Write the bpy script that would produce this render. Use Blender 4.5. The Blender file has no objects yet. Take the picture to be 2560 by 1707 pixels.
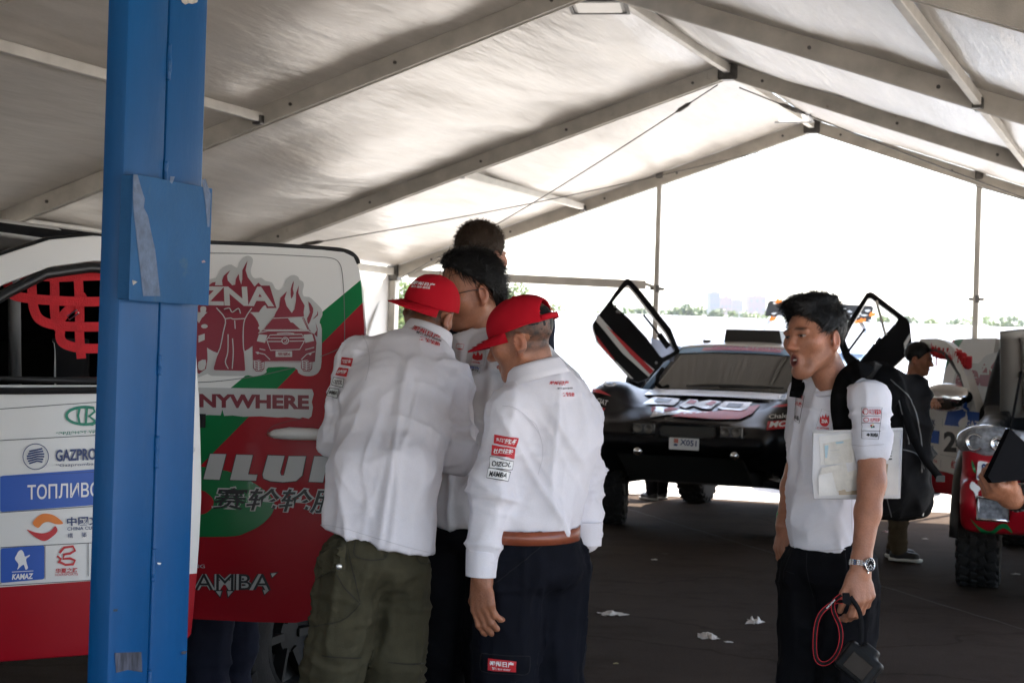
import bpy, bmesh, math, random
import numpy as np
from mathutils import Vector, Matrix, geometry
from mathutils.bvhtree import BVHTree
random.seed(7); rng = np.random.default_rng(11)
R = math.radians
S = bpy.context.scene
COL = S.collection

# ------------------------------------------------------------------ camera
CAMZ, FPX, ROLL, PITCH, PSI = 1.53, 4361.0, 0.030, 0.0068, 0.3701
cam_data = bpy.data.cameras.new('camera'); cam = bpy.data.objects.new('camera', cam_data)
COL.objects.link(cam); S.camera = cam
cam_data.sensor_width = 36.0; cam_data.lens = FPX*36.0/2560.0
cam_data.clip_start = 0.05; cam_data.clip_end = 20000
cam_data.dof.use_dof = True; cam_data.dof.focus_distance = 4.95; cam_data.dof.aperture_fstop = 10.0
_f = Vector((0, math.cos(PITCH), math.sin(PITCH)))
_u0 = Vector((0, -math.sin(PITCH), math.cos(PITCH))); _r0 = Vector((1, 0, 0))
_r = _r0*math.cos(ROLL) + _u0*math.sin(ROLL)
_u = -_r0*math.sin(ROLL) + _u0*math.cos(ROLL)
cam.matrix_world = Matrix(((_r.x, _u.x, -_f.x, 0), (_r.y, _u.y, -_f.y, 0), (_r.z, _u.z, -_f.z, CAMZ), (0, 0, 0, 1)))
S.render.resolution_x, S.render.resolution_y = 1024, 682

def ray(px, py):
    d = _f*FPX + _r*(px-1280) + _u*(853.5-py)
    return d/d.y
def P(px, py, Y):                      # photo pixel -> world point at distance Y
    return Vector((0, 0, CAMZ)) + ray(px, py)*Y
def onground(px, py, z=0.0):
    d = ray(px, py); return Vector((0, 0, CAMZ)) + d*((z-CAMZ)/d.z)
def onplane(px, py, p0, n):
    d = ray(px, py); o = Vector((0, 0, CAMZ)); p0 = Vector(p0); n = Vector(n)
    return o + d*((p0-o).dot(n)/d.dot(n))
def T(a, l, z):                        # tent frame: across, along, up
    s, c = math.sin(PSI), math.cos(PSI)
    return Vector((l*s+a*c, l*c-a*s, z))

# ------------------------------------------------------------------ world, sun, exposure
SUN_AZ, SUN_EL = R(34), R(63)
W = bpy.data.worlds.new('World'); S.world = W; W.use_nodes = True
wn = W.node_tree; wn.nodes.clear()
sky = wn.nodes.new('ShaderNodeTexSky'); sky.sky_type = 'NISHITA'; sky.sun_disc = False
sky.sun_elevation = SUN_EL; sky.sun_rotation = SUN_AZ; sky.air_density = 1.0; sky.dust_density = 3.0; sky.ozone_density = 1.0
bg = wn.nodes.new('ShaderNodeBackground'); bg.inputs[1].default_value = 0.15
wo = wn.nodes.new('ShaderNodeOutputWorld')
wn.links.new(sky.outputs[0], bg.inputs[0]); wn.links.new(bg.outputs[0], wo.inputs[0])
sl = bpy.data.lights.new('sun', 'SUN'); sl.energy = 5.0; sl.angle = R(0.5); sl.color = (1, .95, .88)
so = bpy.data.objects.new('sun', sl); COL.objects.link(so)
sd = Vector((math.sin(SUN_AZ)*math.cos(SUN_EL), math.cos(SUN_AZ)*math.cos(SUN_EL), math.sin(SUN_EL)))
so.rotation_euler = sd.to_track_quat('Z', 'Y').to_euler(); so.location = (0, 0, 60)
S.view_settings.view_transform = 'Standard'; S.view_settings.look = 'None'
S.view_settings.exposure = 2.65; S.view_settings.gamma = 1.0; S.view_settings.use_curve_mapping = False
S.cycles.max_bounces = 8; S.cycles.diffuse_bounces = 5; S.cycles.glossy_bounces = 4
S.cycles.transmission_bounces = 6; S.cycles.transparent_max_bounces = 12
S.cycles.use_denoising = True; S.cycles.sample_clamp_indirect = 8.0; S.cycles.caustics_reflective = False

# ------------------------------------------------------------------ materials
MATS = {}
def mat(name, col, rough=.5, metal=0., var=0., vs=6., bump=0., bs=60., coat=0., spec=.5, trans=0., alpha=1., stretch=(1, 1, 1),
        stain=None, stain_s=3., stain_t=.6, translucent=0., emit=None, vcol=False, sheen=0., sss=0., fine=0., fs=400.):
    if name in MATS: return MATS[name]
    m = bpy.data.materials.new(name); m.use_nodes = True; MATS[name] = m
    nt = m.node_tree; N = nt.nodes; L = nt.links
    b = N['Principled BSDF']; out = N['Material Output']
    c = (*col, 1)
    b.inputs['Base Color'].default_value = c; b.inputs['Roughness'].default_value = rough
    b.inputs['Metallic'].default_value = metal; b.inputs['Coat Weight'].default_value = coat
    b.inputs['Coat Roughness'].default_value = .06
    b.inputs['Specular IOR Level'].default_value = spec; b.inputs['Transmission Weight'].default_value = trans
    b.inputs['Alpha'].default_value = alpha; b.inputs['Sheen Weight'].default_value = sheen
    if sss: b.inputs['Subsurface Weight'].default_value = sss; b.inputs['Subsurface Radius'].default_value = (.012, .005, .003); b.inputs['Subsurface Scale'].default_value = .5
    tc = N.new('ShaderNodeTexCoord'); mp = N.new('ShaderNodeMapping'); mp.inputs['Scale'].default_value = stretch
    L.new(tc.outputs['Object'], mp.inputs[0])
    src = None
    if vcol:
        a = N.new('ShaderNodeVertexColor'); a.layer_name = 'Col'; src = a.outputs[0]
    def noise(scale, detail=5, rgh=.55):
        n = N.new('ShaderNodeTexNoise'); n.inputs['Scale'].default_value = scale; n.inputs['Detail'].default_value = detail
        n.inputs['Roughness'].default_value = rgh; L.new(mp.outputs[0], n.inputs['Vector']); return n
    def mul(a_socket, fac_socket, lo, hi):
        mr = N.new('ShaderNodeMapRange'); mr.inputs[1].default_value = .3; mr.inputs[2].default_value = .7
        mr.inputs[3].default_value = lo; mr.inputs[4].default_value = hi; L.new(fac_socket, mr.inputs[0])
        mx = N.new('ShaderNodeMix'); mx.data_type = 'RGBA'; mx.blend_type = 'MULTIPLY'; mx.inputs[0].default_value = 1
        if a_socket is None: mx.inputs[6].default_value = c
        else: L.new(a_socket, mx.inputs[6])
        cc = N.new('ShaderNodeCombineColor'); [L.new(mr.outputs[0], cc.inputs[i]) for i in range(3)]
        L.new(cc.outputs[0], mx.inputs[7]); return mx.outputs[2]
    if var: src = mul(src, noise(vs).outputs[0], 1-var, 1+var)
    if fine: src = mul(src, noise(fs, 2).outputs[0], 1-fine, 1+fine)
    if stain:
        n = noise(stain_s, 7, .65); mr = N.new('ShaderNodeMapRange'); mr.inputs[1].default_value = stain_t; mr.inputs[2].default_value = stain_t+.12
        L.new(n.outputs[0], mr.inputs[0])
        mx = N.new('ShaderNodeMix'); mx.data_type = 'RGBA'; L.new(mr.outputs[0], mx.inputs[0])
        if src is None: mx.inputs[6].default_value = c
        else: L.new(src, mx.inputs[6])
        mx.inputs[7].default_value = (*stain, 1); src = mx.outputs[2]
    if src is not None: L.new(src, b.inputs['Base Color'])
    if bump:
        n = noise(bs); bp = N.new('ShaderNodeBump'); bp.inputs['Strength'].default_value = min(1, bump); bp.inputs['Distance'].default_value = .01*max(1, bump)
        L.new(n.outputs[0], bp.inputs['Height']); L.new(bp.outputs[0], b.inputs['Normal'])
    if emit: b.inputs['Emission Color'].default_value = (*emit[:3], 1); b.inputs['Emission Strength'].default_value = emit[3]
    if translucent:
        t = N.new('ShaderNodeBsdfTranslucent'); t.inputs[0].default_value = c
        mx = N.new('ShaderNodeMixShader'); mx.inputs[0].default_value = translucent
        L.new(b.outputs[0], mx.inputs[1]); L.new(t.outputs[0], mx.inputs[2]); L.new(mx.outputs[0], out.inputs[0])
    return m

# ------------------------------------------------------------------ object helpers
def thing(name, label, cat, loc=(0, 0, 0), rotz=0., group=None):
    o = bpy.data.objects.new(name, None); COL.objects.link(o); o.empty_display_size = .1
    o.location = loc; o.rotation_euler = (0, 0, rotz); o['label'] = label; o['category'] = cat
    if group: o['group'] = group
    return o
def tag(o, label, cat, group=None, kind=None):
    o['label'] = label; o['category'] = cat
    if group: o['group'] = group
    if kind: o['kind'] = kind
    return o
def mk(name, verts, faces, m, parent=None, smooth=True, world=False, label=None, mi=None, col=None, kind=None):
    """one mesh object; world=True: verts are world coords, parent an unrotated empty"""
    me = bpy.data.meshes.new(name)
    if isinstance(verts, np.ndarray): v = verts.astype(float)
    else: v = np.array([tuple(p) for p in verts], float)
    if world and parent is not None:
        base = np.array(_wloc(parent)); v = v-base
    faces = faces.tolist() if isinstance(faces, np.ndarray) else faces
    me.from_pydata(v.tolist(), [], faces)
    ms = m if isinstance(m, (list, tuple)) else [m]
    for x in ms: me.materials.append(x)
    if mi is not None: me.polygons.foreach_set('material_index', np.asarray(mi, np.int32))
    if smooth: me.polygons.foreach_set('use_smooth', np.ones(len(me.polygons), bool))
    if col is not None:
        ca = me.color_attributes.new('Col', 'FLOAT_COLOR', 'POINT')
        c4 = np.ones((len(v), 4), np.float32); c4[:, :3] = col; ca.data.foreach_set('color', c4.ravel())
    me.update(); me.validate()
    o = bpy.data.objects.new(name, me); COL.objects.link(o); o.parent = parent
    if label: o['label'] = label
    if kind: o['kind'] = kind
    return o
def _wloc(o):
    l = Vector((0, 0, 0))
    while o is not None: l += o.location; o = o.parent
    return l
class MB:
    """collects simple solids, builds ONE mesh"""
    def __init__(s): s.v = []; s.f = []; s.mi = []
    def add(s, v, f, mi=0):
        n = len(s.v); s.v += [tuple(p) for p in v]; s.f += [[i+n for i in q] for q in f]; s.mi += [mi]*len(f); return s
    def box(s, c, h, M=None, mi=0, bev=0.):
        c = Vector(c); M = M or Matrix.Identity(3); h = Vector(h)
        if bev <= 0:
            v = [c+M@Vector((x*h.x, y*h.y, z*h.z)) for x in (-1, 1) for y in (-1, 1) for z in (-1, 1)]
            return s.add(v, [(0, 1, 3, 2), (4, 6, 7, 5), (0, 4, 5, 1), (2, 3, 7, 6), (0, 2, 6, 4), (1, 5, 7, 3)], mi)
        bm = bmesh.new(); bmesh.ops.create_cube(bm, size=2)
        for q in bm.verts: q.co = Vector((q.co.x*h.x, q.co.y*h.y, q.co.z*h.z))
        bmesh.ops.bevel(bm, geom=bm.edges[:], offset=min(bev, .95*min(h)), segments=2, affect='EDGES', profile=.5)
        bm.verts.index_update(); s.add([c+M@q.co for q in bm.verts], [[q.index for q in f.verts] for f in bm.faces], mi); bm.free(); return s
    def bar(s, a, b, w, h, up=(0, 0, 1), mi=0, bev=0.):
        a, b = Vector(a), Vector(b); d = (b-a); L = d.length; z = d/L
        x = z.cross(Vector(up))
        if x.length < 1e-4: x = z.cross(Vector((0, 1, 0)))
        x.normalize(); y = z.cross(x)*-1
        M = Matrix((x, y, z)).transposed(); return s.box((a+b)/2, (w/2, h/2, L/2), M, mi, bev)
    def tube(s, pts, r, n=8, mi=0, closed=False, cap=True):
        pts = [Vector(p) for p in pts]; m = len(pts); r = r if isinstance(r, (list, tuple)) else [r]*m
        v = []; f = []; up = None
        for i, p in enumerate(pts):
            t = (pts[(i+1) % m]-pts[i-1]) if closed else (pts[min(i+1, m-1)]-pts[max(i-1, 0)])
            t.normalize()
            if up is None:
                up = Vector((0, 0, 1)) if abs(t.z) < .9 else Vector((1, 0, 0))
            x = t.cross(up); x = x.normalized() if x.length > 1e-5 else Vector((1, 0, 0)); y = x.cross(t); up = y
            for k in range(n):
                a = 2*math.pi*k/n; v.append(p+(x*math.cos(a)+y*math.sin(a))*r[i])
        for i in range(m if closed else m-1):
            j = (i+1) % m
            for k in range(n):
                l = (k+1) % n; f.append((i*n+k, i*n+l, j*n+l, j*n+k))
        if cap and not closed: f.append(tuple(range(n))); f.append(tuple((m-1)*n+k for k in reversed(range(n))))
        return s.add(v, f, mi)
    def cyl(s, a, b, r, r2=None, n=16, mi=0):
        return s.tube([a, b], [r, r if r2 is None else r2], n, mi)
    def lathe(s, prof, M=None, n=32, mi=0, c=(0, 0, 0), closed=False):
        """prof: (radius, height) around local z"""
        M = M or Matrix.Identity(3); c = Vector(c); v = []; f = []; m = len(prof)
        for (r, h) in prof:
            for k in range(n):
                a = 2*math.pi*k/n; v.append(c+M@Vector((r*math.cos(a), r*math.sin(a), h)))
        for i in range(m if closed else m-1):
            j = (i+1) % m
            for k in range(n):
                l = (k+1) % n; f.append((i*n+k, i*n+l, j*n+l, j*n+k))
        return s.add(v, f, mi)
    def prism(s, poly, d0, d1, M=None, c=(0, 0, 0), mi=0):
        """poly in local xy, extruded along local z from d0 to d1"""
        M = M or Matrix.Identity(3); c = Vector(c); n = len(poly)
        v = [c+M@Vector((x, y, d0)) for x, y in poly]+[c+M@Vector((x, y, d1)) for x, y in poly]
        tri = geometry.tessellate_polygon([[Vector((x, y, 0)) for x, y in poly]])
        f = [tuple(t) for t in tri]+[tuple(i+n for i in reversed(t)) for t in tri]+[(i, (i+1) % n, n+(i+1) % n, n+i) for i in range(n)]
        return s.add(v, f, mi)
    def grid(s, fn, nu, nv, mi=0):
        v = [fn(i/(nu-1), j/(nv-1)) for i in range(nu) for j in range(nv)]
        f = [(i*nv+j, (i+1)*nv+j, (i+1)*nv+j+1, i*nv+j+1) for i in range(nu-1) for j in range(nv-1)]
        return s.add(v, f, mi)
    def build(s, name, m, parent=None, smooth=False, world=False, label=None, kind=None, fixn=True):
        o = mk(name, s.v, s.f, m, parent, smooth, world, label, s.mi if isinstance(m, (list, tuple)) else None, kind=kind)
        if fixn:
            bm = bmesh.new(); bm.from_mesh(o.data); bmesh.ops.recalc_face_normals(bm, faces=bm.faces[:]); bm.to_mesh(o.data); bm.free()
        return o
def autosmooth(o, ang=35):
    me = o.data
    me.polygons.foreach_set('use_smooth', np.ones(len(me.polygons), bool))
    bm = bmesh.new(); bm.from_mesh(me)
    for e in bm.edges:
        e.smooth = len(e.link_faces) == 2 and e.calc_face_angle(0) < R(ang)
    bm.to_mesh(me); bm.free(); return o
def vnoise(p, seed=0):
    """vectorised gradient-ish value noise in -1..1"""
    p = np.asarray(p, float); i = np.floor(p).astype(np.int64); f = p-i; f = f*f*f*(f*(f*6-15)+10)
    def h(x, y, z):
        n = (x*374761393+y*668265263+z*2147483647+seed*974711) & 0x7fffffff
        n = ((n ^ (n >> 13))*1274126177) & 0x7fffffff
        n = ((n ^ (n >> 16))*668265263) & 0x7fffffff
        return ((n ^ (n >> 15)) & 0xffff)/32767.5-1
    x, y, z = i[:, 0], i[:, 1], i[:, 2]; r = 0
    for dx in (0, 1):
        for dy in (0, 1):
            for dz in (0, 1):
                w = (f[:, 0] if dx else 1-f[:, 0])*(f[:, 1] if dy else 1-f[:, 1])*(f[:, 2] if dz else 1-f[:, 2])
                r = r+w*h(x+dx, y+dy, z+dz)
    return r
def fbm(p, o=4, seed=0):
    r = 0; a = 1.; p = np.asarray(p, float)
    for k in range(o): r = r+a*vnoise(p, seed+k); p = p*2.03+7.1; a *= .5
    return r
def copy_tree(o, parent=None):
    c = o.copy(); COL.objects.link(c); c.parent = parent
    for ch in list(o.children): copy_tree(ch, c)
    return c
# ================================================================== setting
# ground
m = bpy.data.materials.new('asphalt'); m.use_nodes = True; MATS['asphalt'] = m
nt = m.node_tree; N = nt.nodes; L = nt.links; b = N['Principled BSDF']; b.inputs['Roughness'].default_value = .95; b.inputs['Specular IOR Level'].default_value = .02
tc = N.new('ShaderNodeTexCoord')
def _n(scale, det, src=tc.outputs['Object'], r=.6):
    n = N.new('ShaderNodeTexNoise'); n.inputs['Scale'].default_value = scale; n.inputs['Detail'].default_value = det; n.inputs['Roughness'].default_value = r
    L.new(src, n.inputs['Vector']); return n.outputs[0]
def _ramp(s, p0, p1, c0, c1):
    r = N.new('ShaderNodeValToRGB'); r.color_ramp.elements[0].position = p0; r.color_ramp.elements[1].position = p1
    r.color_ramp.elements[0].color = (*c0, 1); r.color_ramp.elements[1].color = (*c1, 1); L.new(s, r.inputs[0]); return r.outputs[0]
def _mix(a, b_, f, t='MIX'):
    x = N.new('ShaderNodeMix'); x.data_type = 'RGBA'; x.blend_type = t
    if isinstance(f, float): x.inputs[0].default_value = f
    else: L.new(f, x.inputs[0])
    for s, i in ((a, 6), (b_, 7)):
        if isinstance(s, tuple): x.inputs[i].default_value = (*s, 1)
        else: L.new(s, x.inputs[i])
    return x.outputs[2]
c1 = _ramp(_n(.55, 6), .3, .7, (.036, .0265, .0205), (.057, .0425, .0335))
agg = _ramp(_n(160, 2), .35, .72, (.55, .55, .55), (1.5, 1.46, 1.4))
c2 = _mix(c1, agg, 1.0, 'MULTIPLY')
vor = N.new('ShaderNodeTexVoronoi'); vor.inputs['Scale'].default_value = 26; L.new(tc.outputs['Object'], vor.inputs['Vector'])
speck = _ramp(vor.outputs['Distance'], .035, .06, (1, 1, 1), (0, 0, 0))
c3 = _mix(c2, (.085, .075, .065), speck)
stain = _ramp(_n(1.6, 7, r=.7), .5, .72, (1, 1, 1), (.55, .53, .51))
c4 = _mix(c3, stain, 1.0, 'MULTIPLY')
wv = N.new('ShaderNodeVectorMath'); wv.operation = 'ADD'; nz_ = N.new('ShaderNodeTexNoise'); nz_.inputs['Scale'].default_value = 1.1; nz_.inputs['Detail'].default_value = 6; L.new(tc.outputs['Object'], nz_.inputs['Vector'])
L.new(tc.outputs['Object'], wv.inputs[0]); L.new(nz_.outputs['Color'], wv.inputs[1])
vc = N.new('ShaderNodeTexVoronoi'); vc.feature = 'DISTANCE_TO_EDGE'; vc.inputs['Scale'].default_value = .42; L.new(wv.outputs[0], vc.inputs['Vector'])
crack = _ramp(vc.outputs['Distance'], .002, .009, (.66, .65, .64), (1, 1, 1)); c4 = _mix(c4, crack, 1.0, 'MULTIPLY')
dust = _ramp(_n(.35, 8, r=.72), .5, .78, (0, 0, 0), (.5, .5, .5)); c4 = _mix(c4, (.078, .056, .04), dust)
L.new(c4, b.inputs['Base Color'])
bp = N.new('ShaderNodeBump'); bp.inputs['Strength'].default_value = .6; bp.inputs['Distance'].default_value = .006
L.new(_n(130, 3), bp.inputs['Height']); L.new(bp.outputs[0], b.inputs['Normal'])
g = MB(); n = 5000.
g.add([(-n, -n, 0), (n, -n, 0), (n, n, 0), (-n, n, 0)], [(0, 1, 2, 3)])
o = g.build('ground', m); o['kind'] = 'structure'
apm = mat('sunlit_ground_tone', (.34, .32, .29), .85, var=.18, vs=.7, bump=.4, bs=60, fine=.12, fs=70)  # ground colour paled to carry the sun's brightness outside the tent
ap = MB(); q = [T(-60, 18.7, .004), T(60, 18.7, .004), T(60, 58, .004), T(-60, 58, .004)]; ap.add(q, [(0, 1, 2, 3)]); o = ap.build('sunlit_ground_sheet', apm); o['kind'] = 'structure'
ap = MB(); q = [T(2.2, -30, .004), T(60, -30, .004), T(60, 18.69, .004), T(2.2, 18.69, .004)]; ap.add(q, [(0, 1, 2, 3)]); o = ap.build('sunlit_ground_sheet', apm); o['kind'] = 'structure'
ap = MB(); q = [T(-60, -60, .004), T(2.19, -60, .004), T(2.19, -8.2, .004), T(-60, -8.2, .004)]; ap.add(q, [(0, 1, 2, 3)]); o = ap.build('sunlit_ground_sheet', apm); o['kind'] = 'structure'
# tar joint across the yard surface
mt = mat('tar_joint', (.03, .026, .024), .7, var=.3, vs=9)
a0, a1 = onground(1660, 1300), onground(2120, 1440)
dv = (a1-a0); jn = MB(); pts = []
for i in range(60):
    t = -1.4+i*.055; p = a0+dv*t; w = .012+.006*random.random(); q = Vector((random.uniform(-.012, .012), random.uniform(-.012, .012), .004))
    pts.append((p+q+Vector((0, w, 0)), p+q-Vector((0, w, 0))))
for i in range(59): jn.add([pts[i][0], pts[i][1], pts[i+1][1], pts[i+1][0]], [(0, 1, 2, 3)])
o = jn.build('pavement_joint', mt); o['kind'] = 'structure'

# ------------------------------------------------------------------ marquee tent
TC, TD0, TB, TZR, TZE, TW = -3.91, 19.0, 3.7456, 2.6289+CAMZ, .958+CAMZ, 5.0
alu = mat('aluminium', (.46, .43, .38), .5, .25, var=.18, vs=5, stain=(.16, .13, .1), stain_s=7, stain_t=.66, bump=.15, bs=120)
alu2 = mat('painted_aluminium', (.5, .48, .44), .5, .2, var=.15, vs=4, stain=(.2, .17, .14), stain_s=6, stain_t=.68)
steel = mat('dark_steel', (.09, .085, .08), .45, .8, var=.3, vs=30)
# coated roof cloth: opaque-ish, faint transmission, satin underside
rm = bpy.data.materials.new('roof_cloth'); rm.use_nodes = True; MATS['roof_cloth'] = rm
nt = rm.node_tree; N = nt.nodes; L = nt.links; b = N['Principled BSDF']
tc = N.new('ShaderNodeTexCoord')
mp = N.new('ShaderNodeMapping'); mp.inputs['Scale'].default_value = (1, 7, 7); L.new(tc.outputs['UV'], mp.inputs[0])
mp2 = N.new('ShaderNodeMapping'); mp2.inputs['Scale'].default_value = (2.2, 14, 14); mp2.inputs['Rotation'].default_value = (0, 0, .25); L.new(tc.outputs['UV'], mp2.inputs[0])
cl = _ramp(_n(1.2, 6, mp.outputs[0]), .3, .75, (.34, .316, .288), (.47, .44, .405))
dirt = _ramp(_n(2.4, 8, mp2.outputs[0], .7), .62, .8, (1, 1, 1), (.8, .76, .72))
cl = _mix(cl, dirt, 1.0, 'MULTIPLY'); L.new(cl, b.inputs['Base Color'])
b.inputs['Roughness'].default_value = .3; b.inputs['Specular IOR Level'].default_value = .75
bp = N.new('ShaderNodeBump'); bp.inputs['Strength'].default_value = .42; bp.inputs['Distance'].default_value = .03
h = N.new('ShaderNodeMath'); h.operation = 'ADD'; L.new(_n(1.6, 5, mp.outputs[0], .55), h.inputs[0])
h2 = N.new('ShaderNodeMath'); h2.operation = 'MULTIPLY'; h2.inputs[1].default_value = .18; L.new(_n(3.0, 6, mp2.outputs[0], .6), h2.inputs[0]); L.new(h2.outputs[0], h.inputs[1])
L.new(h.outputs[0], bp.inputs['Height']); L.new(bp.outputs[0], b.inputs['Normal'])
tr = N.new('ShaderNodeBsdfTranslucent'); tr.inputs[0].default_value = (.8, .74, .66, 1); mx = N.new('ShaderNodeMixShader'); mx.inputs[0].default_value = .05
L.new(b.outputs[0], mx.inputs[1]); L.new(tr.outputs[0], mx.inputs[2]); L.new(mx.outputs[0], N['Material Output'].inputs[0])

tent = thing('marquee_tent', 'long white aluminium-framed marquee tent with open gable sheltering the rally vehicles', 'tent', T(TC, TD0, 0))
NB = 7
def raf(i, side, t, dz=0.):            # point on rafter line i, t 0 ridge .. 1 eave
    return T(TC+side*TW*t, TD0-TB*i, TZR+(TZE-TZR)*t+dz)
def roof_panel(i, side):
    nu, nv = 70, 46; V = []; F = []; uv = []
    uu = np.linspace(0, 1, nu); vv = np.linspace(0, 1, nv)
    gu, gv = np.meshgrid(uu, vv, indexing='ij'); gu = gu.ravel(); gv = gv.ravel()
    sd_ = i*7+side*3
    edge = np.clip(np.minimum(gv, 1-gv)*TB/.9, 0, 1)
    q = np.stack([gu*5, gv*3.7+sd_*11, 0*gu+sd_], 1)
    # tension wrinkles run from frame to frame, drawn towards the frames
    wr = .016*fbm(np.stack([q[:, 0]*3.2+.5*vnoise(q*.9), q[:, 1]*.42, q[:, 2]], 1), 3, 5)
    nearf = np.exp(-np.minimum(gv, 1-gv)*TB/.35)
    wr = wr+.010*nearf*np.sin(q[:, 0]*9+2.5*vnoise(q*1.3, 9))*np.clip(np.minimum(gv, 1-gv)*TB/.08, 0, 1)
    sag = -.055*np.sin(math.pi*gv)*np.sin(math.pi*np.clip(gu, 0, 1))**.5+.03*fbm(q*.55, 2, 3)*edge
    off = sag+wr*np.clip(edge*3, 0, 1)
    nrm = (TW, (TZR-TZE)); ln = math.hypot(*nrm)
    c, s_ = math.cos(PSI), math.sin(PSI)
    a = TC+side*TW*gu; l = TD0-TB*(i+gv); z = TZR+(TZE-TZR)*gu+.035
    a = a+off*side*(TZR-TZE)/ln; z = z+off*TW/ln
    X = np.stack([l*s_+a*c, l*c-a*s_, z], 1)
    f = [(p*nv+r, (p+1)*nv+r, (p+1)*nv+r+1, p*nv+r+1) for p in range(nu-1) for r in range(nv-1)]
    o = mk('roof_panel', X, f, rm, tent, world=True)
    ul = o.data.uv_layers.new(name='UVMap'); idx = np.empty(len(o.data.loops), np.int32); o.data.loops.foreach_get('vertex_index', idx)
    UV = np.stack([gv*3.7+i*3.7, gu*5.3+side*9], 1)[idx]; ul.data.foreach_set('uv', UV.ravel().astype(np.float32))
    sm_ = o.modifiers.new('thick', 'SOLIDIFY'); sm_.thickness = .0015
for i in range(NB):
    for side in (-1, 1): roof_panel(i, side)
for i in range(NB+1):
    for side in (-1, 1):
        mb = MB(); a, b_ = raf(i, side, .004, -.04), raf(i, side, 1.0, -.04)
        t = T(0, 1, 0)-T(0, 0, 0); up = t.cross(b_-a); up.normalize()
        mb.bar(a, b_, .08, .118, up, bev=.008)
        # keder grooves
        for o_ in (-1, 1): mb.bar(a+t*.034*o_, b_+t*.034*o_, .018, .132, up)
        ra = mb.build('rafter', alu, tent, world=True)
        for tt in (.06, .3, .47, .7, .9):
            c = a.lerp(b_, tt); k = MB(); k.cyl(c-t*.052, c+t*.052, .014, n=8); ob = k.build('bolt', steel, ra); ob.location = (0, 0, 0)
            ob.data.transform(Matrix.Translation(-Vector(tent.location)))
        mb = MB(); e = raf(i, side, 1.0, 0); mb.bar(Vector((e.x, e.y, .012)), Vector((e.x, e.y, TZE-.02)), .085, .12, t, bev=.008)
        po = mb.build('post', alu, tent, world=True)
        mb = MB(); mb.box((e.x, e.y, .006), (.14, .14, .006)); mb.build('base_plate', steel, tent, world=True)
        mb = MB(); mb.box(e+Vector((0, 0, -.03)), (.07, .075, .1), Matrix.Rotation(-PSI, 3, 'Z'), bev=.012); mb.build('eave_joint', steel if i == 0 else alu, tent, world=True)
    e = raf(i, 1, 0, -.05); mb = MB(); mb.box(e, (.09, .06, .075), Matrix.Rotation(-PSI, 3, 'Z'), bev=.015); mb.build('ridge_joint', steel, tent, world=True)
PT = .5228
for i in range(NB):
    mb = MB(); mb.bar(raf(i, 1, 0, -.03), raf(i+1, 1, 0, -.03), .06, .075, bev=.006); mb.build('ridge_beam', alu2, tent, world=True)
    for side in (-1, 1):
        mb = MB(); mb.bar(raf(i, side, 1, -.02), raf(i+1, side, 1, -.02), .06, .09, bev=.006); mb.build('eave_beam', alu2, tent, world=True)
        if side == -1 and i == 1: continue
        mb = MB(); mb.bar(raf(i, side, PT, -.05), raf(i+1, side, PT, -.05), .05, .07, bev=.006); pu = mb.build('purlin', alu2, tent, world=True)
        for j in (i, i+1):
            mb = MB(); d = (raf(i+1-(j-i), side, PT)-raf(j, side, PT)).normalized(); c = raf(j, side, PT, -.07)+d*.07
            mb.box(c, (.035, .035, .035), Matrix.Rotation(-PSI, 3, 'Z'), bev=.008); mb.build('purlin_bracket', steel, tent, world=True)
# bracing cables of the end bay
for side in (-1, 1):
    for (i0, t0, i1, t1) in ((1, .02, 0, .98), (1, .93, 0, .12)):
        mb = MB(); a, b_ = raf(i0, side, t0, -.13), raf(i1, side, t1, -.12)
        if side == 1: a, b_ = raf(i0, side, t0, -.16), raf(i1, side, t1, -.14)
        pts = [a.lerp(b_, k/12)+Vector((0, 0, -.06*math.sin(math.pi*k/12))) for k in range(13)]
        mb.tube(pts, .006, 6); cb = mb.build('bracing_cable', steel, tent, world=True)
        mb = MB(); c = pts[1]; d = (pts[1]-pts[0]).normalized()
        mb.tube([c-d*.12, c-d*.06, c+d*.06, c+d*.12], [.008, .02, .02, .008], 8); mb.build('turnbuckle', steel, tent, world=True)
# power lead under the ridge
lead = MB(); pts = [P(1470, 20, 16.2), P(1600, 105, 16.6), P(1730, 170, 17.0), P(1850, 215, 17.5), P(1900, 235, 17.9), P(1960, 222, 18.3)]
lead.tube(pts, .006, 6); tag(lead.build('power_lead', mat('pale_cable', (.5, .47, .42), .6)), 'thin pale power lead hanging beneath the tent ridge', 'cable')
# side wall cloth
wallm = mat('wall_cloth', (.74, .72, .68), .5, var=.08, vs=2, translucent=.22, bump=.5, bs=3, stretch=(1, 1, .25))
for i in range(NB):
    def fn(u, v, i=i):
        p = T(TC-TW-.05, TD0-TB*(i+u), .03+(TZE-.05)*v); k = vnoise(np.array([[u*9, v*1.6, i*3.1]]))[0]
        return p+(T(1, 0, 0)-T(0, 0, 0))*(-.03*math.sin(math.pi*u)+.02*k)
    mb = MB(); mb.grid(fn, 40, 14); o = mb.build('wall_panel', wallm, tent, True, True); o.modifiers.new('thick', 'SOLIDIFY').thickness = .0015
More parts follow.
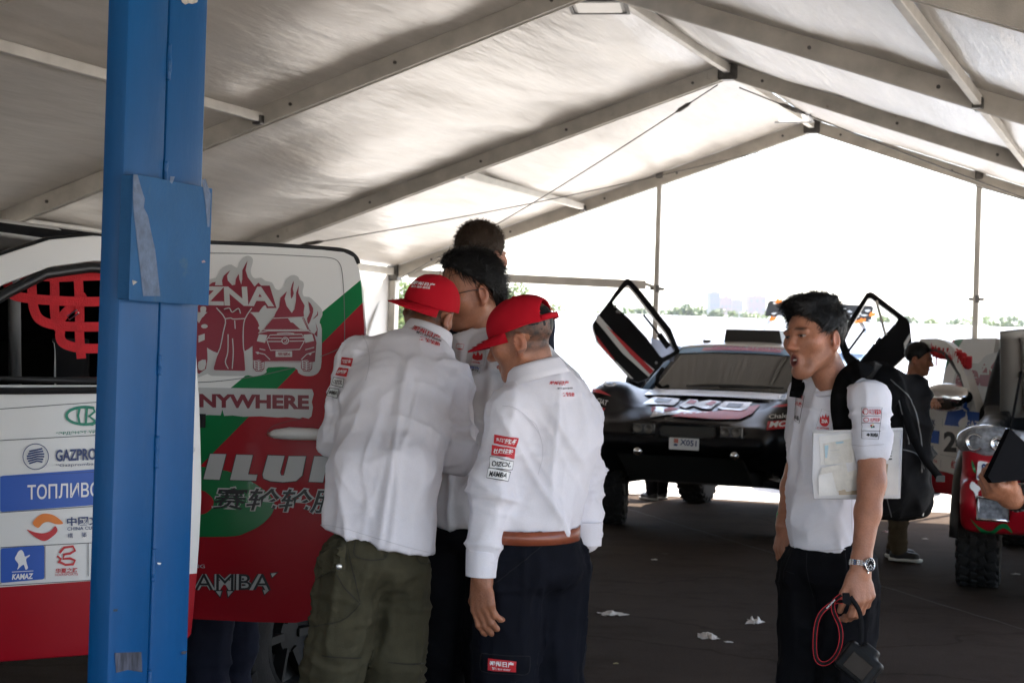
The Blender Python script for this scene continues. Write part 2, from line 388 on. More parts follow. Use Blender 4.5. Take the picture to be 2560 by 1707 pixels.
# gable uprights and the tie bar
gn = T(0, 1, 0)-T(0, 0, 0); gp = T(0, TD0, 0)
def gab(px, py, off=0.): return onplane(px, py, gp+gn*off, gn)
for (px, py, px2, py2) in ((1651, 440, 1634, 800), (2449, 442, 2436, 850)):
    top = gab(px, py); mb = MB(); mb.bar(Vector((top.x, top.y, .012)), top+Vector((0, 0, .06)), .06, .085, gn, bev=.006)
    up_ = mb.build('gable_post', alu2, tent, world=True)
    f_ = gab(px-9, 748 if px > 2000 else 722); mb = MB(); mb.box((top.x, top.y, f_.z), (.08, .02, .015)); mb.box((top.x, top.y, f_.z), (.02, .05, .04)); mb.build('clamp', steel, tent, world=True)
    mb = MB(); mb.box((top.x, top.y, .006), (.1, .1, .006)); mb.build('base_plate', steel, tent, world=True)
    mb = MB(); mb.box(top+Vector((0, 0, .02)), (.055, .055, .05), bev=.01); mb.build('post_head', steel, tent, world=True)
mb = MB(); a, b_ = gab(1022, 684), gab(1615, 712); mb.bar(a, b_, .05, .1, bev=.006)
mb.bar(b_+Vector((0, 0, .01)), gab(1648, 722), .03, .035); mb.bar(a, gab(985, 690), .03, .04); mb.build('tie_bar', alu2, tent, world=True)
mb = MB(); mb.tube([gab(965, 695), T(TC-TW+.1, TD0-1.6, .6)], .02, 8); mb.build('corner_brace', alu2, tent, world=True)

# flood lights under the ridge
blk = mat('black_plastic', (.012, .012, .013), .42, var=.2, vs=20)
lens = mat('lamp_lens', (.85, .85, .84), .25, spec=.6)
silv = mat('lamp_housing', (.42, .42, .42), .45, .5)
def flood(c, tilt, yaw, label, arms):
    c = Vector(c); t = thing('flood_light', label, 'lamp', c, 0, 'flood lights under the tent ridge')
    M = Matrix.Rotation(yaw, 3, 'Z') @ Matrix.Rotation(tilt, 3, 'X')
    mb = MB(); mb.box((0, 0, .02), (.19, .135, .02), M, bev=.01)
    for k in range(7): mb.box(M@Vector((-.14+.046*k, 0, .055)), (.006, .11, .02), M)
    mb.build('housing', silv, t)
    mb = MB(); mb.box(M@Vector((0, 0, -.004)), (.16, .105, .004), M); mb.build('lens', lens, t)
    mb = MB()
    for sx in (-1, 1):
        mb.box(M@Vector((sx*.2, 0, -.001)), (.012, .14, .008), M)
        mb.box(M@Vector((0, sx*.13, -.001)), (.19, .012, .008), M)
    mb.build('bezel', mat('grey_bezel', (.16, .16, .16), .5, .4), t)
    for sx in (-.06, .06):
        mb = MB(); mb.bar(M@Vector((sx, 0, .03)), M@Vector((sx, 0, .03))+Vector((0, 0, arms)), .03, .008); mb.build('bracket', blk, t)
    return t
_rn = Vector((T(-(TZR-TZE), 0, 0)-T(0, 0, 0))); _rn.z = TW
def under_roof(px, py, drop):           # point hanging below the sloping roof on the wall side
    q = onplane(px, py, raf(2, -1, .2), _rn); d = ray(px, py).normalized(); return q-d*(drop/ max(.05, abs(d.dot(_rn.normalized()))))
flood(under_roof(1497, 18, .12), R(-8), -PSI+.2, 'square white flood light hung from the ridge over the second tent bay', .18)
f2 = flood(P(1980, 294, 18.5), R(-14), -PSI, 'square white flood light on twin black brackets by the gable peak', .26)
cb = MB(); c0 = P(1946, 285, 18.5); cb.tube([P(1960, 245, 18.5), P(1935, 250, 18.5), P(1930, 275, 18.5), P(1950, 285, 18.5)], .008, 6)
cb.build('flex', blk, f2, world=True)

# ------------------------------------------------------------------ blue lift column
blue = mat('blue_paint', (.0015, .07, .215), .42, var=.16, vs=2.2, coat=.0, spec=.25, bump=.12, bs=35, stain=(.02, .07, .15), stain_s=4, stain_t=.63, stretch=(1, 1, .35))
blue2 = mat('worn_blue_paint', (.012, .075, .19), .6, spec=.2, var=.14, vs=5, bump=.2, bs=60, stain=(.05, .10, .17), stain_s=9, stain_t=.62)
rust = mat('rust_scuff', (.16, .09, .07), .8, var=.4, vs=40)
gum = mat('tape_residue', (.1, .14, .22), .75, var=.25, vs=45, bump=.4, bs=150)
LY = 4.15
nrmR = Vector((math.cos(PSI), -math.sin(PSI), 0)); tdir = Vector((math.sin(PSI), math.cos(PSI), 0))
cpt = P(296, 853, LY)                        # front vertical corner
def face_t(px):                              # distance along the wide face for a pixel column at mid height
    q = onplane(px, 853, cpt, nrmR); return (q-cpt).dot(tdir)
wseam, wide = face_t(401), face_t(499)
side_p = onplane(240, 853, cpt, tdir); sidew = (cpt-side_p).dot(nrmR)
lift = thing('lift_column', 'tall blue welded steel car-lift column with a control box', 'lift column', (cpt.x, cpt.y, 0))
H = 2.85
def colbox(mb, t0, t1, d0, d1, z0, z1, bev=.006, mi=0):
    c = tdir*((t0+t1)/2)+nrmR*(-(d0+d1)/2); M = Matrix((tdir, nrmR, Vector((0, 0, 1)))).transposed()
    mb.box(Vector((c.x, c.y, (z0+z1)/2)), (abs(t1-t0)/2, abs(d1-d0)/2, (z1-z0)/2), M, mi, bev)
mb = MB(); colbox(mb, 0, wseam-.004, 0, sidew, .02, H, .012); mb.build('channel', blue, lift, True); autosmooth(bpy.data.objects['channel'])
mb = MB(); colbox(mb, wseam+.004, wide, .003, sidew, .02, H, .012); autosmooth(mb.build('channel', blue, lift))
mb = MB(); colbox(mb, wseam-.006, wseam+.006, .012, sidew, .02, H, 0); mb.build('seam_backing', blue, lift)
for z0, z1 in ((2.18, 2.27), (1.88, 1.98), (1.22, 1.30), (.94, 1.02), (.62, .72), (.4, .47), (.12, .2), (1.45, 1.5)):
    mb = MB(); n_ = 14
    pts = [tdir*wseam+Vector((0, 0, z0+(z1-z0)*k/n_))+nrmR*(-.002) for k in range(n_+1)]
    mb.tube(pts, [.0075+.0015*random.uniform(-1, 1) for _ in pts], 8); mb.build('weld_bead', blue, lift, True)
mb = MB(); mb.box(tdir*(wide/2)-nrmR*sidew/2+Vector((0, 0, .01)), (.28, .25, .01), Matrix((tdir, nrmR, Vector((0, 0, 1)))).transposed()); mb.build('base_plate', blue, lift)
zt, zb = P(328, 440, LY).z, P(328, 748, LY).z
_fo = lambda px: (onplane(px, 600, cpt+nrmR*.036, nrmR)-cpt).dot(tdir)
t0 = _fo(329); t1 = _fo(526)
mb = MB(); colbox(mb, t0-.0, t1, -.034, 0, zb, zt, .002); cbx = mb.build('control_box', blue2, lift)
mb = MB(); colbox(mb, t0-.004, t1+.001, -.0365, -.034, zb-.003, zt+.003, .001); mb.build('cover', blue2, cbx)
def onbox(px, py, off=.0375):
    q = onplane(px, py, cpt+nrmR*off, nrmR); return q
def strip(name, pxs, m_, par, off=.0375):
    v = [onbox(x, y, off)-Vector(lift.location) for x, y in pxs]
    tri = geometry.tessellate_polygon([[Vector((x, y, 0)) for x, y in pxs]])
    return mk(name, v, [tuple(t) for t in tri], m_, par, False)
Z = lambda x, y: (240+x/3.734, 380+y/3.734)
strip('tape_residue', [Z(*p) for p in ((350, 212), (388, 212), (420, 330), (456, 440), (446, 520), (485, 595), (510, 720), (552, 910), (572, 1080), (600, 1345), (440, 1345), (405, 1030), (370, 720), (352, 560), (345, 400))], gum, cbx)
strip('tape_residue', [Z(*p) for p in ((988, 262), (1022, 250), (1072, 395), (1066, 560), (1060, 700), (1040, 700), (1022, 480))], gum, cbx)
strip('tape_residue', [Z(*p) for p in ((695, 228), (738, 230), (710, 300), (688, 280))], gum, cbx)
strip('chip', [Z(*p) for p in ((338, 1195), (388, 1212), (345, 1245))], mat('bare_putty', (.35, .33, .3), .8, var=.3, vs=80), cbx)
strip('scuff', [Z(*p) for p in ((985, 1020), (1010, 1008), (1025, 1030), (990, 1035))], mat('pale_scuff', (.3, .2, .22), .8), cbx)
Zc = lambda x, y: (x/1.343, 540+y/1.343)
for poly in (((385, 1465), (475, 1462), (478, 1530), (430, 1522), (390, 1532)), ((608, 1462), (628, 1458), (624, 1468), (612, 1470)), ((380, 1320), (395, 1318), (393, 1326), (381, 1326))):
    sc = strip('scuff', [Zc(*p) for p in poly], mat('dark_scuff', (.055, .06, .085), .8, var=.7, vs=60, stretch=(1, 1, .2)), lift, .0015)
strip('chip', [Zc(*p) for p in ((527, 1162), (542, 1164), (538, 1169), (530, 1168))], mat('white_chip', (.7, .7, .7), .6), lift, .0015)
Zt = lambda x, y: (x/2.352, y/2.352)
strip('chip', [Zt(*p) for p in ((1060, -10), (1165, -10), (1160, 15), (1130, 25), (1110, 20), (1090, 30), (1070, 15))], mat('bare_putty', (.4, .36, .3), .8), lift, .0015)
# ================================================================== beyond the tent
hoard = mat('white_hoarding', (.8, .8, .79), .5, var=.04, vs=.5)
ha, hb = P(1018, 770, 37.4), P(2760, 815, 40.2)
ha.z = hb.z = 0; hd = (hb-ha); hl = hd.length; hd.normalize()
hf = thing('hoarding_fence', 'long white sheet hoarding fence beyond the open gable', 'fence', ha)
HM = Matrix.Rotation(math.atan2(hd.y, hd.x), 3, 'Z'); npan = int(hl/2.2)
pan = MB(); pan.box((0, 0, 1.24), (1.085, .02, 1.22), HM, bev=.008)
po = MB(); po.box((0, 0, 1.26), (.035, .035, 1.26), HM); pm = pan.build('panel', hoard, hf); pp = po.build('post', alu2, hf)
for i in range(npan):
    c = hd*(2.2*i+1.1); c2 = hd*(2.2*i)
    q = pm if i == 0 else pm.copy(); r_ = pp if i == 0 else pp.copy()
    for o in (q, r_):
        if i: COL.objects.link(o); o.parent = hf
    q.location = c+Vector((0, 0, .01*random.random())); r_.location = c2+Vector((.0, .06, 0))
leafm = mat('leaf', (.12, .16, .06), .6, var=.35, vs=1.2, translucent=.3)
leafm2 = mat('dark_leaf', (.09, .12, .055), .6, var=.35, vs=1.2, translucent=.25)
bark = mat('bark', (.12, .09, .065), .9, var=.3, vs=8)
def tree(px, ytop, Y, w, label, name='broadleaf_tree', n=1600, seed=0, mat_=None, group='trees past the hoarding', leaf=.12):
    top = P(px, ytop, Y); h = top.z; r = np.random.default_rng(seed)
    t = thing(name, label, 'tree', (top.x, top.y, 0), 0, group)
    mb = MB(); hh = h*.55
    mb.tube([(0, 0, -.05), (.03*h, 0, hh*.5), (0, .02*h, hh), (.02*h, 0, h*.8)], [.035*h, .028*h, .02*h, .008*h], 7)
    for k in range(6):
        a = k*1.1+seed; b0 = Vector((0, .01*h, h*(.3+.07*k)))
        mb.tube([b0, b0+Vector((math.cos(a)*w*.25, math.sin(a)*w*.25, h*.1)), b0+Vector((math.cos(a)*w*.42, math.sin(a)*w*.42, h*.2))], [.014*h, .01*h, .004*h], 5)
    mb.build('trunk', bark, t, True)
    # leaf clumps spread through lobes
    V = []; F = []; nl = 12; lob = []
    for k in range(nl):
        a = r.uniform(0, 6.28); rr = w*.5*r.uniform(.1, .72); z = h*r.uniform(.35, .88); sc = (1-((z/h-.55)/.55)**2*.6)
        lob.append((np.array([math.cos(a)*rr*sc, math.sin(a)*rr*sc, z]), w*r.uniform(.13, .24)))
    lob.append((np.array([0, 0, h*.9]), w*.14))
    for k in range(n):
        c, s = lob[r.integers(len(lob))]; d = r.normal(size=3); d /= np.linalg.norm(d); p = c+d*s*r.uniform(.45, 1.05)**.6*np.array([1, 1, .85])
        if p[2] > h: p[2] = h-.02
        u = r.normal(size=3); u /= np.linalg.norm(u); v = np.cross(u, d+.3*r.normal(size=3)); v /= np.linalg.norm(v)+1e-6; L_ = leaf*r.uniform(.6, 1.4); b0 = len(V)
        V += [p-u*L_*.5, p+v*L_*.28, p+u*L_*.5, p-v*L_*.28]; F.append((b0, b0+1, b0+2, b0+3))
    mk('crown', np.array(V), F, mat_ or leafm, t, False)
    return t
tree(992, 696, 36.2, 2.6, 'leafy green bush tree seen beside the tent corner post', n=5000, seed=3, leaf=.1)
tree(905, 720, 44.0, 3.4, 'broad dark green tree behind the tent side wall end', n=3000, seed=4, leaf=.12, mat_=leafm2)
tree(1298, 694, 46.0, 2.2, 'pale green rounded tree rising over the hoarding behind the grouped men', n=2600, seed=5, leaf=.1)
tree(1250, 706, 52.0, 3.0, 'low spreading tree behind the man with glasses', n=2600, seed=15, leaf=.1)
tree(1390, 742, 60.0, 1.7, 'small pointed tree rising over the hoarding near the raised car door', n=1500, seed=6, leaf=.1)
tree(1492, 762, 75.0, 1.2, 'single small shrub-like tree peeping over the hoarding', n=700, seed=7)
for k, (px, yt, Y, w) in enumerate(((1570, 768, 150, 4.), (1600, 770, 155, 4.6), (1690, 766, 150, 3.6), (1722, 760, 150, 4.4), (1752, 768, 160, 5), (1790, 774, 160, 5), (1830, 777, 165, 5), (1660, 774, 170, 5), (1865, 781, 170, 5), (2080, 786, 150, 4), (2210, 789, 150, 3.6), (2268, 791, 150, 3.4), (2330, 798, 160, 4), (2392, 800, 160, 5), (2470, 795, 170, 7), (2530, 793, 170, 7), (2420, 799, 175, 5))):
    tree(px, yt, Y*3.2, w*3.2, 'hazy distant tree of the row past the hoarding', 'distant_tree', 520, 20+k, leafm2 if k % 2 else leafm, 'row of hazy distant trees', 1.7)
# tower blocks
conc = mat('pale_render', (.36, .34, .34), .8, var=.1, vs=.05); conc2 = mat('pink_render', (.4, .31, .29), .8, var=.1, vs=.05); wgl = mat('far_glass', (.3, .32, .36), .4)
for (x0, x1, yt, Y, lab, mm) in ((1771, 1797, 731, 1150, 'tall slim hazy tower block at the end of its row', conc), (1798, 1826, 744, 1170, 'hazy tower block between the slim tower and the lower one', conc2), (1827, 1854, 750, 1190, 'lower hazy tower block beside a gap in the skyline', conc), (1867, 1912, 740, 1220, 'broad hazy pinkish tower block standing alone past the gap', conc2)):
    a, b_ = P(x0, yt, Y), P(x1, yt, Y); cx = (a.x+b_.x)/2; w = (b_.x-a.x)/2; hgt = a.z
    t = thing('tower_block', lab, 'building', (cx, Y, 0)); mb = MB(); mb.box((0, 0, hgt/2), (w, 9, hgt/2)); mb.build('wall', mm, t)
    mb = MB(); mb.box((w*.2, 0, hgt+1.2), (w*.35, 4, 1.2)); mb.build('roof_house', mm, t)
    nf = int(hgt/3); nw = max(3, int(w*2/3.2)); me0 = None
    for fl in range(2, nf, 2):
        for k in range(0, nw, 1):
            if me0 is None:
                q = MB(); q.box((0, 0, 0), (.7, .1, .8)); wo_ = q.build('window', wgl, t); me0 = wo_
            else: wo_ = me0.copy(); COL.objects.link(wo_); wo_.parent = t
            wo_.location = (-w+(k+.5)*2*w/nw, -9.04, fl*3+1)
# far hills
hillm = mat('hill_land', (.10, .12, .07), .9, var=.3, vs=.004)
for (px, yt, Y, wd) in ((1300, 752, 3000, 900), (1700, 748, 3600, 1200), (2150, 770, 3800, 1100), (2520, 778, 2600, 560), (2900, 765, 3000, 700), (700, 740, 3200, 900)):
    top = P(px, yt, Y); mb = MB()
    def fn(u, v):
        x = (u-.5)*2; y = (v-.5)*2; e = max(0, 1-x*x)*max(0, 1-y*y)
        k = vnoise(np.array([[x*4, y*3, px]]))[0]
        return Vector((top.x+x*wd, Y+y*500, top.z*(e**.8)*(1+.12*k)-2))
    mb.grid(fn, 40, 12); o = mb.build('hill', hillm, None, True); o['kind'] = 'structure'
# haze
hz = bpy.data.materials.new('haze_air'); hz.use_nodes = True; nt = hz.node_tree; nt.nodes.clear()
pv = nt.nodes.new('ShaderNodeVolumePrincipled'); pv.inputs['Color'].default_value = (.9, .94, 1, 1); pv.inputs['Density'].default_value = .00009; pv.inputs['Anisotropy'].default_value = .2
ot = nt.nodes.new('ShaderNodeOutputMaterial'); nt.links.new(pv.outputs[0], ot.inputs['Volume'])
mb = MB(); mb.box((0, 2000, 75), (6000, 7000, 76.5)); o = mb.build('haze', hz); o['kind'] = 'stuff'
# ================================================================== implicit surfaces
class Field:
    def __init__(s, lo, hi, h):
        s.lo = np.array(lo, np.float32); s.h = float(h)
        s.n = np.ceil((np.array(hi)-np.array(lo))/h).astype(int)+1
        s.F = np.full(s.n, .5, np.float32)
    def _blk(s, lo, hi, mg):
        a = np.clip(np.floor((np.array(lo)-mg-s.lo)/s.h).astype(int), 0, s.n); b = np.clip(np.ceil((np.array(hi)+mg-s.lo)/s.h).astype(int)+1, 0, s.n)
        if (b <= a).any(): return None
        ax = [(s.lo[i]+s.h*np.arange(a[i], b[i])).astype(np.float32) for i in range(3)]
        return tuple(slice(a[i], b[i]) for i in range(3)), ax[0][:, None, None], ax[1][None, :, None], ax[2][None, None, :]
    def _comb(s, sl, d, k, op):
        f = s.F[sl]
        if op == '+':
            if k > 0: h = np.maximum(k-np.abs(f-d), 0)/k; s.F[sl] = np.minimum(f, d)-h*h*k*.25
            else: s.F[sl] = np.minimum(f, d)
        else:
            d = -d
            if k > 0: h = np.maximum(k-np.abs(f-d), 0)/k; s.F[sl] = np.maximum(f, d)+h*h*k*.25
            else: s.F[sl] = np.maximum(f, d)
    def cone(s, a, b, r1, r2=None, k=.02, op='+'):
        """round cone a->b"""
        r2 = r1 if r2 is None else r2; a = np.array(a, np.float32); b = np.array(b, np.float32); m = max(r1, r2)
        B = s._blk(np.minimum(a, b)-m, np.maximum(a, b)+m, k+.05)
        if B is None: return s
        sl, x, y, z = B; d = b-a; L = float(d@d)+1e-12
        t = np.clip(((x-a[0])*d[0]+(y-a[1])*d[1]+(z-a[2])*d[2])/L, 0, 1)
        q = np.sqrt((x-a[0]-t*d[0])**2+(y-a[1]-t*d[1])**2+(z-a[2]-t*d[2])**2)-(r1+(r2-r1)*t)
        s._comb(sl, q, k, op); return s
    def ecap(s, a, b, side, ra, rb, k=.03, op='+', endk=1.0):
        """elliptic capsule: radii (along side, other) at a and b"""
        a = np.array(a, np.float32); b = np.array(b, np.float32); d = b-a; Ln = float(np.linalg.norm(d))+1e-9; t_ = d/Ln
        e = np.array(side, np.float32); e = e-t_*(e@t_); e /= np.linalg.norm(e)+1e-9; g = np.cross(t_, e)
        m = max(max(ra), max(rb)); B = s._blk(np.minimum(a, b)-m, np.maximum(a, b)+m, k+.05)
        if B is None: return s
        sl, x, y, z = B; X = x-a[0]; Y = y-a[1]; Zz = z-a[2]
        w = X*t_[0]+Y*t_[1]+Zz*t_[2]; t = np.clip(w/Ln, 0, 1); ex = w-t*Ln
        u = X*e[0]+Y*e[1]+Zz*e[2]; v = X*g[0]+Y*g[1]+Zz*g[2]
        ru = ra[0]+(rb[0]-ra[0])*t; rv = ra[1]+(rb[1]-ra[1])*t; rm_ = np.minimum(ru, rv)*endk
        k0 = np.sqrt((u/ru)**2+(v/rv)**2+(ex/rm_)**2); k1 = np.sqrt((u/ru**2)**2+(v/rv**2)**2+(ex/rm_**2)**2)+1e-6
        s._comb(sl, k0*(k0-1)/k1, k, op); return s
    def ell(s, c, r, M=None, k=.02, op='+'):
        c = np.array(c, np.float32); r = np.array(r, np.float32); M = np.eye(3, dtype=np.float32) if M is None else np.array(M, np.float32)
        m = float(r.max()); B = s._blk(c-m, c+m, k+.05)
        if B is None: return s
        sl, x, y, z = B; X = x-c[0]; Y = y-c[1]; Zz = z-c[2]
        q = [(X*M[0, i]+Y*M[1, i]+Zz*M[2, i]) for i in range(3)]
        k0 = np.sqrt(sum((q[i]/r[i])**2 for i in range(3))); k1 = np.sqrt(sum((q[i]/r[i]**2)**2 for i in range(3)))+1e-6
        s._comb(sl, k0*(k0-1)/k1, k, op); return s
    def rbox(s, c, hs, M=None, rad=.02, k=.0, op='+'):
        c = np.array(c, np.float32); hs = np.array(hs, np.float32); M = np.eye(3, dtype=np.float32) if M is None else np.array(M, np.float32)
        m = np.abs(M)@hs; B = s._blk(c-m, c+m, k+.06)
        if B is None: return s
        sl, x, y, z = B; X = x-c[0]; Y = y-c[1]; Zz = z-c[2]
        q = [np.abs(X*M[0, i]+Y*M[1, i]+Zz*M[2, i])-(hs[i]-rad) for i in range(3)]
        o = np.sqrt(sum(np.maximum(v, 0)**2 for v in q))+np.minimum(np.maximum(np.maximum(q[0], q[1]), q[2]), 0)-rad
        s._comb(sl, o, k, op); return s
    def poly(s, pts, y0, y1, axes=(0, 2, 1), rad=.02, k=0., op='+'):
        """convex/concave polygon in plane axes[0],axes[1], extruded along axes[2] y0..y1"""
        pts = np.array(pts, np.float32); lo = np.zeros(3); hi = np.zeros(3)
        lo[axes[0]], lo[axes[1]] = pts.min(0)-rad; hi[axes[0]], hi[axes[1]] = pts.max(0)+rad; lo[axes[2]], hi[axes[2]] = y0, y1
        B = s._blk(lo, hi, k+.06)
        if B is None: return s
        sl, *c = B; x, y, z = c[axes[0]], c[axes[1]], c[axes[2]]
        d = np.full(np.broadcast(x, y).shape, 1e9, np.float32); sg = np.ones(d.shape, np.float32); n = len(pts)
        for i in range(n):
            a, b = pts[i], pts[i-1]; ex, ey = b-a; wx = x-a[0]; wy = y-a[1]
            t = np.clip((wx*ex+wy*ey)/(ex*ex+ey*ey+1e-12), 0, 1); d = np.minimum(d, (wx-ex*t)**2+(wy-ey*t)**2)
            c1 = y >= a[1]; c2 = y < b[1]; c3 = ex*wy > ey*wx
            al = c1 & c2 & c3; an = ~c1 & ~c2 & ~c3; sg = np.where(al | an, -sg, sg)
        q0 = sg*np.sqrt(d)+rad; q1 = np.abs(z-(y0+y1)/2)-(abs(y1-y0)/2-rad)
        o = np.sqrt(np.maximum(q0, 0)**2+np.maximum(q1, 0)**2)+np.minimum(np.maximum(q0, q1), 0)-rad
        s._comb(sl, o, k, op); return s
    def half(s, p, n, k=.0):
        """cut away the side the normal points to"""
        n = np.array(n, np.float32); n /= np.linalg.norm(n); ax = [(s.lo[i]+s.h*np.arange(s.n[i])).astype(np.float32) for i in range(3)]
        d = (ax[0][:, None, None]-p[0])*n[0]+(ax[1][None, :, None]-p[1])*n[1]+(ax[2][None, None, :]-p[2])*n[2]
        f = s.F
        if k > 0: h = np.maximum(k-np.abs(f-d), 0)/k; s.F = np.maximum(f, d)+h*h*k*.25
        else: s.F = np.maximum(f, d)
        return s
    def mesh(s, smooth=1, lam=.5):
        F = s.F.copy(); F[0] = F[-1] = .5; F[:, 0] = F[:, -1] = .5; F[:, :, 0] = F[:, :, -1] = .5
        I = F < 0; nx, ny, nz = F.shape
        c = np.zeros((nx-1, ny-1, nz-1), np.int8)
        for dx in (0, 1):
            for dy in (0, 1):
                for dz in (0, 1): c += I[dx:nx-1+dx, dy:ny-1+dy, dz:nz-1+dz]
        act = (c > 0) & (c < 8); idx = np.argwhere(act); n = len(idx)
        vid = np.full(act.shape, -1, np.int64); vid[act] = np.arange(n)
        acc = np.zeros((n, 3)); cnt = np.zeros(n)
        cv = {}
        for dx in (0, 1):
            for dy in (0, 1):
                for dz in (0, 1): cv[dx, dy, dz] = F[idx[:, 0]+dx, idx[:, 1]+dy, idx[:, 2]+dz].astype(float)
        for a in cv:
            for ax in range(3):
                if a[ax] == 0:
                    b = list(a); b[ax] = 1; b = tuple(b); fa, fb = cv[a], cv[b]; m = (fa < 0) != (fb < 0)
                    t = np.where(m, fa/np.where(fa-fb == 0, 1, fa-fb), 0)
                    p = np.array(a, float)[None].repeat(n, 0); p[:, ax] += t
                    acc[m] += p[m]; cnt[m] += 1
        V = (idx+acc/np.maximum(cnt, 1)[:, None])*s.h+s.lo
        Q = []
        for ax in range(3):
            o1, o2 = [(1, 2), (2, 0), (0, 1)][ax]
            sl0 = [slice(None)]*3; sl1 = [slice(None)]*3; sl0[ax] = slice(0, -1); sl1[ax] = slice(1, None)
            A, Bq = I[tuple(sl0)], I[tuple(sl1)]
            for flip, cond in ((0, A & ~Bq), (1, ~A & Bq)):
                e = np.argwhere(cond)
                if not len(e): continue
                e = e[(e[:, o1] > 0) & (e[:, o2] > 0) & (e[:, o1] < F.shape[o1]-1) & (e[:, o2] < F.shape[o2]-1)]
                g = []
                for (p, q) in ((-1, -1), (0, -1), (0, 0), (-1, 0)):
                    f = e.copy(); f[:, o1] += p; f[:, o2] += q; g.append(vid[f[:, 0], f[:, 1], f[:, 2]])
                g = np.stack(g, 1); Q.append(g[:, ::-1] if flip else g)
        Q = np.concatenate(Q) if Q else np.zeros((0, 4), int)
        Q = Q[(Q >= 0).all(1)]
        return relax(V, Q, smooth, lam), Q
def relax(V, Q, it=1, lam=.5):
    if it <= 0: return V
    E_ = np.concatenate([Q[:, [i, (i+1) % Q.shape[1]]] for i in range(Q.shape[1])]); E_ = np.concatenate([E_, E_[:, ::-1]])
    deg = np.maximum(np.bincount(E_[:, 0], minlength=len(V)), 1)[:, None]
    for k in range(it):
        a = np.stack([np.bincount(E_[:, 0], V[E_[:, 1], j], len(V)) for j in range(3)], 1)/deg
        V = V+(a-V)*lam
    return V
def normals(V, Q):
    n = np.cross(V[Q[:, 2]]-V[Q[:, 0]], V[Q[:, 3]]-V[Q[:, 1]]) if Q.shape[1] == 4 else np.cross(V[Q[:, 1]]-V[Q[:, 0]], V[Q[:, 2]]-V[Q[:, 0]])
    N_ = np.zeros_like(V)
    for i in range(Q.shape[1]):
        for j in range(3): N_[:, j] += np.bincount(Q[:, i], n[:, j], len(V))
    return N_/(np.linalg.norm(N_, axis=1, keepdims=True)+1e-9)
def bvh(V, Q): return BVHTree.FromPolygons([tuple(p) for p in V], [tuple(int(i) for i in q) for q in Q])
def join(parts):
    V = []; Q = []; n = 0
    for v, q in parts: V.append(v); Q.append(q+n); n += len(v)
    return np.concatenate(V), np.concatenate(Q)

# ================================================================== print and lettering
_TX = {}
def text2d(s, bold=0., shear=0., space=1.):
    """lettering as flat triangles, unit box (0..1, 0..1)"""
    key = (s, bold, shear, space)
    if key in _TX: return _TX[key]
    cu = bpy.data.curves.new('t', 'FONT'); cu.body = s; cu.size = 1; cu.offset = bold; cu.shear = shear; cu.space_character = space; cu.resolution_u = 3
    o = bpy.data.objects.new('t', cu); COL.objects.link(o); bpy.context.view_layer.update()
    me = o.to_mesh(); v = np.array([tuple(p.co)[:2] for p in me.vertices], float); f = [tuple(p.vertices) for p in me.polygons]
    o.to_mesh_clear(); bpy.data.objects.remove(o); bpy.data.curves.remove(cu)
    if len(v) == 0: v = np.zeros((3, 2)); f = [(0, 1, 2)]
    lo, hi = v.min(0), v.max(0); v = (v-lo)/np.maximum(hi-lo, 1e-6); _TX[key] = (v, f, (hi-lo)[0]/max((hi-lo)[1], 1e-6)); return _TX[key]
def poly2d(loops):
    """outlines (first outer, further holes) -> flat triangles"""
    ls = [[Vector((x, y, 0)) for x, y in l] for l in loops]; v = np.array([(p.x, p.y) for l in ls for p in l])
    return v, [tuple(t) for t in geometry.tessellate_polygon(ls)]
def put(name, v2, faces, surf, m, parent, cut=0., label=None):
    """v2 in photo pixels; surf maps a pixel to a world point on the carrying surface"""
    if cut > 0:
        bm = bmesh.new(); bv = [bm.verts.new((x, y, 0)) for x, y in v2]
        for f in faces:
            try: bm.faces.new([bv[i] for i in f])
            except ValueError: pass
        bmesh.ops.triangulate(bm, faces=bm.faces[:])
        for _ in range(6):
            ed = [e for e in bm.edges if e.calc_length() > cut]
            if not ed: break
            bmesh.ops.subdivide_edges(bm, edges=ed, cuts=1); bmesh.ops.triangulate(bm, faces=[f for f in bm.faces if len(f.verts) > 3])
        bm.verts.index_update(); v2 = [(p.co.x, p.co.y) for p in bm.verts]; faces = [[p.index for p in f.verts] for f in bm.faces]; bm.free()
    pts = [surf(x, y) for x, y in v2]
    ok = [p is not None for p in pts]; faces = [f for f in faces if all(ok[i] for i in f)]
    if not faces: return None
    pts = [p if p is not None else Vector((0, 0, 0)) for p in pts]
    use = sorted({i for f in faces for i in f}); re = {k: i for i, k in enumerate(use)}
    v = [pts[i] for i in use]; f = [[re[i] for i in q] for q in faces]
    # back into the parent's own frame
    Mi = wmat(parent).inverted(); v = [Mi@p for p in v]
    return mk(name, v, f, m, parent, False, label=label)
def wmat(o):
    M = Matrix.Identity(4)
    while o is not None: M = Matrix.LocRotScale(o.location, o.rotation_euler, o.scale) @ M; o = o.parent
    return M
def quadmap(v, q):
    """unit square -> pixel quad (bl, br, tr, tl)"""
    bl, br, tr, tl = [np.array(p, float) for p in q]; u = v[:, :1]; w = v[:, 1:]
    return bl*(1-u)*(1-w)+br*u*(1-w)+tr*u*w+tl*(1-u)*w
def lettering(s, q, surf, m, parent, bold=0., shear=0., cut=0., name='lettering', space=1.):
    v, f, _ = text2d(s, bold, shear, space); return put(name, quadmap(v, q), f, surf, m, parent, cut)
def rect(x0, y0, x1, y1, sl=0.):        # pixel quad, sl = extra drop from x0 to x1
    return [(x0, y1), (x1, y1+sl), (x1, y0+sl), (x0, y0)]
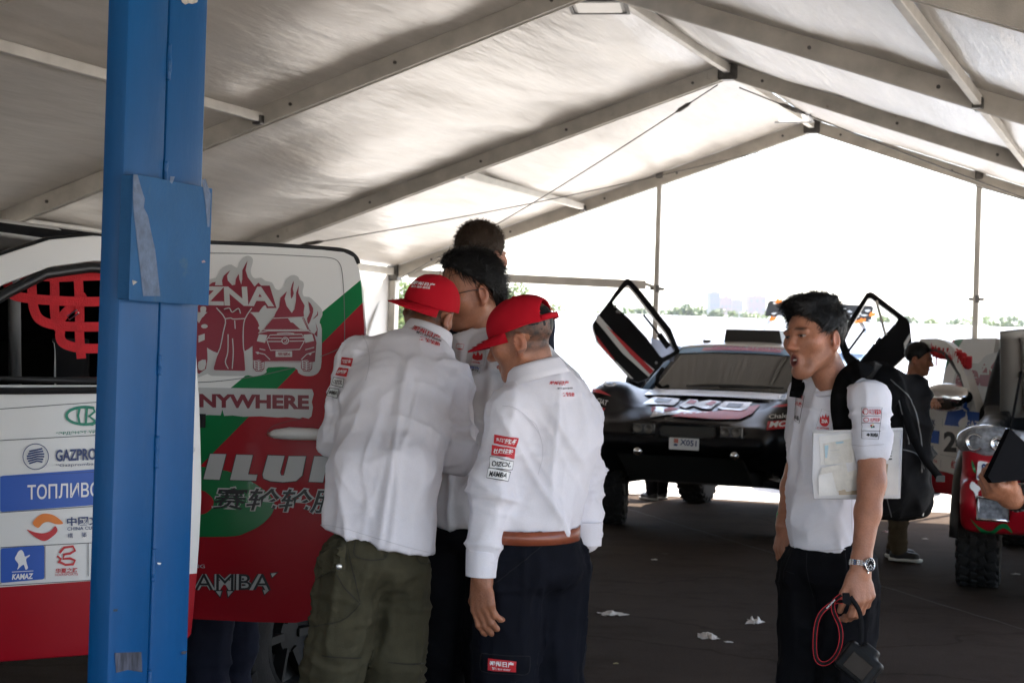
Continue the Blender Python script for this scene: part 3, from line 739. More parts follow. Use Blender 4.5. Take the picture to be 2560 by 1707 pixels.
def panel(q, surf, m, parent, cut=0., name='sticker', r=0.):
    if r > 0:
        n = 5; pts = []; bl, br, tr, tl = [np.array(p, float) for p in q]; C = [tl, tr, br, bl]
        for i in range(4):
            c, p, nx = C[i], C[i-1], C[(i+1) % 4]; d0 = (p-c)/np.linalg.norm(p-c); d1 = (nx-c)/np.linalg.norm(nx-c)
            for k in range(n):
                t = k/(n-1); pts.append(tuple(c+d0*r*(1-t)**2+d1*r*t**2))
        v, f = poly2d([pts])
    else: v, f = poly2d([[q[3], q[2], q[1], q[0]]])
    return put(name, v, f, surf, m, parent, cut)
def ell2d(cx, cy, rx, ry, n=28, a0=0., a1=2*math.pi): return [(cx+rx*math.cos(a0+(a1-a0)*k/n), cy+ry*math.sin(a0+(a1-a0)*k/n)) for k in range(n)]
def spl(pts, n=6, closed=True):
    """Catmull-Rom through pixel points"""
    P_ = np.array(pts, float); m = len(P_); o = []
    for i in range(m if closed else m-1):
        a, b, c, d = (P_[(i-1) % m], P_[i], P_[(i+1) % m], P_[(i+2) % m]) if closed else (P_[max(i-1, 0)], P_[i], P_[i+1], P_[min(i+2, m-1)])
        for k in range(n):
            t = k/n; o.append(tuple(.5*((2*b)+(c-a)*t+(2*a-5*b+4*c-d)*t*t+(3*b-a-3*c+d)*t**3)))
    if not closed: o.append(tuple(P_[-1]))
    return o
def stroke2d(pts, w, closed=False):
    """polyline -> flat ribbon"""
    P_ = np.array(pts, float); n = len(P_); v = []; f = []
    for i in range(n):
        t = (P_[(i+1) % n]-P_[i-1]) if closed else P_[min(i+1, n-1)]-P_[max(i-1, 0)]
        t = t/(np.linalg.norm(t)+1e-9); q = np.array([-t[1], t[0]]); v += [P_[i]+q*w/2, P_[i]-q*w/2]
    for i in range(n if closed else n-1):
        j = (i+1) % n; f.append((2*i, 2*j, 2*j+1, 2*i+1))
    return np.array(v), f
def planesurf(p0, n, off=.003):
    p0 = Vector(p0); n = Vector(n).normalized(); return lambda x, y: onplane(x, y, p0+n*off, n)
def meshsurf(tree, off=.0025):
    o = Vector((0, 0, CAMZ))
    def f(x, y):
        d = ray(x, y).normalized(); h = tree.ray_cast(o, d)
        if h[0] is None: return None
        n = h[1]; n = n if n.dot(d) < 0 else -n
        return h[0]+n*off-d*off
    return f
pw = lambda n, c, r=.5, **k: mat(n, c, r, **k)
INK = pw('ink_black', (.012, .012, .014)); INKW = pw('ink_white', (.78, .78, .78)); INKR = pw('ink_red', (.5, .012, .02)); INKB = pw('ink_blue', (.012, .085, .42))
INKN = pw('ink_navy', (.01, .03, .13)); INKG = pw('ink_green', (.0, .2, .12)); INKO = pw('ink_orange', (.75, .2, .02)); INKGR = pw('ink_grey', (.42, .43, .44)); INKC = pw('ink_crimson', (.22, .01, .025))
# ================================================================== rally pickups
def paint(name, base, layers, rough=.38, coat=.05, bump=0.):
    """car paint with flat colour fields: layers ((nx,ny,nz),d,colour) apply where n.p > d"""
    m = bpy.data.materials.new(name); m.use_nodes = True; nt = m.node_tree; N = nt.nodes; L = nt.links; b = N['Principled BSDF']
    b.inputs['Roughness'].default_value = rough; b.inputs['Coat Weight'].default_value = coat; b.inputs['Coat Roughness'].default_value = .05; b.inputs['Specular IOR Level'].default_value = .22
    tc = N.new('ShaderNodeTexCoord'); cur = None
    for (n, d, c) in layers:
        vm = N.new('ShaderNodeVectorMath'); vm.operation = 'DOT_PRODUCT'; vm.inputs[1].default_value = n; L.new(tc.outputs['Object'], vm.inputs[0])
        gt = N.new('ShaderNodeMath'); gt.operation = 'GREATER_THAN'; gt.inputs[1].default_value = d; L.new(vm.outputs['Value'], gt.inputs[0])
        mx = N.new('ShaderNodeMix'); mx.data_type = 'RGBA'; L.new(gt.outputs[0], mx.inputs[0])
        if cur is None: mx.inputs[6].default_value = (*base, 1)
        else: L.new(cur, mx.inputs[6])
        mx.inputs[7].default_value = (*c, 1); cur = mx.outputs[2]
    nz = N.new('ShaderNodeTexNoise'); nz.inputs['Scale'].default_value = 5; nz.inputs['Detail'].default_value = 6; L.new(tc.outputs['Object'], nz.inputs['Vector'])
    mr = N.new('ShaderNodeMapRange'); mr.inputs[1].default_value = .35; mr.inputs[2].default_value = .75; mr.inputs[3].default_value = rough*.8; mr.inputs[4].default_value = rough*1.5
    L.new(nz.outputs[0], mr.inputs[0]); L.new(mr.outputs[0], b.inputs['Roughness'])
    if cur is not None: L.new(cur, b.inputs['Base Color'])
    else: b.inputs['Base Color'].default_value = (*base, 1)
    return m
WHITE, RED, GREEN = (.72, .71, .69), (.31, .004, .012), (.0, .15, .04)
rubber = mat('tyre_rubber', (.016, .015, .0145), .88, spec=.2, var=.3, vs=14, bump=.3, bs=90, stain=(.06, .055, .05), stain_s=9, stain_t=.64)
rimm = mat('rim_alloy', (.012, .012, .012), .6, .0, spec=.2, var=.2, vs=9); rimw = mat('rim_white', (.55, .54, .52), .5, var=.2, vs=9)
dark = mat('interior_black', (.008, .008, .009), .85, spec=.15, var=.3, vs=9); grey = mat('interior_grey', (.2, .2, .2), .6, var=.2, vs=8)
chrome = mat('chrome', (.75, .75, .76), .12, 1.); glassm = mat('headlamp_glass', (.22, .23, .25), .08, spec=.8, var=.5, vs=30)
webr = mat('red_webbing', (.5, .008, .015), .75, var=.15, vs=30, bump=.5, bs=260)
def tyre_part(root, c, r, w, rim=None, steer=0., camber=0., nlug=26, face=None):
    """wheel > tyre, rim ; axle along local y"""
    Mr = Matrix.Rotation(steer, 3, 'Z') @ Matrix.Rotation(camber, 3, 'X') @ Matrix.Rotation(R(-90), 3, 'X')
    hw = w/2; ri = r*.52
    prof = [(ri, -hw*.86), (ri*1.12, -hw*.97), (r*.8, -hw*1.03), (r*.9, -hw*.99), (r*.955, -hw*.86), (r*.968, -hw*.5), (r*.972, 0), (r*.968, hw*.5), (r*.955, hw*.86), (r*.9, hw*.99), (r*.8, hw*1.03), (ri*1.12, hw*.97), (ri, hw*.86)]
    mb = MB(); mb.lathe(prof, Mr, 40, 0, c)
    for k in range(nlug):
        a = 2*math.pi*k/nlug
        for (oy, da, ww) in ((-.68, 0, .3), (-.22, .5, .21), (.22, 0, .21), (.68, .5, .3)):
            aa = a+da*2*math.pi/nlug; Ml = Mr @ Matrix.Rotation(aa, 3, 'Z') @ Matrix.Rotation(.35*(1 if oy > 0 else -1), 3, 'X')
            cc = Vector(c)+Mr @ Vector((math.cos(aa)*r*.965, math.sin(aa)*r*.965, oy*hw))
            mb.box(cc, (r*.034, r*.075, hw*ww*.8), Ml, 0, .004)
        for sg in (-1, 1):
            aa = a+(.25 if sg > 0 else .75)*2*math.pi/nlug; Ml = Mr @ Matrix.Rotation(aa, 3, 'Z')
            cc = Vector(c)+Mr @ Vector((math.cos(aa)*r*.9, math.sin(aa)*r*.9, sg*hw*.97)); mb.box(cc, (r*.055, r*.05, hw*.07), Ml, 0, .003)
    wh = mb.build('wheel', rubber, root); autosmooth(wh, 30)
    for sg in (-1, 1):
        mb = MB(); mb.lathe([(ri*1.03, sg*hw*.9), (ri*.95, sg*hw*.93), (ri*.88, sg*hw*.6), (ri*.4, sg*hw*.35), (ri*.34, sg*hw*.7), (ri*.1, sg*hw*.72), (.001, sg*hw*.72)], Mr, 28, 0, c)
        for k in range(6):
            a = k*math.pi/3; mb.bar(Vector(c)+Mr @ Vector((math.cos(a)*ri*.3, math.sin(a)*ri*.3, sg*hw*.62)), Vector(c)+Mr @ Vector((math.cos(a)*ri*.92, math.sin(a)*ri*.92, sg*hw*.72)), ri*.22, .03)
        mb.build('rim', rim or rimm, wh, False)
    return wh
def slab(name, loops, mp3, thick, m, parent, rows=.06, bev=.006, cols=0., nrm=None):
    """flat outlines (s,z) with holes, bent through mp3, given thickness"""
    v, f = poly2d(loops); bm = bmesh.new(); bv = [bm.verts.new((x, y, 0)) for x, y in v]
    for q in f:
        try: bm.faces.new([bv[i] for i in q])
        except ValueError: pass
    for ax, st in ((1, rows), (0, cols)):
        if st <= 0: continue
        lo, hi = v[:, ax].min(), v[:, ax].max(); z = lo+st
        while z < hi:
            co = [0, 0, 0]; co[ax] = z; no = [0, 0, 0]; no[ax] = 1
            bmesh.ops.bisect_plane(bm, geom=bm.verts[:]+bm.edges[:]+bm.faces[:], plane_co=co, plane_no=no, dist=1e-5); z += st
    bmesh.ops.dissolve_limit(bm, angle_limit=.001, verts=bm.verts[:], edges=bm.edges[:]) if False else None
    bm.verts.index_update(); vv = [mp3(p.co.x, p.co.y) for p in bm.verts]; ff = [[p.index for p in q.verts] for q in bm.faces]; bm.free()
    o = mk(name, vv, ff, m, parent, True)
    bm = bmesh.new(); bm.from_mesh(o.data); bmesh.ops.recalc_face_normals(bm, faces=bm.faces[:])
    if nrm is not None:
        s_ = sum((q.normal.dot(nrm)*q.calc_area() for q in bm.faces))
        if s_ < 0: bmesh.ops.reverse_faces(bm, faces=bm.faces[:])
    bm.to_mesh(o.data); bm.free()
    sm_ = o.modifiers.new('thick', 'SOLIDIFY'); sm_.thickness = thick; sm_.offset = -1
    if bev: b_ = o.modifiers.new('edge', 'BEVEL'); b_.width = bev; b_.segments = 2; b_.limit_method = 'ANGLE'; b_.angle_limit = R(50)
    o.modifiers.new('wn', 'WEIGHTED_NORMAL').keep_sharp = True
    return o
_PICK = {}
def pickup_body():
    if _PICK: return _PICK['v'], _PICK['q']
    F = Field((-4.25, -1.02, .3), (1.05, 1.02, 1.95), .022)
    F.poly([(-.42, .5), (-2.58, .5), (-2.58, 1.32), (-.42, 1.26)], -.9, .9, rad=.05)                      # cab tub
    F.poly([(-.2, 1.2), (-1.02, 1.76), (-1.3, 1.815), (-2.2, 1.81), (-2.42, 1.75), (-2.62, 1.3)], -.86, .86, rad=.06, k=.03)
    F.half((0, .9, 1.3), (0, .95, .2), .05); F.half((0, -.9, 1.3), (0, -.95, .2), .05)
    F.poly([(-.5, .62), (-2.48, .62), (-2.48, 1.28), (-2.3, 1.74), (-1.3, 1.76), (-1.05, 1.71), (-.42, 1.24)], -.84, .84, rad=.04, op='-')
    for sg in (-1, 1):
        F.poly([(-.66, .66), (-1.66, .66), (-1.68, 1.25), (-1.62, 1.66), (-1.2, 1.68), (-1.02, 1.62), (-.62, 1.28)], sg*.6, sg*1.1, rad=.03, op='-')
        F.poly([(-1.86, .66), (-2.3, .66), (-2.44, 1.0), (-2.44, 1.25), (-2.3, 1.6), (-1.86, 1.66)], sg*.6, sg*1.1, rad=.03, op='-')
    F.rbox((-.55, 0, 1.52), (.55, .72, .2), np.array(Matrix.Rotation(R(-34), 3, 'Y')), rad=.05, op='-') if False else None
    F.poly([(-.1, 1.3), (-1.0, 1.92), (-1.15, 1.7), (-.35, 1.2)], -.72, .72, rad=.04, op='-')           # windscreen
    F.poly([(-2.2, 1.68), (-2.3, 1.4), (-2.8, 1.4), (-2.8, 1.68)], -.62, .62, rad=.05, op='-')           # rear window
    F.poly([(-.38, .55), (.62, .58), (.8, .75), (.8, 1.04), (.6, 1.13), (-.4, 1.22)], -.87, .87, rad=.09, k=.04)   # wings
    F.poly([(-.32, .75), (.66, .75), (.66, 1.4), (-.32, 1.4)], -.66, .66, rad=.04, op='-')                  # engine bay
    F.poly([(.5, .42), (.86, .46), (.96, .62), (.94, .8), (.6, .84)], -.86, .86, rad=.08, k=.06)                # bumper
    F.rbox((.96, 0, .9), (.1, .5, .13), rad=.03, op='-')
    for sg in (-1, 1): F.rbox((.97, sg*.64, .62), (.08, .1, .075), rad=.03, op='-')
    F.poly([(-2.62, .55), (-4.15, .6), (-4.15, 1.25), (-2.62, 1.27)], -.9, .9, rad=.06)
    F.poly([(-2.72, .75), (-4.08, .75), (-4.08, 1.5), (-2.72, 1.5)], -.8, .8, rad=.03, op='-')
    for x in (0, -3.15):
        F.poly(ell2d(x, .42, .5, .5, 20), -1.1, -.45, rad=.02, op='-'); F.poly(ell2d(x, .42, .5, .5, 20), .45, 1.1, rad=.02, op='-')
    v, q = F.mesh(1); _PICK['v'], _PICK['q'] = v, q; return v, q
body_paint = paint('pickup_livery', WHITE, [((0, 0, -1), -.95, RED), ((.0, 0, -1), -.44, (.05, .05, .05))])
body_paint2 = paint('second_pickup_livery', WHITE, [((.8, 0, .6), .40, (.012, .012, .013)), ((.18, 0, -1), -1.02, RED), ((.0, 0, -1), -.44, (.05, .05, .05))])
FDOOR = [(.0, .60), (.03, .565), (1.01, .56), (1.042, .6), (1.05, 1.0), (1.046, 1.28), (1.036, 1.55), (1.02, 1.70), (.98, 1.742), (.73, 1.745), (.6, 1.725), (.447, 1.668), (.25, 1.5), (.05, 1.29), (0, 1.22)]
FWIN = [(.16, 1.315), (.28, 1.445), (.46, 1.59), (.6, 1.648), (.73, 1.672), (.93, 1.672), (.97, 1.65), (.985, 1.55), (.995, 1.325)]
def bulge(z): return .035*math.sin(math.pi*min(1, max(0, (z-.5)/.85))) if z < 1.35 else -.14*(z-1.35)
class Door:
    """map of a hinged door: s from the hinge, z up (ride height added)"""
    def __init__(s, root, hinge, ang, side, dz=0.):
        s.root = root; s.side = side; s.dz = dz; c, sn = math.cos(ang), math.sin(ang)
        s.h = Vector((hinge[0], hinge[1], 0)); s.d = Vector((-c, side*sn, 0)); s.n = Vector((sn, side*c, 0)); s.W = wmat(root)
    def at(s, a, z, off=0.): return s.h+s.d*a+s.n*(bulge(z)+off)+Vector((0, 0, z+s.dz))
    def inv(s, px, py):                     # photo pixel -> (s, z) on the flat door plane
        p0 = s.W@s.h; n = s.W.to_3x3()@s.n; q = s.W.inverted()@onplane(px, py, p0, n); return (q-s.h).dot(s.d), q.z-s.dz
    def surf(s, off=.003):
        p0 = s.W@s.h; n = s.W.to_3x3()@s.n
        def f(px, py):
            o = 0.
            for _ in range(3):
                q = s.W.inverted()@onplane(px, py, p0+n*(o+off), n); o = bulge(q.z-s.dz)
            return s.W@(q)
        return f
def mkdoor(D, loops, m, thick=.07, name='door'):
    return slab(name, loops, lambda a, z: D.at(a, z), thick, m, D.root, nrm=D.n)
def ring(D, name, loop, w, off, m, parent, r=.009):
    mb = MB(); pts = [D.at(a, z, off) for a, z in loop]; mb.tube(pts, r, 6, closed=True); return mb.build(name, m, parent, True)
def pickup(name, label, pos, dz, cfg, group):
    rotz = math.atan2(-math.cos(PSI), -math.sin(PSI)); root = thing(name, label, 'pickup', pos, rotz, group)
    v, q = pickup_body()
    F_ = Field
    cen = v[q].mean(1); nq = np.cross(v[q[:, 2]]-v[q[:, 0]], v[q[:, 3]]-v[q[:, 1]]); rel = cen-np.stack([np.clip(cen[:, 0], -2.2, -.9), 0*cen[:, 0], 0*cen[:, 0]+1.2], 1)
    inner = ((nq*rel).sum(1) > 0) & (cen[:, 0] < -.3) & (cen[:, 0] > -2.58) & (cen[:, 2] > .5) & (cen[:, 2] < 1.8)
    b = mk('body', v+np.array([0, 0, dz]), q, [cfg.get('paint', body_paint), dark], root, mi=inner.astype(int))
    for (x, y) in ((0, .82), (0, -.82), (-3.15, .82), (-3.15, -.82)): tyre_part(root, (x, y, .405), .405, .28, steer=cfg.get('steer', 0) if x == 0 else 0)
    # axles, chassis
    mb = MB()
    for x in (0, -3.15): mb.cyl((x, -.7, .42), (x, .7, .42), .05)
    mb.box((-1.6, .42, .5+dz), (2.3, .05, .06)); mb.box((-1.6, -.42, .5+dz), (2.3, .05, .06)); mb.box((-1.5, 0, .56+dz), (1.0, .8, .03)); mb.build('chassis', dark, root)
    mb = MB(); mb.grid(lambda u, w: Vector((-.3-.72*u, (w-.5)*1.46, 1.27+.48*u+dz+.02*math.sin(math.pi*w))), 8, 12)
    o = mb.build('windscreen', mat('tinted_glass', (.05, .06, .06), .05, trans=.8), root, True)
    mb = MB(); mb.grid(lambda u, w: Vector((-2.53+.2*u, (w-.5)*1.36, 1.34+.38*u+dz)), 4, 6); mb.build('rear_window', mat('smoked_glass', (.01, .011, .012), .08), root, True)
    # cabin
    for sy in (.4, -.4):
        S_ = Field((-1.75, sy-.32, .5), (-.75, sy+.32, 1.62), .02)
        S_.rbox((-1.2, sy, .78), (.27, .25, .1), rad=.06); S_.rbox((-1.5, sy, 1.1), (.09, .24, .36), np.array(Matrix.Rotation(R(-14), 3, 'Y')), rad=.06, k=.05)
        S_.rbox((-1.57, sy, 1.45), (.07, .14, .13), rad=.05, k=.04)
        for g in (-1, 1): S_.rbox((-1.42, sy+g*.23, 1.18), (.13, .035, .16), rad=.03, k=.04); S_.rbox((-1.1, sy+g*.24, .86), (.2, .035, .09), rad=.03, k=.04)
        sv, sq = S_.mesh(1); st = mk('seat', sv+np.array([0, 0, dz]), sq, dark, root)
        for g in (-1, 1):
            mb = MB(); mb.bar((-1.36, sy+g*.09, .9+dz), (-1.44, sy+g*.07, 1.33+dz), .05, .006, (1, 0, 0)); mb.build('seat_belt', webr, st)
    mb = MB(); mb.box((-.62, 0, 1.1+dz), (.2, .8, .12), None, 0, .05); mb.build('dashboard', dark, root)
    mb = MB(); mb.lathe([(.17+.016*math.cos(a), .016*math.sin(a)) for a in np.linspace(0, 6.28, 8)], Matrix.Rotation(R(65), 3, 'Y'), 24, 0, (-.86, .4, 1.12+dz)); mb.build('steering_wheel', dark, root, True)
    mb = MB()
    for sy in (.68, -.68):
        mb.tube([(-.75, sy, .7+dz), (-.72, sy, 1.22+dz), (-1.2, sy*.95, 1.68+dz), (-1.72, sy*.95, 1.69+dz), (-1.74, sy, .7+dz)], .022, 8)
    mb.tube([(-1.72, .64, 1.69+dz), (-1.72, -.64, 1.69+dz)], .022, 8); mb.tube([(-1.72, .62, 1.66+dz), (-1.74, -.6, .8+dz)], .02, 8)
    mb.build('roll_cage', grey, root, True)
    mb = MB(); mb.box((-1.4, 0, .66+dz), (1.0, .8, .02)); mb.box((-2.44, 0, 1.05+dz), (.02, .8, .38)); mb.box((-1.75, 0, 1.775+dz), (.5, .7, .01)); mb.build('cabin_lining', dark, root)
    mb = MB(); mb.box((.15, 0, .88+dz), (.36, .32, .12), None, 0, .04); mb.box((.2, -.42, 1.0+dz), (.14, .12, .09), None, 0, .03); mb.tube([(.3, -.3, 1.04+dz), (.05, -.4, 1.1+dz), (-.2, -.2, 1.06+dz)], .035, 8)
    mb.build('engine', dark, root)
    # nose
    for sg in (-1, 1):
        L_ = Field((.4, min(sg*.42, sg*.95), .86), (.94, max(sg*.42, sg*.95), 1.24), .012)
        L_.ell((.68, sg*.72, 1.04), (.16, .2, .115), k=0); L_.rbox((.68, sg*.6, 1.04), (.12, .14, .085), rad=.04, k=.05)
        lv, lq = L_.mesh(1); hl = mk('headlight', lv+np.array([0, 0, dz]), lq, glassm, root)
        for (oy, rr) in ((.78, .058), (.63, .05)):
            mb = MB(); mb.lathe([(.001, .0), (rr*.5, .012), (rr*.9, .045), (rr, .05), (rr*.86, .056), (rr*.8, .05), (rr*.45, .03), (.001, .034)], Matrix.Rotation(R(90), 3, 'Y'), 20, 0, (.80-.12*abs(oy-.6), sg*oy, 1.04+dz)); mb.build('projector', chrome, hl, True)
        mb = MB(); mb.box((.6, sg*.7, 1.04+dz), (.05, .17, .07), None, 0, .02); mb.build('reflector', chrome, hl)
        mb = MB(); pr = [(-.1, -.07), (.1, -.07), (.1, .075), (-.1, .075)]
        mb.tube([(.955, sg*.64+a, .62+b_+dz) for a, b_ in pr], .012, 6, closed=True); fo = mb.build('fog_lamp_surround', chrome, root, True)
        mb = MB(); mb.box((.91, sg*.64, .62+dz), (.01, .1, .07)); mb.build('fog_lamp', glassm, fo)
    mb = MB()
    for k in range(5): mb.box((.875, 0, .80+.05*k+dz), (.015, .48, .012))
    mb.box((.85, 0, .9+dz), (.012, .5, .14)); mb.build('grille', dark, root)
    mb = MB(); pts = [(-.35, .68), (.72, .68)]
    ha_ = cfg.get('hood', 0.); hp = Vector((-.36, 0, 1.16+dz)); MH = Matrix.Rotation(-ha_, 3, 'Y')
    def hood(u, w):
        x = 1.16*u; y = (w-.5)*2*(.74-.08*u); return hp+MH@Vector((x, y, .05-.13*u**2.2-.05*abs(2*w-1)**3))
    mb = MB(); mb.grid(hood, 16, 16); ho = mb.build('hood', body_paint if not ha_ else mat('shaded_hood_white', (.3, .29, .27), .45), root, True); ho.modifiers.new('thick', 'SOLIDIFY').thickness = .03  # raised hood's white is greyed to hold the shade of its underside
    if ha_:
        mb = MB()
        for w in (.12, .35, .65, .88): mb.tube([hood(u, w)+MH@Vector((0, 0, -.035)) for u in (.08, .4, .7, .93)], .022, 6)
        for u in (.1, .5, .92): mb.tube([hood(u, w)+MH@Vector((0, 0, -.035)) for w in (.1, .35, .65, .9)], .022, 6)
        mb.build('hood_rib', mat('shaded_hood_white', (.3, .29, .27)), ho, True)
        mb = MB(); mb.tube([(.3, -.62, 1.0+dz), hood(.55, .1)+Vector((0, 0, -.03))], .009, 6); mb.build('prop_rod', dark, ho)
    for sg in (-1, 1):   # wheel arch flares
        for x in (0, -3.15):
            mb = MB(); n_ = 18; rows = []
            for k in range(n_+1):
                a = math.pi*(k/n_)*1.04-.02*math.pi; rows.append([Vector((x+math.cos(a)*rr, sg*yy, .42+math.sin(a)*rr+dz)) for rr, yy in ((.5, .86), (.5, .965), (.555, .96), (.585, .90))])
            vv = [p for r_ in rows for p in r_]; ff = [(i*4+j, i*4+j+1, i*4+5+j, i*4+4+j) for i in range(n_) for j in range(3)]
            mb.add(vv, ff); o = mb.build('wheel_arch_flare', blk, root, True); o.modifiers.new('t', 'SOLIDIFY').thickness = .012
    return root
# ------------------------------------------------------------------ pickup beside the lift column
fdir = Vector((-math.sin(PSI), -math.cos(PSI), 0)); ldir = Vector((math.cos(PSI), -math.sin(PSI), 0))
h1 = Vector((-1.75, 4.48, 0)); o1 = h1+fdir*.62-ldir*.92
tr1 = pickup('rally_pickup', 'white red and green rally pickup with both side doors open behind the blue lift column', o1, .085, {}, 'rally pickups')
D1 = Door(tr1, (-.62, .92), R(32), 1, .085)
def fieldline(D, a, b, flip=1):
    """half-plane (n,d) in the root's own frame through two photo pixels on the door plane"""
    (s0, z0), (s1, z1) = D.inv(*a), D.inv(*b); p0, p1 = D.at(s0, z0), D.at(s1, z1); n = (p1-p0).cross(D.n); n.normalize(); n *= flip; return (tuple(n), n.dot(p0))
nb, db = fieldline(D1, (0, 1463), (215, 1448), 1)
if nb[2] > 0: nb, db = tuple(-c for c in nb), -db
fp = paint('front_door_livery', WHITE, [(nb, db, RED)])
d1 = mkdoor(D1, [FDOOR, FWIN], fp, .075)
ring(D1, 'window_seal', [(a+(.018 if a < .5 else -.012), z+(.012 if z < 1.45 else -.02)) for a, z in FWIN], .03, -.012, blk, d1, .016)
mb = MB(); mb.tube([D1.at(a, z, -.03) for a, z in FDOOR[7:14]], .008, 6); mb.build('edge_seal', blk, d1, True)
mb = MB(); mb.tube([D1.at(.1, 1.30, .006), D1.at(.5, 1.302, .006), D1.at(1.0, 1.312, .006)], .011, 6); mb.build('belt_moulding', blk, d1)
mb = MB(); mb.box(D1.at(1.055, 1.22, -.035), (.012, .02, .02)); mb.build('latch', dark, d1)
mb = MB(); mb.tube([D1.at(a, 1.14, .03) for a in (.86, .9, .96, 1.01)], [.006, .015, .015, .008], 8); mb.build('door_handle', mat('handle_white', WHITE, .3), d1, True)
S1 = D1.surf(.0035); S1b = D1.surf(.005)
def z1q(x0, y0, x1, y1, sl=-.045):     # quad in the left crop frame: baseline start (x0,y1), slope sl
    dy = (x1-x0)*sl; return [Zc(x0, y1), Zc(x1, y1+dy), Zc(x1, y0+dy), Zc(x0, y0)]
def line1(a, b, w=1.6, m=INK): v, f = stroke2d([Zc(*a), Zc(*b)], w); put('sticker_edge', v, f, S1, m, d1)
for a, b in (((-200, 662), (500, 612)), ((-200, 764), (500, 726)), ((0, 875), (430, 852)), ((0, 995), (430, 966)), ((2, 1112), (430, 1090)), ((-200, 1252), (430, 1214)), ((3, 880), (3, 1235)), ((151, 1105), (151, 1218)), ((296, 1096), (296, 1208))): line1(a, b)
panel([Zc(0, 993), Zc(420, 962), Zc(420, 842), Zc(0, 872)], S1, INKB, d1, r=7)
panel([Zc(2, 1231), Zc(149, 1218), Zc(149, 1104), Zc(2, 1115)], S1, INKB, d1, r=6)
lettering('ТОПЛИВО', z1q(92, 902, 336, 952), S1b, INKW, d1, .015)
lettering('GAZPROMBANK', z1q(187, 784, 446, 824), S1, INKN, d1, .03)
lettering('“Gazprombank” JSC', z1q(189, 832, 390, 844), S1, INKN, d1)
lettering('“ЭРДЭНЭТ ҮЙЛДВЭР”', z1q(188, 722, 400, 736), S1, INKG, d1, .012)
lettering('中國文化', z1q(225, 1010, 375, 1040), S1, INKN, d1, .02)
lettering('CHINA CULTURE', z1q(226, 1044, 360, 1055), S1, INKN, d1, .01)
lettering('構', z1q(227, 1064, 245, 1081), S1, INKN, d1); lettering('築', z1q(274, 1061, 292, 1078), S1, INKN, d1)
lettering('KAMAZ', z1q(40, 1201, 112, 1220), S1b, INKW, d1, .04, .15)
lettering('华夏之路', z1q(186, 1182, 262, 1199), S1, INKR, d1, .02)
lettering('HXRSPORTS', z1q(187, 1200, 262, 1208), S1, INKR, d1)
def st1(pts, w, m, k=1): v, f = stroke2d([Zc(*p) for p in pts], w); put('emblem', v, f, S1 if k else S1b, m, d1)
st1(ell2d(285, 670, 62, 29, 30, .9, 5.4), 7, INKG); st1([(268, 642), (262, 670), (268, 700)], 6, INKG); st1([(292, 642), (288, 700), (312, 700), (318, 686), (300, 672), (318, 656), (312, 642), (292, 642)], 6, INKG)
st1(ell2d(120, 807, 43, 43)+[(163, 807)], 2, INKN)
for k in range(6): st1([(88+4*abs(k-2.5), 790+8*k), (105, 788+8*k), (125, 784+7.5*k), (150-3*abs(k-2.5), 780+9*k)], 4, INKN)
def pg1(pts, m, n=5, s_=S1): v, f = poly2d([spl([Zc(*p) for p in pts], n)]); put('emblem', v, f, s_, m, d1)
pg1([(110, 1030), (130, 1005), (155, 998), (185, 1006), (212, 1030), (190, 1034), (165, 1026), (145, 1030), (128, 1046)], INKO)
pg1([(90, 1052), (115, 1060), (145, 1064), (170, 1056), (185, 1040), (193, 1055), (180, 1072), (150, 1090), (120, 1078)], INKR)
pg1([(62, 1125), (72, 1120), (80, 1130), (84, 1142), (100, 1136), (98, 1142), (88, 1150), (90, 1166), (94, 1180), (86, 1186), (80, 1170), (70, 1175), (58, 1186), (62, 1168), (50, 1150), (56, 1136)], INKW, 3, S1b)
st1([(40, 1194), (112, 1190)], 1.5, INKW, 0)
st1([(200, 1130), (215, 1112), (245, 1108), (252, 1122), (235, 1132), (215, 1135), (212, 1150), (235, 1148), (252, 1155), (246, 1168), (220, 1170), (200, 1160)], 6, INKR); st1([(192, 1140), (204, 1150), (196, 1164)], 5, INKR)
# window net
nm = MB()
def N1(x, y, o=-.045): # point just inside the window plane
    s_, z = D1.inv(*Zc(x, y)); return D1.at(s_, z, o)
net = []
def strap(pts, o=-.045):
    v = []; f = []; wd = .0135
    P3 = [N1(x, y, o) for x, y in pts]
    for i, p in enumerate(P3):
        t = (P3[min(i+1, len(P3)-1)]-P3[max(i-1, 0)]).normalized(); q = t.cross(D1.n).normalized(); v += [p+q*wd, p-q*wd]
    f = [(2*i, 2*i+2, 2*i+3, 2*i+1) for i in range(len(P3)-1)]
    o_ = mk('net_strap', v, f, webr, net_root, False); o_.modifiers.new('t', 'SOLIDIFY').thickness = .003
net_root = d1
for k, pts in enumerate((spl([(48, 190), (120, 195), (220, 203), (320, 200), (400, 198)], 4, False), spl([(60, 195), (68, 240), (90, 268), (200, 282), (330, 287), (400, 285)], 5, False), spl([(148, 165), (147, 250), (150, 310), (172, 350), (230, 368), (300, 372), (400, 372)], 5, False),
    spl([(228, 150), (226, 250), (222, 310), (226, 360), (238, 384)], 4, False), spl([(240, 384), (238, 410), (255, 432), (310, 445), (400, 445)], 5, False), spl([(312, 145), (312, 300), (306, 400), (308, 480)], 3, False), spl([(228, 376), (260, 330), (300, 295), (340, 270)], 4, False))): strap(pts, -.045-.004*k)
mb = MB(); c = N1(263, 325, -.02); mb.tube([c+D1.d*a+Vector((0, 0, z)) for a, z in ((-.014, -.01), (.014, .01), (.02, 0), (-.008, -.02))], .002, 6, closed=True); mb.build('buckle', chrome, d1)

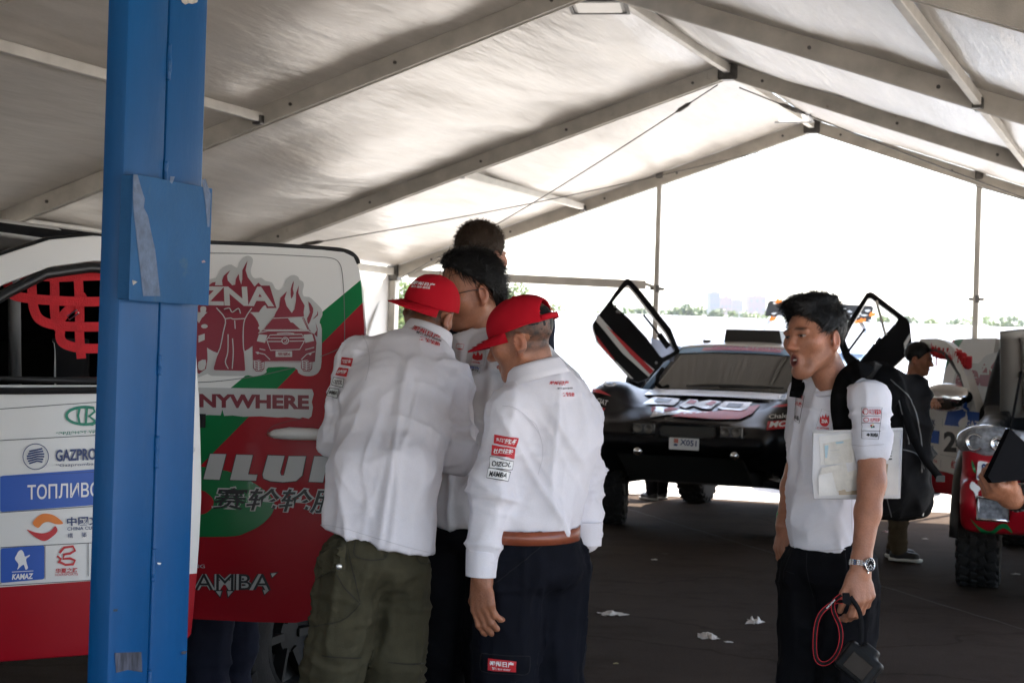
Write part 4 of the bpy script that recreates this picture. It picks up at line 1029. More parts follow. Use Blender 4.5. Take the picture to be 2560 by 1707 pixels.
# rear door
D2 = Door(tr1, (-1.8, .93), R(68.8), 1, .085)
RPX = [(330, 1538), (500, 1546), (640, 1553), (740, 1555), (785, 1545), (822, 1500), (852, 1400), (884, 1250), (905, 1100), (912, 950), (909, 815), (901, 715), (893, 668), (880, 640), (855, 628), (800, 622), (650, 613), (520, 608), (330, 602)]
RDOOR = [D2.inv(*p) for p in RPX]; RDOOR = [(max(0, a), z) for a, z in RDOOR]
la = fieldline(D2, (895.6, 701), (579, 968)); lb = fieldline(D2, (902, 758), (694, 970))
def below(l):
    n, d = l
    return (n, d) if n[2] < 0 else (tuple(-c for c in n), -d)
la, lb = below(la), below(lb)
d2 = mkdoor(D2, [RDOOR], paint('rear_door_livery', WHITE, [(*la, GREEN), (*lb, RED)]), .075)
Zr = lambda x, y: (460+x/2.904, 560+y/2.904); Zs = lambda x, y: (460+x/2.5, 1080+y/2.5)
T_ = [D2.surf(.002+.0012*k) for k in range(6)]
mb = MB(); top = [D2.inv(*p) for p in ((890, 652), (880, 636), (856, 623), (800, 617), (650, 608), (520, 603), (330, 597))]
mb.tube([D2.at(a, z, -.02) for a, z in [D2.inv(*q) for q in spl([(892, 656), (882, 638), (858, 624), (800, 617), (650, 608), (520, 603), (330, 597)], 4, False)]], .0075, 6); mb.build('weatherstrip', blk, d2, True)
def pgr(pts, m, n=0, lv=1, name='decal', Zf=Zr, cut=30):
    q = [Zf(*p) for p in pts]; q = spl(q, n) if n else q; v, f = poly2d([q]); return put(name, v, f, T_[lv], m, d2, cut)
def str_(pts, w, m, lv=2, Zf=Zr, closed=False, n=0):
    q = [Zf(*p) for p in pts]; q = spl(q, n, closed) if n else q; v, f = stroke2d(q, w, closed); return put('decal_line', v, f, T_[lv], m, d2, 30)
groove = mat('panel_groove', (.12, .12, .12), .6)
str_([(-200, 206), (190, 212), (500, 216), (900, 235), (1060, 246), (1120, 275), (1146, 340), (1160, 500), (1166, 700), (1164, 850), (1140, 890), (1090, 922), (990, 962)], 1.8, groove, 1, n=4)
str_([(800, 1040), (660, 1075), (500, 1108), (190, 1145), (-100, 1150)], 1.8, groove, 1, n=4)
DG = mat('decal_silver', (.44, .44, .43), .4); DR = mat('decal_crimson', (.2, .012, .028), .45)
pgr([(-60, 1092), (-60, 420), (190, 400), (240, 380), (262, 335), (300, 305), (345, 295), (385, 320), (400, 285), (430, 245), (465, 230), (495, 245), (500, 275), (485, 330), (490, 370), (515, 395), (560, 390), (590, 412), (640, 425), (660, 465), (690, 480), (725, 455), (740, 410), (770, 378), (800, 370), (830, 385), (838, 405), (865, 420), (870, 450), (860, 490), (870, 525), (910, 530), (945, 560), (975, 590), (1000, 620), (1005, 660), (990, 690), (985, 720), (1000, 760), (998, 1000), (985, 1060), (960, 1090), (920, 1103), (870, 1100), (830, 1080), (800, 1040), (612, 1040), (600, 1075), (560, 1095), (500, 1105), (460, 1095), (440, 1102), (200, 1102), (175, 1080), (150, 1095)], DG, 2, 1, 'decal')
pgr(ell2d(325, 770, 225, 178, 36), DR, 0, 2)
pgr([(100, 600), (180, 445), (205, 425), (230, 420), (225, 445), (280, 445), (276, 410), (290, 375), (337, 335), (312, 375), (318, 410), (350, 445), (372, 440), (376, 400), (397, 362), (402, 400), (416, 440), (424, 400), (424, 335), (461, 266), (447, 335), (462, 385), (492, 425), (512, 455), (540, 425), (560, 447), (622, 447), (672, 610), (585, 612), (560, 640), (100, 640)], DR, 0, 3)
lettering('ZNA', [Zr(112, 588), Zr(655, 598), Zr(640, 456), Zr(112, 452)], T_[4], DG, d2, .035)
pgr([(250, 610), (480, 610), (445, 690), (430, 860), (445, 1066), (212, 1060), (268, 860), (285, 690)], DR, 0, 3)
for pts in ([(235, 608), (300, 690), (286, 780), (262, 900), (215, 1060), (445, 1066), (432, 900), (430, 780), (442, 690), (492, 610)], [(300, 688), (340, 682), (360, 690), (440, 686)], [(320, 800), (318, 930), (300, 1000), (322, 1050)], [(352, 830), (358, 930), (350, 1050)], [(368, 700), (372, 760)], [(290, 618), (330, 610), (350, 640), (395, 612), (410, 650)]): str_(pts, 2.6, DG, 4, n=3)
pgr([(545, 690), (545, 640), (585, 590), (600, 620), (580, 680)], DG, 4, 4); pgr([(120, 605), (160, 605), (150, 660), (128, 672)], DG, 4, 4)
# neighbouring truck at the edge of the art
pgr([(60, 700), (105, 715), (160, 790), (168, 900), (160, 1050), (60, 1060)], DR, 2, 3); pgr([(105, 1000), (158, 985), (150, 1052), (108, 1058)], DG, 2, 4); pgr([(105, 810), (150, 795), (150, 840), (105, 860)], DG, 0, 4); pgr(ell2d(148, 742, 24, 15), DG, 0, 4)
# flames over the drawn truck
pgr([(655, 668), (668, 640), (692, 600), (700, 535), (748, 488), (730, 540), (745, 595), (782, 645), (802, 620), (812, 560), (814, 500), (834, 444), (830, 500), (852, 550), (876, 592), (868, 640), (872, 672)], DR, 0, 3)
pgr([(778, 542), (775, 470), (799, 410), (790, 470), (797, 505)], DR, 2, 3); pgr([(902, 562), (938, 612), (930, 665), (905, 728), (893, 685), (915, 640)], DR, 2, 3); pgr([(932, 692), (966, 655), (968, 628), (973, 662)], DR, 2, 3); pgr([(945, 800), (965, 770), (955, 712), (970, 760), (968, 820)], DR, 0, 3)
# drawn truck front
pgr([(575, 768), (640, 682), (660, 668), (850, 668), (872, 680), (912, 768), (945, 800), (962, 860), (950, 1000), (880, 1005), (585, 1005), (500, 985), (498, 880), (530, 800)], DR, 0, 3)
pgr([(755, 684), (855, 678), (898, 768), (842, 762), (792, 716), (775, 714)], DG, 0, 4)
str_([(578, 768), (642, 684), (860, 676), (908, 768)], 2, DG, 4, closed=True)
for pts in ([(540, 790), (610, 775), (900, 775), (935, 790)], [(600, 840), (625, 805), (855, 800), (880, 838), (840, 910), (628, 916), (600, 840)], [(612, 828), (710, 828)], [(765, 826), (870, 824)], [(608, 852), (710, 852)], [(765, 850), (874, 848)], [(585, 1000), (880, 998)], [(520, 930), (585, 945), (625, 985)], [(950, 925), (890, 945), (850, 985)], [(548, 905), (590, 915)], [(945, 895), (880, 912)], [(675, 795), (750, 790), (800, 795)]): str_(pts, 2.2, DG, 4)
pgr([(528, 850), (545, 800), (606, 806), (588, 862)], DG, 0, 4); pgr([(882, 862), (868, 803), (930, 798), (945, 848)], DG, 0, 4)
str_(ell2d(735, 846, 24, 23), 2.4, DG, 4, closed=True); str_([(722, 840), (735, 832), (748, 840), (740, 858), (728, 855)], 2, DG, 4)
pgr(ell2d(560, 754, 22, 15), DG, 0, 4); pgr(ell2d(932, 760, 22, 15), DG, 0, 4); pgr(ell2d(536, 935, 9, 9), DG, 0, 4); pgr(ell2d(916, 942, 9, 9), DG, 0, 4)
pgr([(665, 922), (785, 922), (785, 964), (665, 964)], DG, 0, 4); lettering('锐骐6', [Zr(682, 956), Zr(772, 956), Zr(772, 930), Zr(682, 930)], T_[5], DR, d2, .02)
for x0 in (505, 852):
    pgr([(x0, 985), (x0+78, 1000), (x0+75, 1050), (x0+58, 1068), (x0+18, 1066), (x0, 1045)], DG, 2, 4)
    for k in range(4): str_([(x0+12, 1000+16*k), (x0+32, 1008+16*k)], 2.6, DR, 5); str_([(x0+42, 1010+16*k), (x0+66, 1002+16*k)], 2.6, DR, 5)
    str_([(x0, 985), (x0+78, 1000), (x0+75, 1050), (x0+58, 1068), (x0+18, 1066), (x0, 1045)], 2.2, DR, 5, closed=True)
pgr([(-300, 1180), (930, 1198), (942, 1232), (928, 1290), (936, 1330), (925, 1395), (905, 1412), (860, 1402), (840, 1410), (740, 1400), (680, 1404), (560, 1395), (430, 1398), (350, 1388), (292, 1392), (278, 1345), (266, 1388), (180, 1385), (110, 1390), (-300, 1385)], DG, 0, 1)
lettering('NYWHERE', [Zr(112, 1330), Zr(908, 1346), Zr(908, 1242), Zr(112, 1232)], T_[2], mat('decal_wine', (.16, .006, .016), .45), d2, .045)
lettering('GO A', [Zr(-330, 1325), Zr(88, 1330), Zr(88, 1232), Zr(-330, 1226)], T_[2], mat('decal_wine', (.16, .006, .016), .45), d2, .045)
# lower livery
pgr([(-160, 200), (80, 212), (200, 230), (300, 252), (450, 325), (556, 420), (552, 505), (480, 580), (400, 622), (310, 650), (80, 653), (-160, 645)], mat('livery_green', GREEN, .3, coat=.5), 4, 1, Zf=Zs)
pgr([(-160, 345), (85, 358), (150, 385), (186, 432), (160, 488), (85, 517), (-160, 525)], mat('livery_red', RED, .3, coat=.5), 4, 2, Zf=Zs)
SAIL = [[(163, 135), (263, 137), (222, 297), (122, 293)], [(328, 140), (430, 143), (400, 263), (458, 266), (450, 302), (288, 298)], [(525, 145), (628, 148), (600, 252), (606, 270), (625, 270), (655, 150), (762, 150), (738, 270), (700, 304), (620, 312), (540, 305), (497, 288), (492, 265)], [(815, 150), (905, 152), (950, 215), (966, 155), (1045, 160), (1002, 318), (925, 316), (882, 252), (868, 312), (780, 310)]]
for lt in SAIL: str_(lt, 4.4, INK, 3, Zs, True); pgr(lt, DG, 0, 4, 'lettering', Zs)
q_ = lambda a, b, c, d: [Zs(*a), Zs(*b), Zs(*c), Zs(*d)]
lettering('赛轮轮胎', q_((165, 488), (1010, 520), (1030, 350), (185, 335)), T_[3], DG, d2, .05, .12)
lettering('赛轮轮胎', q_((178, 480), (995, 512), (1015, 360), (198, 345)), T_[4], INK, d2, .012, .12)
lettering('DONGFENG', q_((-130, 846), (130, 848), (130, 826), (-130, 822)), T_[3], INKGR, d2)
for dx, dy, m_, lv, bo in ((0, 0, INK, 2, .09), (0, 0, DG, 3, .055), (0, 0, INK, 4, .0)):
    lettering('MAMBA', q_((-60, 985), (545, 985), (548, 885), (-60, 885)), T_[lv], m_, d2, bo, 0, space=1.08)
for tri in (((185, 985), (245, 985), (228, 1040)), ((262, 985), (320, 985), (272, 1040)), ((485, 980), (545, 980), (500, 1022)), ((535, 878), (592, 872), (548, 915))):
    pgr(tri, INK, 0, 1, Zf=Zs); c = np.mean(tri, 0); pgr([tuple(c+(np.array(p)-c)*.62) for p in tri], DG, 0, 2, Zf=Zs)
# pull handle
def D2p(px, py, o): s_, z = D2.inv(px, py); return D2.at(s_, z, o)
mb = MB(); hp_ = [D2p(676, 1084, .012), D2p(690, 1083, .028), D2p(730, 1081, .04), D2p(790, 1083, .042), D2p(840, 1088, .03), D2p(858, 1090, .01)]
mb.tube(hp_, [.006, .014, .02, .019, .015, .006], 12); mb.build('door_handle', mat('handle_white', WHITE, .3, coat=.5), d2, True)
str_([(600, 1520), (640, 1470), (740, 1435), (860, 1410)], 2.2, mat('handle_recess', (.16, .004, .01), .4), 1, n=4)

# ------------------------------------------------------------------ pickup with raised hood
tr2 = pickup('rally_pickup', 'white and red rally pickup number 24 with its hood raised and side doors open', (4.07, 11.9, 0), 0., {'hood': R(38), 'steer': R(4), 'paint': body_paint2}, 'rally pickups')
Zq = lambda x, y: (2160+x/1.96, 760+y/1.96)
E1 = Door(tr2, (-.62, -.92), R(37), -1); nb, db = below(fieldline(E1, Zq(305, 790), Zq(490, 845)))
e1 = mkdoor(E1, [FDOOR, FWIN], paint('second_front_door_livery', WHITE, [(nb, db, RED)]), .075)
ring(E1, 'window_seal', [(a+(.018 if a < .5 else -.012), z+(.012 if z < 1.45 else -.02)) for a, z in FWIN], 0, -.012, blk, e1, .018)
Q1, Q2 = E1.surf(.004), E1.surf(.008)
def tq(x0, y0, x1, y1, sl=.13): dy = (x1-x0)*sl; return [Zq(x0, y1), Zq(x1, y1+dy), Zq(x1, y0+dy), Zq(x0, y0)]
panel([Zq(393, 592), Zq(600, 612), Zq(610, 536), Zq(413, 512)], Q1, INKB, e1)
lettering('GAZPROM', tq(500, 568, 640, 600, .1), Q2, INKW, e1, .02)
v, f = poly2d([spl([Zq(*p) for p in ((470, 600), (462, 582), (475, 562), (495, 550), (500, 530), (508, 560), (500, 598))], 3)]); put('emblem', v, f, Q2, INKW, e1)
lettering('24', tq(390, 622, 516, 722, .06), Q1, INK, e1, .04)
lettering('GAZPROMBANK', tq(207, 552, 350, 580, .1), Q1, INKN, e1, .03)
panel([Zq(250, 668), Zq(366, 684), Zq(370, 622), Zq(250, 604)], Q1, INKB, e1); v, f = poly2d([ell2d(*Zq(312, 645), 10, 11)]); put('emblem', v, f, Q2, INKW, e1); lettering('ПТИ', tq(296, 628, 328, 652), E1.surf(.011), INKB, e1, .03)
lettering('TOYOTA', tq(300, 758, 358, 772, .1), Q1, INKR, e1, .01); lettering('红旗', tq(425, 765, 494, 805, .1), Q1, INKR, e1, .02)
lettering('KAMAZ', tq(300, 690, 340, 715, .1), Q1, INKN, e1, .02)
for a, b in (((270, 470), (400, 500)), ((375, 800), (385, 560)), ((372, 735), (500, 760)), ((370, 815), (500, 845))): v, f = stroke2d([Zq(*a), Zq(*b)], 1.4); put('sticker_edge', v, f, Q1, INKGR, e1)
st_ = [E1.inv(*Zq(x, y)) for x, y in ((300, 225), (350, 235), (420, 255), (480, 290))]
rn = MB()
for k in range(22):
    t = k/21; i = min(2, int(t*3)); u = t*3-i; a = st_[i][0]*(1-u)+st_[i+1][0]*u; z = st_[i][1]*(1-u)+st_[i+1][1]*u
    rn.box(E1.at(a, z-.01+.02*random.random(), -.03), (.03, .02, .045), Matrix.Rotation(random.uniform(-.6, .6), 3, 'Y'), 0, .008)
rn.build('rolled_net', webr, e1); mb = MB(); s_, z = E1.inv(*Zq(318, 265)); mb.box(E1.at(s_, z, -.03), (.015, .004, .06)); mb.build('net_strap', webr, e1)
# mirror
mc = E1.at(.16, 1.30, .16); Mm = Field(np.array(mc)-.3, np.array(mc)+.3, .012); Mm.ell(mc, (.11, .19, .105), k=0); Mm.cone(mc, E1.at(.12, 1.24, .0), .04, .05, k=.03); mv, mq = Mm.mesh(1)
mr = mk('wing_mirror', mv, mq, chrome, e1); W2 = wmat(tr2); mt_ = bvh([W2@Vector(p) for p in mv], mq)
lettering('郑州日产', tq(530, 418, 612, 438, .08), meshsurf(mt_, .003), INKR, mr, .03, cut=8)
mb = MB(); mb.tube([E1.at(a, 1.14, .03) for a in (.86, .9, .96, 1.01)], [.006, .015, .015, .008], 8); mb.build('door_handle', mat('handle_white', WHITE, .3), e1, True)
for sgd, rt, dz_ in ((-1, tr1, .085), (1, tr2, 0.)):      # closed doors on the far side
    for hx, lp in ((-.62, 1), (-1.8, 0)):
        DD = Door(rt, (hx, sgd*.915), 0., sgd, dz_)
        if lp:
            od = mkdoor(DD, [FDOOR, FWIN], body_paint, .06); slab('window_pane', [FWIN], lambda a, z: DD.at(a, z, -.03), .005, mat('smoked_glass', (.01, .011, .012), .08), od, rows=.2, bev=0)
        else: od = mkdoor(DD, [[(a*.97, z) for a, z in RDOOR]], body_paint, .06)
        slab('door_trim', [[(a*.96+.02, z*.995) for a, z in (FDOOR[:6]+[(1.0, 1.3), (.16, 1.3)] if lp else RDOOR)]], lambda a, z: DD.at(a, z, -.075), .02, dark, od, rows=.2, bev=0)
        mb = MB(); mb.tube([DD.at(a, 1.14, .035) for a in ((.86, .9, .96, 1.01) if lp else (.6, .64, .7, .74))], [.006, .015, .015, .008], 8); mb.build('door_handle', mat('handle_white', WHITE, .3), od, True)
E2 = Door(tr2, (-1.8, -.93), R(36), -1); la2, lb2 = below(fieldline(E2, Zq(390, 270), Zq(445, 400))), below(fieldline(E2, Zq(380, 300), Zq(440, 420)))
RD2 = [(a if a > .01 else 0, z) for a, z in RDOOR]
(sa, za), (sb, zb) = E2.inv(*Zq(420, 250)), E2.inv(*Zq(330, 440))
dvec = (E2.at(sb, zb)-E2.at(sa, za)); nn = dvec.cross(E2.n).normalized(); nn = nn if (nn.dot(E2.d)) > 0 else -nn
e2 = mkdoor(E2, [RD2], paint('second_rear_door_livery', WHITE, [(tuple(nn), nn.dot(E2.at(sa, za)), GREEN), (tuple(nn), nn.dot(E2.at(sa, za))+.1, RED)]), .075)
U_ = [E2.surf(.004+.003*k) for k in range(4)]
def pg2(pts, m, n=3, lv=0): v, f = poly2d([spl([Zq(*p) for p in pts], n)]); put('decal', v, f, U_[lv], m, e2, 20)
pg2([(432, 420), (440, 370), (450, 330), (480, 310), (500, 285), (560, 290), (600, 250), (680, 240), (760, 300), (760, 470), (600, 480), (520, 440)], DG)
pg2([(450, 400), (455, 350), (475, 325), (545, 325), (560, 350), (562, 398), (500, 405)], DR, 3, 1); pg2([(570, 400), (575, 330), (590, 290), (610, 330), (640, 280), (700, 300), (720, 400)], DR, 2, 1)
for a, b in (((455, 360), (555, 360)), ((462, 375), (550, 375)), ((470, 345), (540, 345))): v, f = stroke2d([Zq(*a), Zq(*b)], 1.8); put('decal_line', v, f, U_[2], DG, e2)
panel([Zq(480, 394), Zq(530, 394), Zq(530, 380), Zq(480, 380)], U_[2], DG, e2, name='decal'); lettering('ZNA', tq(560, 300, 690, 345, .02), U_[2], DG, e2, .03); lettering('GO ANYWHERE', tq(415, 465, 620, 490, .05), U_[1], DG, e2, .04)
# nose badges
W2i = wmat(tr2); v2_, q2_ = pickup_body(); fb = bvh([W2i@Vector(p) for p in v2_], q2_); SF, SF2 = meshsurf(fb, .006), meshsurf(fb, .009)
bodyp = [c for c in tr2.children if c.name.startswith('body')][0]
panel([Zq(545, 872), Zq(612, 885), Zq(618, 768), Zq(556, 760)], SF, INKR, bodyp, 8, r=8); panel([Zq(549, 866), Zq(607, 878), Zq(612, 774), Zq(560, 766)], SF2, INKW, bodyp, 8, r=7)
SF3 = meshsurf(fb, .012); lettering('8', tq(576, 780, 602, 826, .1), SF3, INKN, bodyp, .04, cut=8); lettering('GAZPROM', tq(556, 845, 606, 860, .1), SF3, INKB, bodyp, .02, cut=8)
for pts, m_ in (([(530, 870), (520, 900), (545, 930), (560, 1020), (600, 1045), (690, 1055), (690, 1000), (590, 1005), (566, 985), (560, 920), (590, 895), (560, 890)], INKW), ([(520, 1045), (560, 1085), (620, 1110), (660, 1080), (700, 1075), (730, 1120), (690, 1095), (660, 1105), (630, 1130), (570, 1110)], mat('livery_green', GREEN)), ([(528, 760), (545, 800), (550, 830), (535, 815)], mat('livery_green', GREEN))):
    v, f = poly2d([spl([Zq(*p) for p in pts], 3)]); put('decal', v, f, SF, m_, bodyp, 10)
# ================================================================== black race car with raised doors
ROTN = math.atan2(-math.cos(PSI), -math.sin(PSI))
bug = thing('race_car', 'matt black off-road race car with both scissor doors raised and plate X051', 'race car', (1.77, 15.65, 0), ROTN)
WB = wmat(bug); WBi = WB.inverted()
satin = mat('satin_black', (.0045, .0045, .006), .33, coat=.0, var=.25, vs=3, spec=.16)
bwhite = mat('race_white', (.66, .66, .66), .35, coat=.4); under = mat('underbody', (.008, .008, .008), .8)
def upper(F, k=0.):
    return F
F = Field((-3.9, -1.12, .28), (1.2, 1.12, 1.75), .02)
F.poly([(.9, .73), (1.04, .8), (1.02, .88), (.88, .97), (.45, 1.09), (-.5, 1.23), (-.75, 1.0), (-.75, .5), (.3, .5)], -.78, .78, rad=.11)
F.poly([(-.5, .45), (-.5, 1.2), (-2.6, 1.2), (-3.55, 1.15), (-3.7, .95), (-3.6, .6), (-2.3, .45)], -.8, .8, rad=.1, k=.05)
F.poly([(-.42, 1.15), (-1.22, 1.62), (-1.5, 1.665), (-2.3, 1.64), (-3.2, 1.2)], -.72, .72, rad=.06, k=.02)
for sg in (-1, 1):
    F.half((0, 0, 0), (0, 0, 0), 0) if False else None
for x, L_ in ((.0, .78), (-2.95, .8)):
    for sg in (-1, 1):
        F.ell((x, sg*.86, .86), (L_, .28, .45), k=.14); F.ell((x-.02, sg*.94, .78), (.66, .2, .42), k=.06)
F.ell((.55, 0, .92), (.5, .5, .14), k=.12)
for sg in (-1, 1):
    nv = Vector((0, sg*.94, .34)).normalized()
    # tumblehome of the glasshouse only
F2 = Field((-3.4, -1., 1.1), (-.2, 1., 1.75), .02)
for x in (0, -2.95):
    for sg in (-1, 1): F.poly(ell2d(x, .46, .56, .56, 24), sg*.5, sg*1.3, rad=.02, op='-')
for sg in (-1, 1):
    F.poly([(-.62, .6), (-1.55, .6), (-1.75, .9), (-1.8, 1.25), (-1.75, 1.6), (-1.3, 1.6), (-.62, 1.22)], sg*.42, sg*1.3, rad=.04, op='-')
F.rbox((1.05, .09, .915), (.1, .24, .045), rad=.02, op='-')
for sg in (-1, 1): F.rbox((1.04, .09+sg*.38, .925), (.09, .11, .05), rad=.02, op='-')
# upper body leans inward
ax = [(F.lo[i]+F.h*np.arange(F.n[i])).astype(np.float32) for i in range(3)]
yy = ax[1][None, :, None]; zz = ax[2][None, None, :]
lean = (np.abs(yy)-(.80-.36*(zz-1.12)))*.93
F.F = np.where((zz > 1.16) & (ax[0][:, None, None] < -.3) & (ax[0][:, None, None] > -2.5), np.maximum(F.F, lean), F.F)
bv, bq = F.mesh(2); bbody = mk('body', bv, bq, satin, bug)
bt = bvh([WB@Vector(p) for p in bv], bq); BS = [meshsurf(bt, .006+.004*k) for k in range(4)]
for (x, y, st) in ((0, -.88, R(14)), (0, .88, R(14)), (-2.95, -.86, 0), (-2.95, .86, 0)): tyre_part(bug, (x, y, .45), .45, .27, rim=rimw if x < -1 else rimm, steer=st, nlug=24)
mb = MB(); mb.prism([(.9, .70), (.5, .46), (-.6, .36), (-2.6, .36), (-2.6, .46), (-.6, .48), (.55, .56)], -.55, .55, Matrix(((1, 0, 0), (0, 0, 1), (0, 1, 0)))); mb.build('skid_plate', under, bug)
mb = MB()
for x in (0, -2.95):
    for sg in (-1, 1):
        mb.tube([(x+.18, sg*.3, .5), (x, sg*.72, .42)], .03, 8); mb.tube([(x-.18, sg*.3, .5), (x, sg*.72, .42)], .03, 8); mb.tube([(x, sg*.3, .72), (x, sg*.72, .6)], .025, 8); mb.tube([(x-.1, sg*.55, .48), (x-.08, sg*.42, .95)], .045, 8)
mb.build('suspension', under, bug)
# glass
gl = mat('dark_screen', (.008, .009, .008), .035, spec=.3)
def wsf(u, w):  # u bottom->top, w side to side
    y = (w-.5)*2; hw = .74-.13*u; return Vector((-.4-.82*u-.10*(1-u)*y*y-.03*y*y, y*hw, 1.2+.43*u+.025*(1-y*y)))
mb = MB(); mb.grid(wsf, 12, 20); ws = mb.build('windscreen', gl, bug, True); ws.modifiers.new('t', 'SOLIDIFY').thickness = .008
for sg in (-1, 1):
    mb = MB(); mb.tube([wsf(u, .5+.51*sg)+Vector((0, sg*.012, .0)) for u in (0, .3, .6, 1.)], .03, 8); mb.build('windscreen_pillar', mat('pillar_blue', (.2, .32, .5), .4), bug, True)
    mb = MB(); mb.tube([Vector((-.66, sg*.68, 1.22)), Vector((-.64, sg*.66, 1.36)), Vector((-.7, sg*.63, 1.43))], .02, 8); mb.build('quarter_bar', dark, bug, True)
mb = MB(); mb.grid(lambda u, w: Vector((-1.24-.95*u, (w-.5)*2*(.62-.02*u), 1.665+.06*math.sin(math.pi*min(1, u*1.2))-.03*(2*w-1)**2)), 10, 14); rf = mb.build('roof_skin', bwhite, bug, True); rf.modifiers.new('t', 'SOLIDIFY').thickness = .02
mb = MB(); mb.grid(lambda u, w: wsf(.86+.13*u, .015+.97*w)+Vector((.004, 0, .006)), 4, 20); sv = mb.build('sun_strip', mat('strip_blue', (.2, .38, .62), .35), bug, True)
mb = MB(); mb.grid(lambda u, w: wsf(.9+.07*u, .2+.62*w)+Vector((.01, 0, .009)), 3, 16); mb.build('strip_band', mat('strip_pink', (.62, .3, .42), .4), sv, True)
wsb = []; 
wt_v = [WB@(wsf(i/11, j/19)+Vector((.014, 0, .012))) for i in range(12) for j in range(20)]; wt_q = [(i*20+j, (i+1)*20+j, (i+1)*20+j+1, i*20+j+1) for i in range(11) for j in range(19)]
wtree = bvh(wt_v, wt_q); WS = meshsurf(wtree, .006)
lettering('INTERNATIONAL SILK WAY RALLY', [(1775, 874), (1960, 880), (1960, 870), (1775, 864)], WS, mat('strip_text', (.5, .12, .25), .5), sv, .02, cut=12)
# scoop, roof lamp, wipers, interior
mb = MB(); mb.prism([(-.24, 0), (.34, 0), (.31, .13), (-.22, .13)], -.2, .26, Matrix(((0, 0, 1), (1, 0, 0), (0, 1, 0))), (-1.72, 0, 1.70)); sc_ = mb.build('roof_scoop', mat('scoop_brown', (.02, .016, .013), .5), bug)
mb = MB(); mb.cyl((-1.5, -.42, 1.68), (-1.5, -.42, 1.72), .04); mb.build('roof_beacon', blk, bug)
for a, b in (((.35, -.58), (.05, -.1)), ((.6, .15), (.06, .62))):
    mb = MB(); p = [wsf(max(.02, .05+.02*k), .28+.13*k if a[1] < 0 else .5+.13*k)+Vector((.03, 0, .03)) for k in range(4)]; mb.tube(p, [.012, .018, .014, .008], 6); mb.build('wiper', blk, bug, True)
for sy in (-.36, .36):
    mb = MB(); mb.box((-1.6, sy, 1.05), (.1, .24, .36), Matrix.Rotation(R(-12), 3, 'Y'), 0, .06); mb.box((-1.3, sy, .78), (.28, .23, .08), None, 0, .04); mb.build('seat', dark, bug)
mb = MB(); mb.box((-.9, 0, 1.05), (.2, .66, .1), None, 0, .04); mb.build('dashboard', dark, bug)
mb = MB()
for sg in (-1, 1): mb.tube([(-.7, sg*.6, .6), (-.72, sg*.62, 1.15), (-1.3, sg*.56, 1.58), (-1.85, sg*.56, 1.58), (-1.9, sg*.62, .6)], .024, 8)
mb.tube([(-1.85, .56, 1.58), (-1.85, -.56, 1.58)], .024, 8); mb.build('roll_cage', dark, bug, True)
for sg in (-1, 1):
    mb = MB(); mb.box((.975, .09+sg*.38, .925), (.012, .1, .048), None, 0, .01); hl = mb.build('headlight', mat('lamp_dull', (.05, .05, .055), .15, spec=.5), bug)
    for oy in (-.05, .045): mb = MB(); mb.lathe([(.001, 0), (.038, .01), (.042, .016), (.03, .012), (.001, .004)], Matrix.Rotation(R(90), 3, 'Y'), 16, 0, (.982, .09+sg*.38+oy, .925)); mb.build('projector', mat('lamp_warm', (.14, .13, .12), .2, .4), hl, True)
    mb = MB(); mb.lathe([(.001, .02), (.03, .015), (.038, 0)], Matrix.Rotation(R(90), 3, 'Y'), 14, 0, (1.02, .09+sg*.42, .735)); mb.build('tow_pin', chrome, bug, True)
mb = MB(); mb.box((.97, .09, .915), (.01, .24, .045)); mb.build('grille', mat('grille_mesh', (.03, .028, .024), .4, bump=.8, bs=120), bug)
pl = MB(); pl.box((1.075, .09, .815), (.006, .13, .05), None, 0, .006); plate = pl.build('licence_plate', mat('plate_white', (.7, .7, .7), .4), bug)
pxs = planesurf(WB@Vector((1.081, 0, .81)), WB.to_3x3()@Vector((1, 0, 0)), .004)
pcx = lambda x, y: (1400+x/2.306, 640+y/2.306)
bq4 = lambda a, b, c, d: [pcx(*a), pcx(*b), pcx(*c), pcx(*d)]
lettering('X051', bq4((690, 1088), (786, 1098), (788, 1064), (694, 1054)), pxs, INKN, plate, .02)
panel(bq4((655, 1075), (680, 1078), (682, 1053), (658, 1050)), pxs, mat('plate_mark_red', (.5, .15, .12), .5), plate, name='emblem'); panel(bq4((655, 1092), (676, 1094), (678, 1082), (657, 1080)), pxs, INKN, plate, name='emblem')
# side scuttle panel between hood and screen
mb = MB(); mb.grid(lambda u, w: Vector((-.05-.4*u, (w-.5)*1.5*(.98-.05*u), 1.175+.045*u+.012*(1-(2*w-1)**2)+.012)), 5, 16); mb.build('scuttle', bwhite, bug, True)
# hood graphics
def hp2(pts, m, n=0, lv=0, cut=12, name='decal'):
    q = [pcx(*p) for p in pts]; q = spl(q, n) if n else q; v, f = poly2d([q]); return put(name, v, f, BS[lv], m, bbody, cut)
hp2([(535, 765), (585, 768), (900, 778), (1230, 808), (1215, 845), (1150, 838), (1000, 818), (560, 795)], bwhite)
hp2([(640, 928), (700, 905), (900, 900), (1130, 865), (1155, 862), (1105, 915), (1040, 944), (900, 946), (740, 935)], INKR, 0, 1)
hp2([(520, 935), (555, 872), (610, 875), (760, 900), (860, 905), (700, 915), (600, 922)], bwhite, 0, 1); hp2([(530, 872), (560, 872), (545, 905), (525, 900)], INKR, 0, 1); hp2([(600, 890), (640, 878), (690, 890), (600, 905)], INKR, 0, 2)
hp2([(478, 858), (545, 815), (690, 830), (680, 848), (655, 868), (470, 858)], bwhite, 0, 2); hp2([(540, 848), (565, 828), (650, 838), (630, 852)], satin, 0, 3)
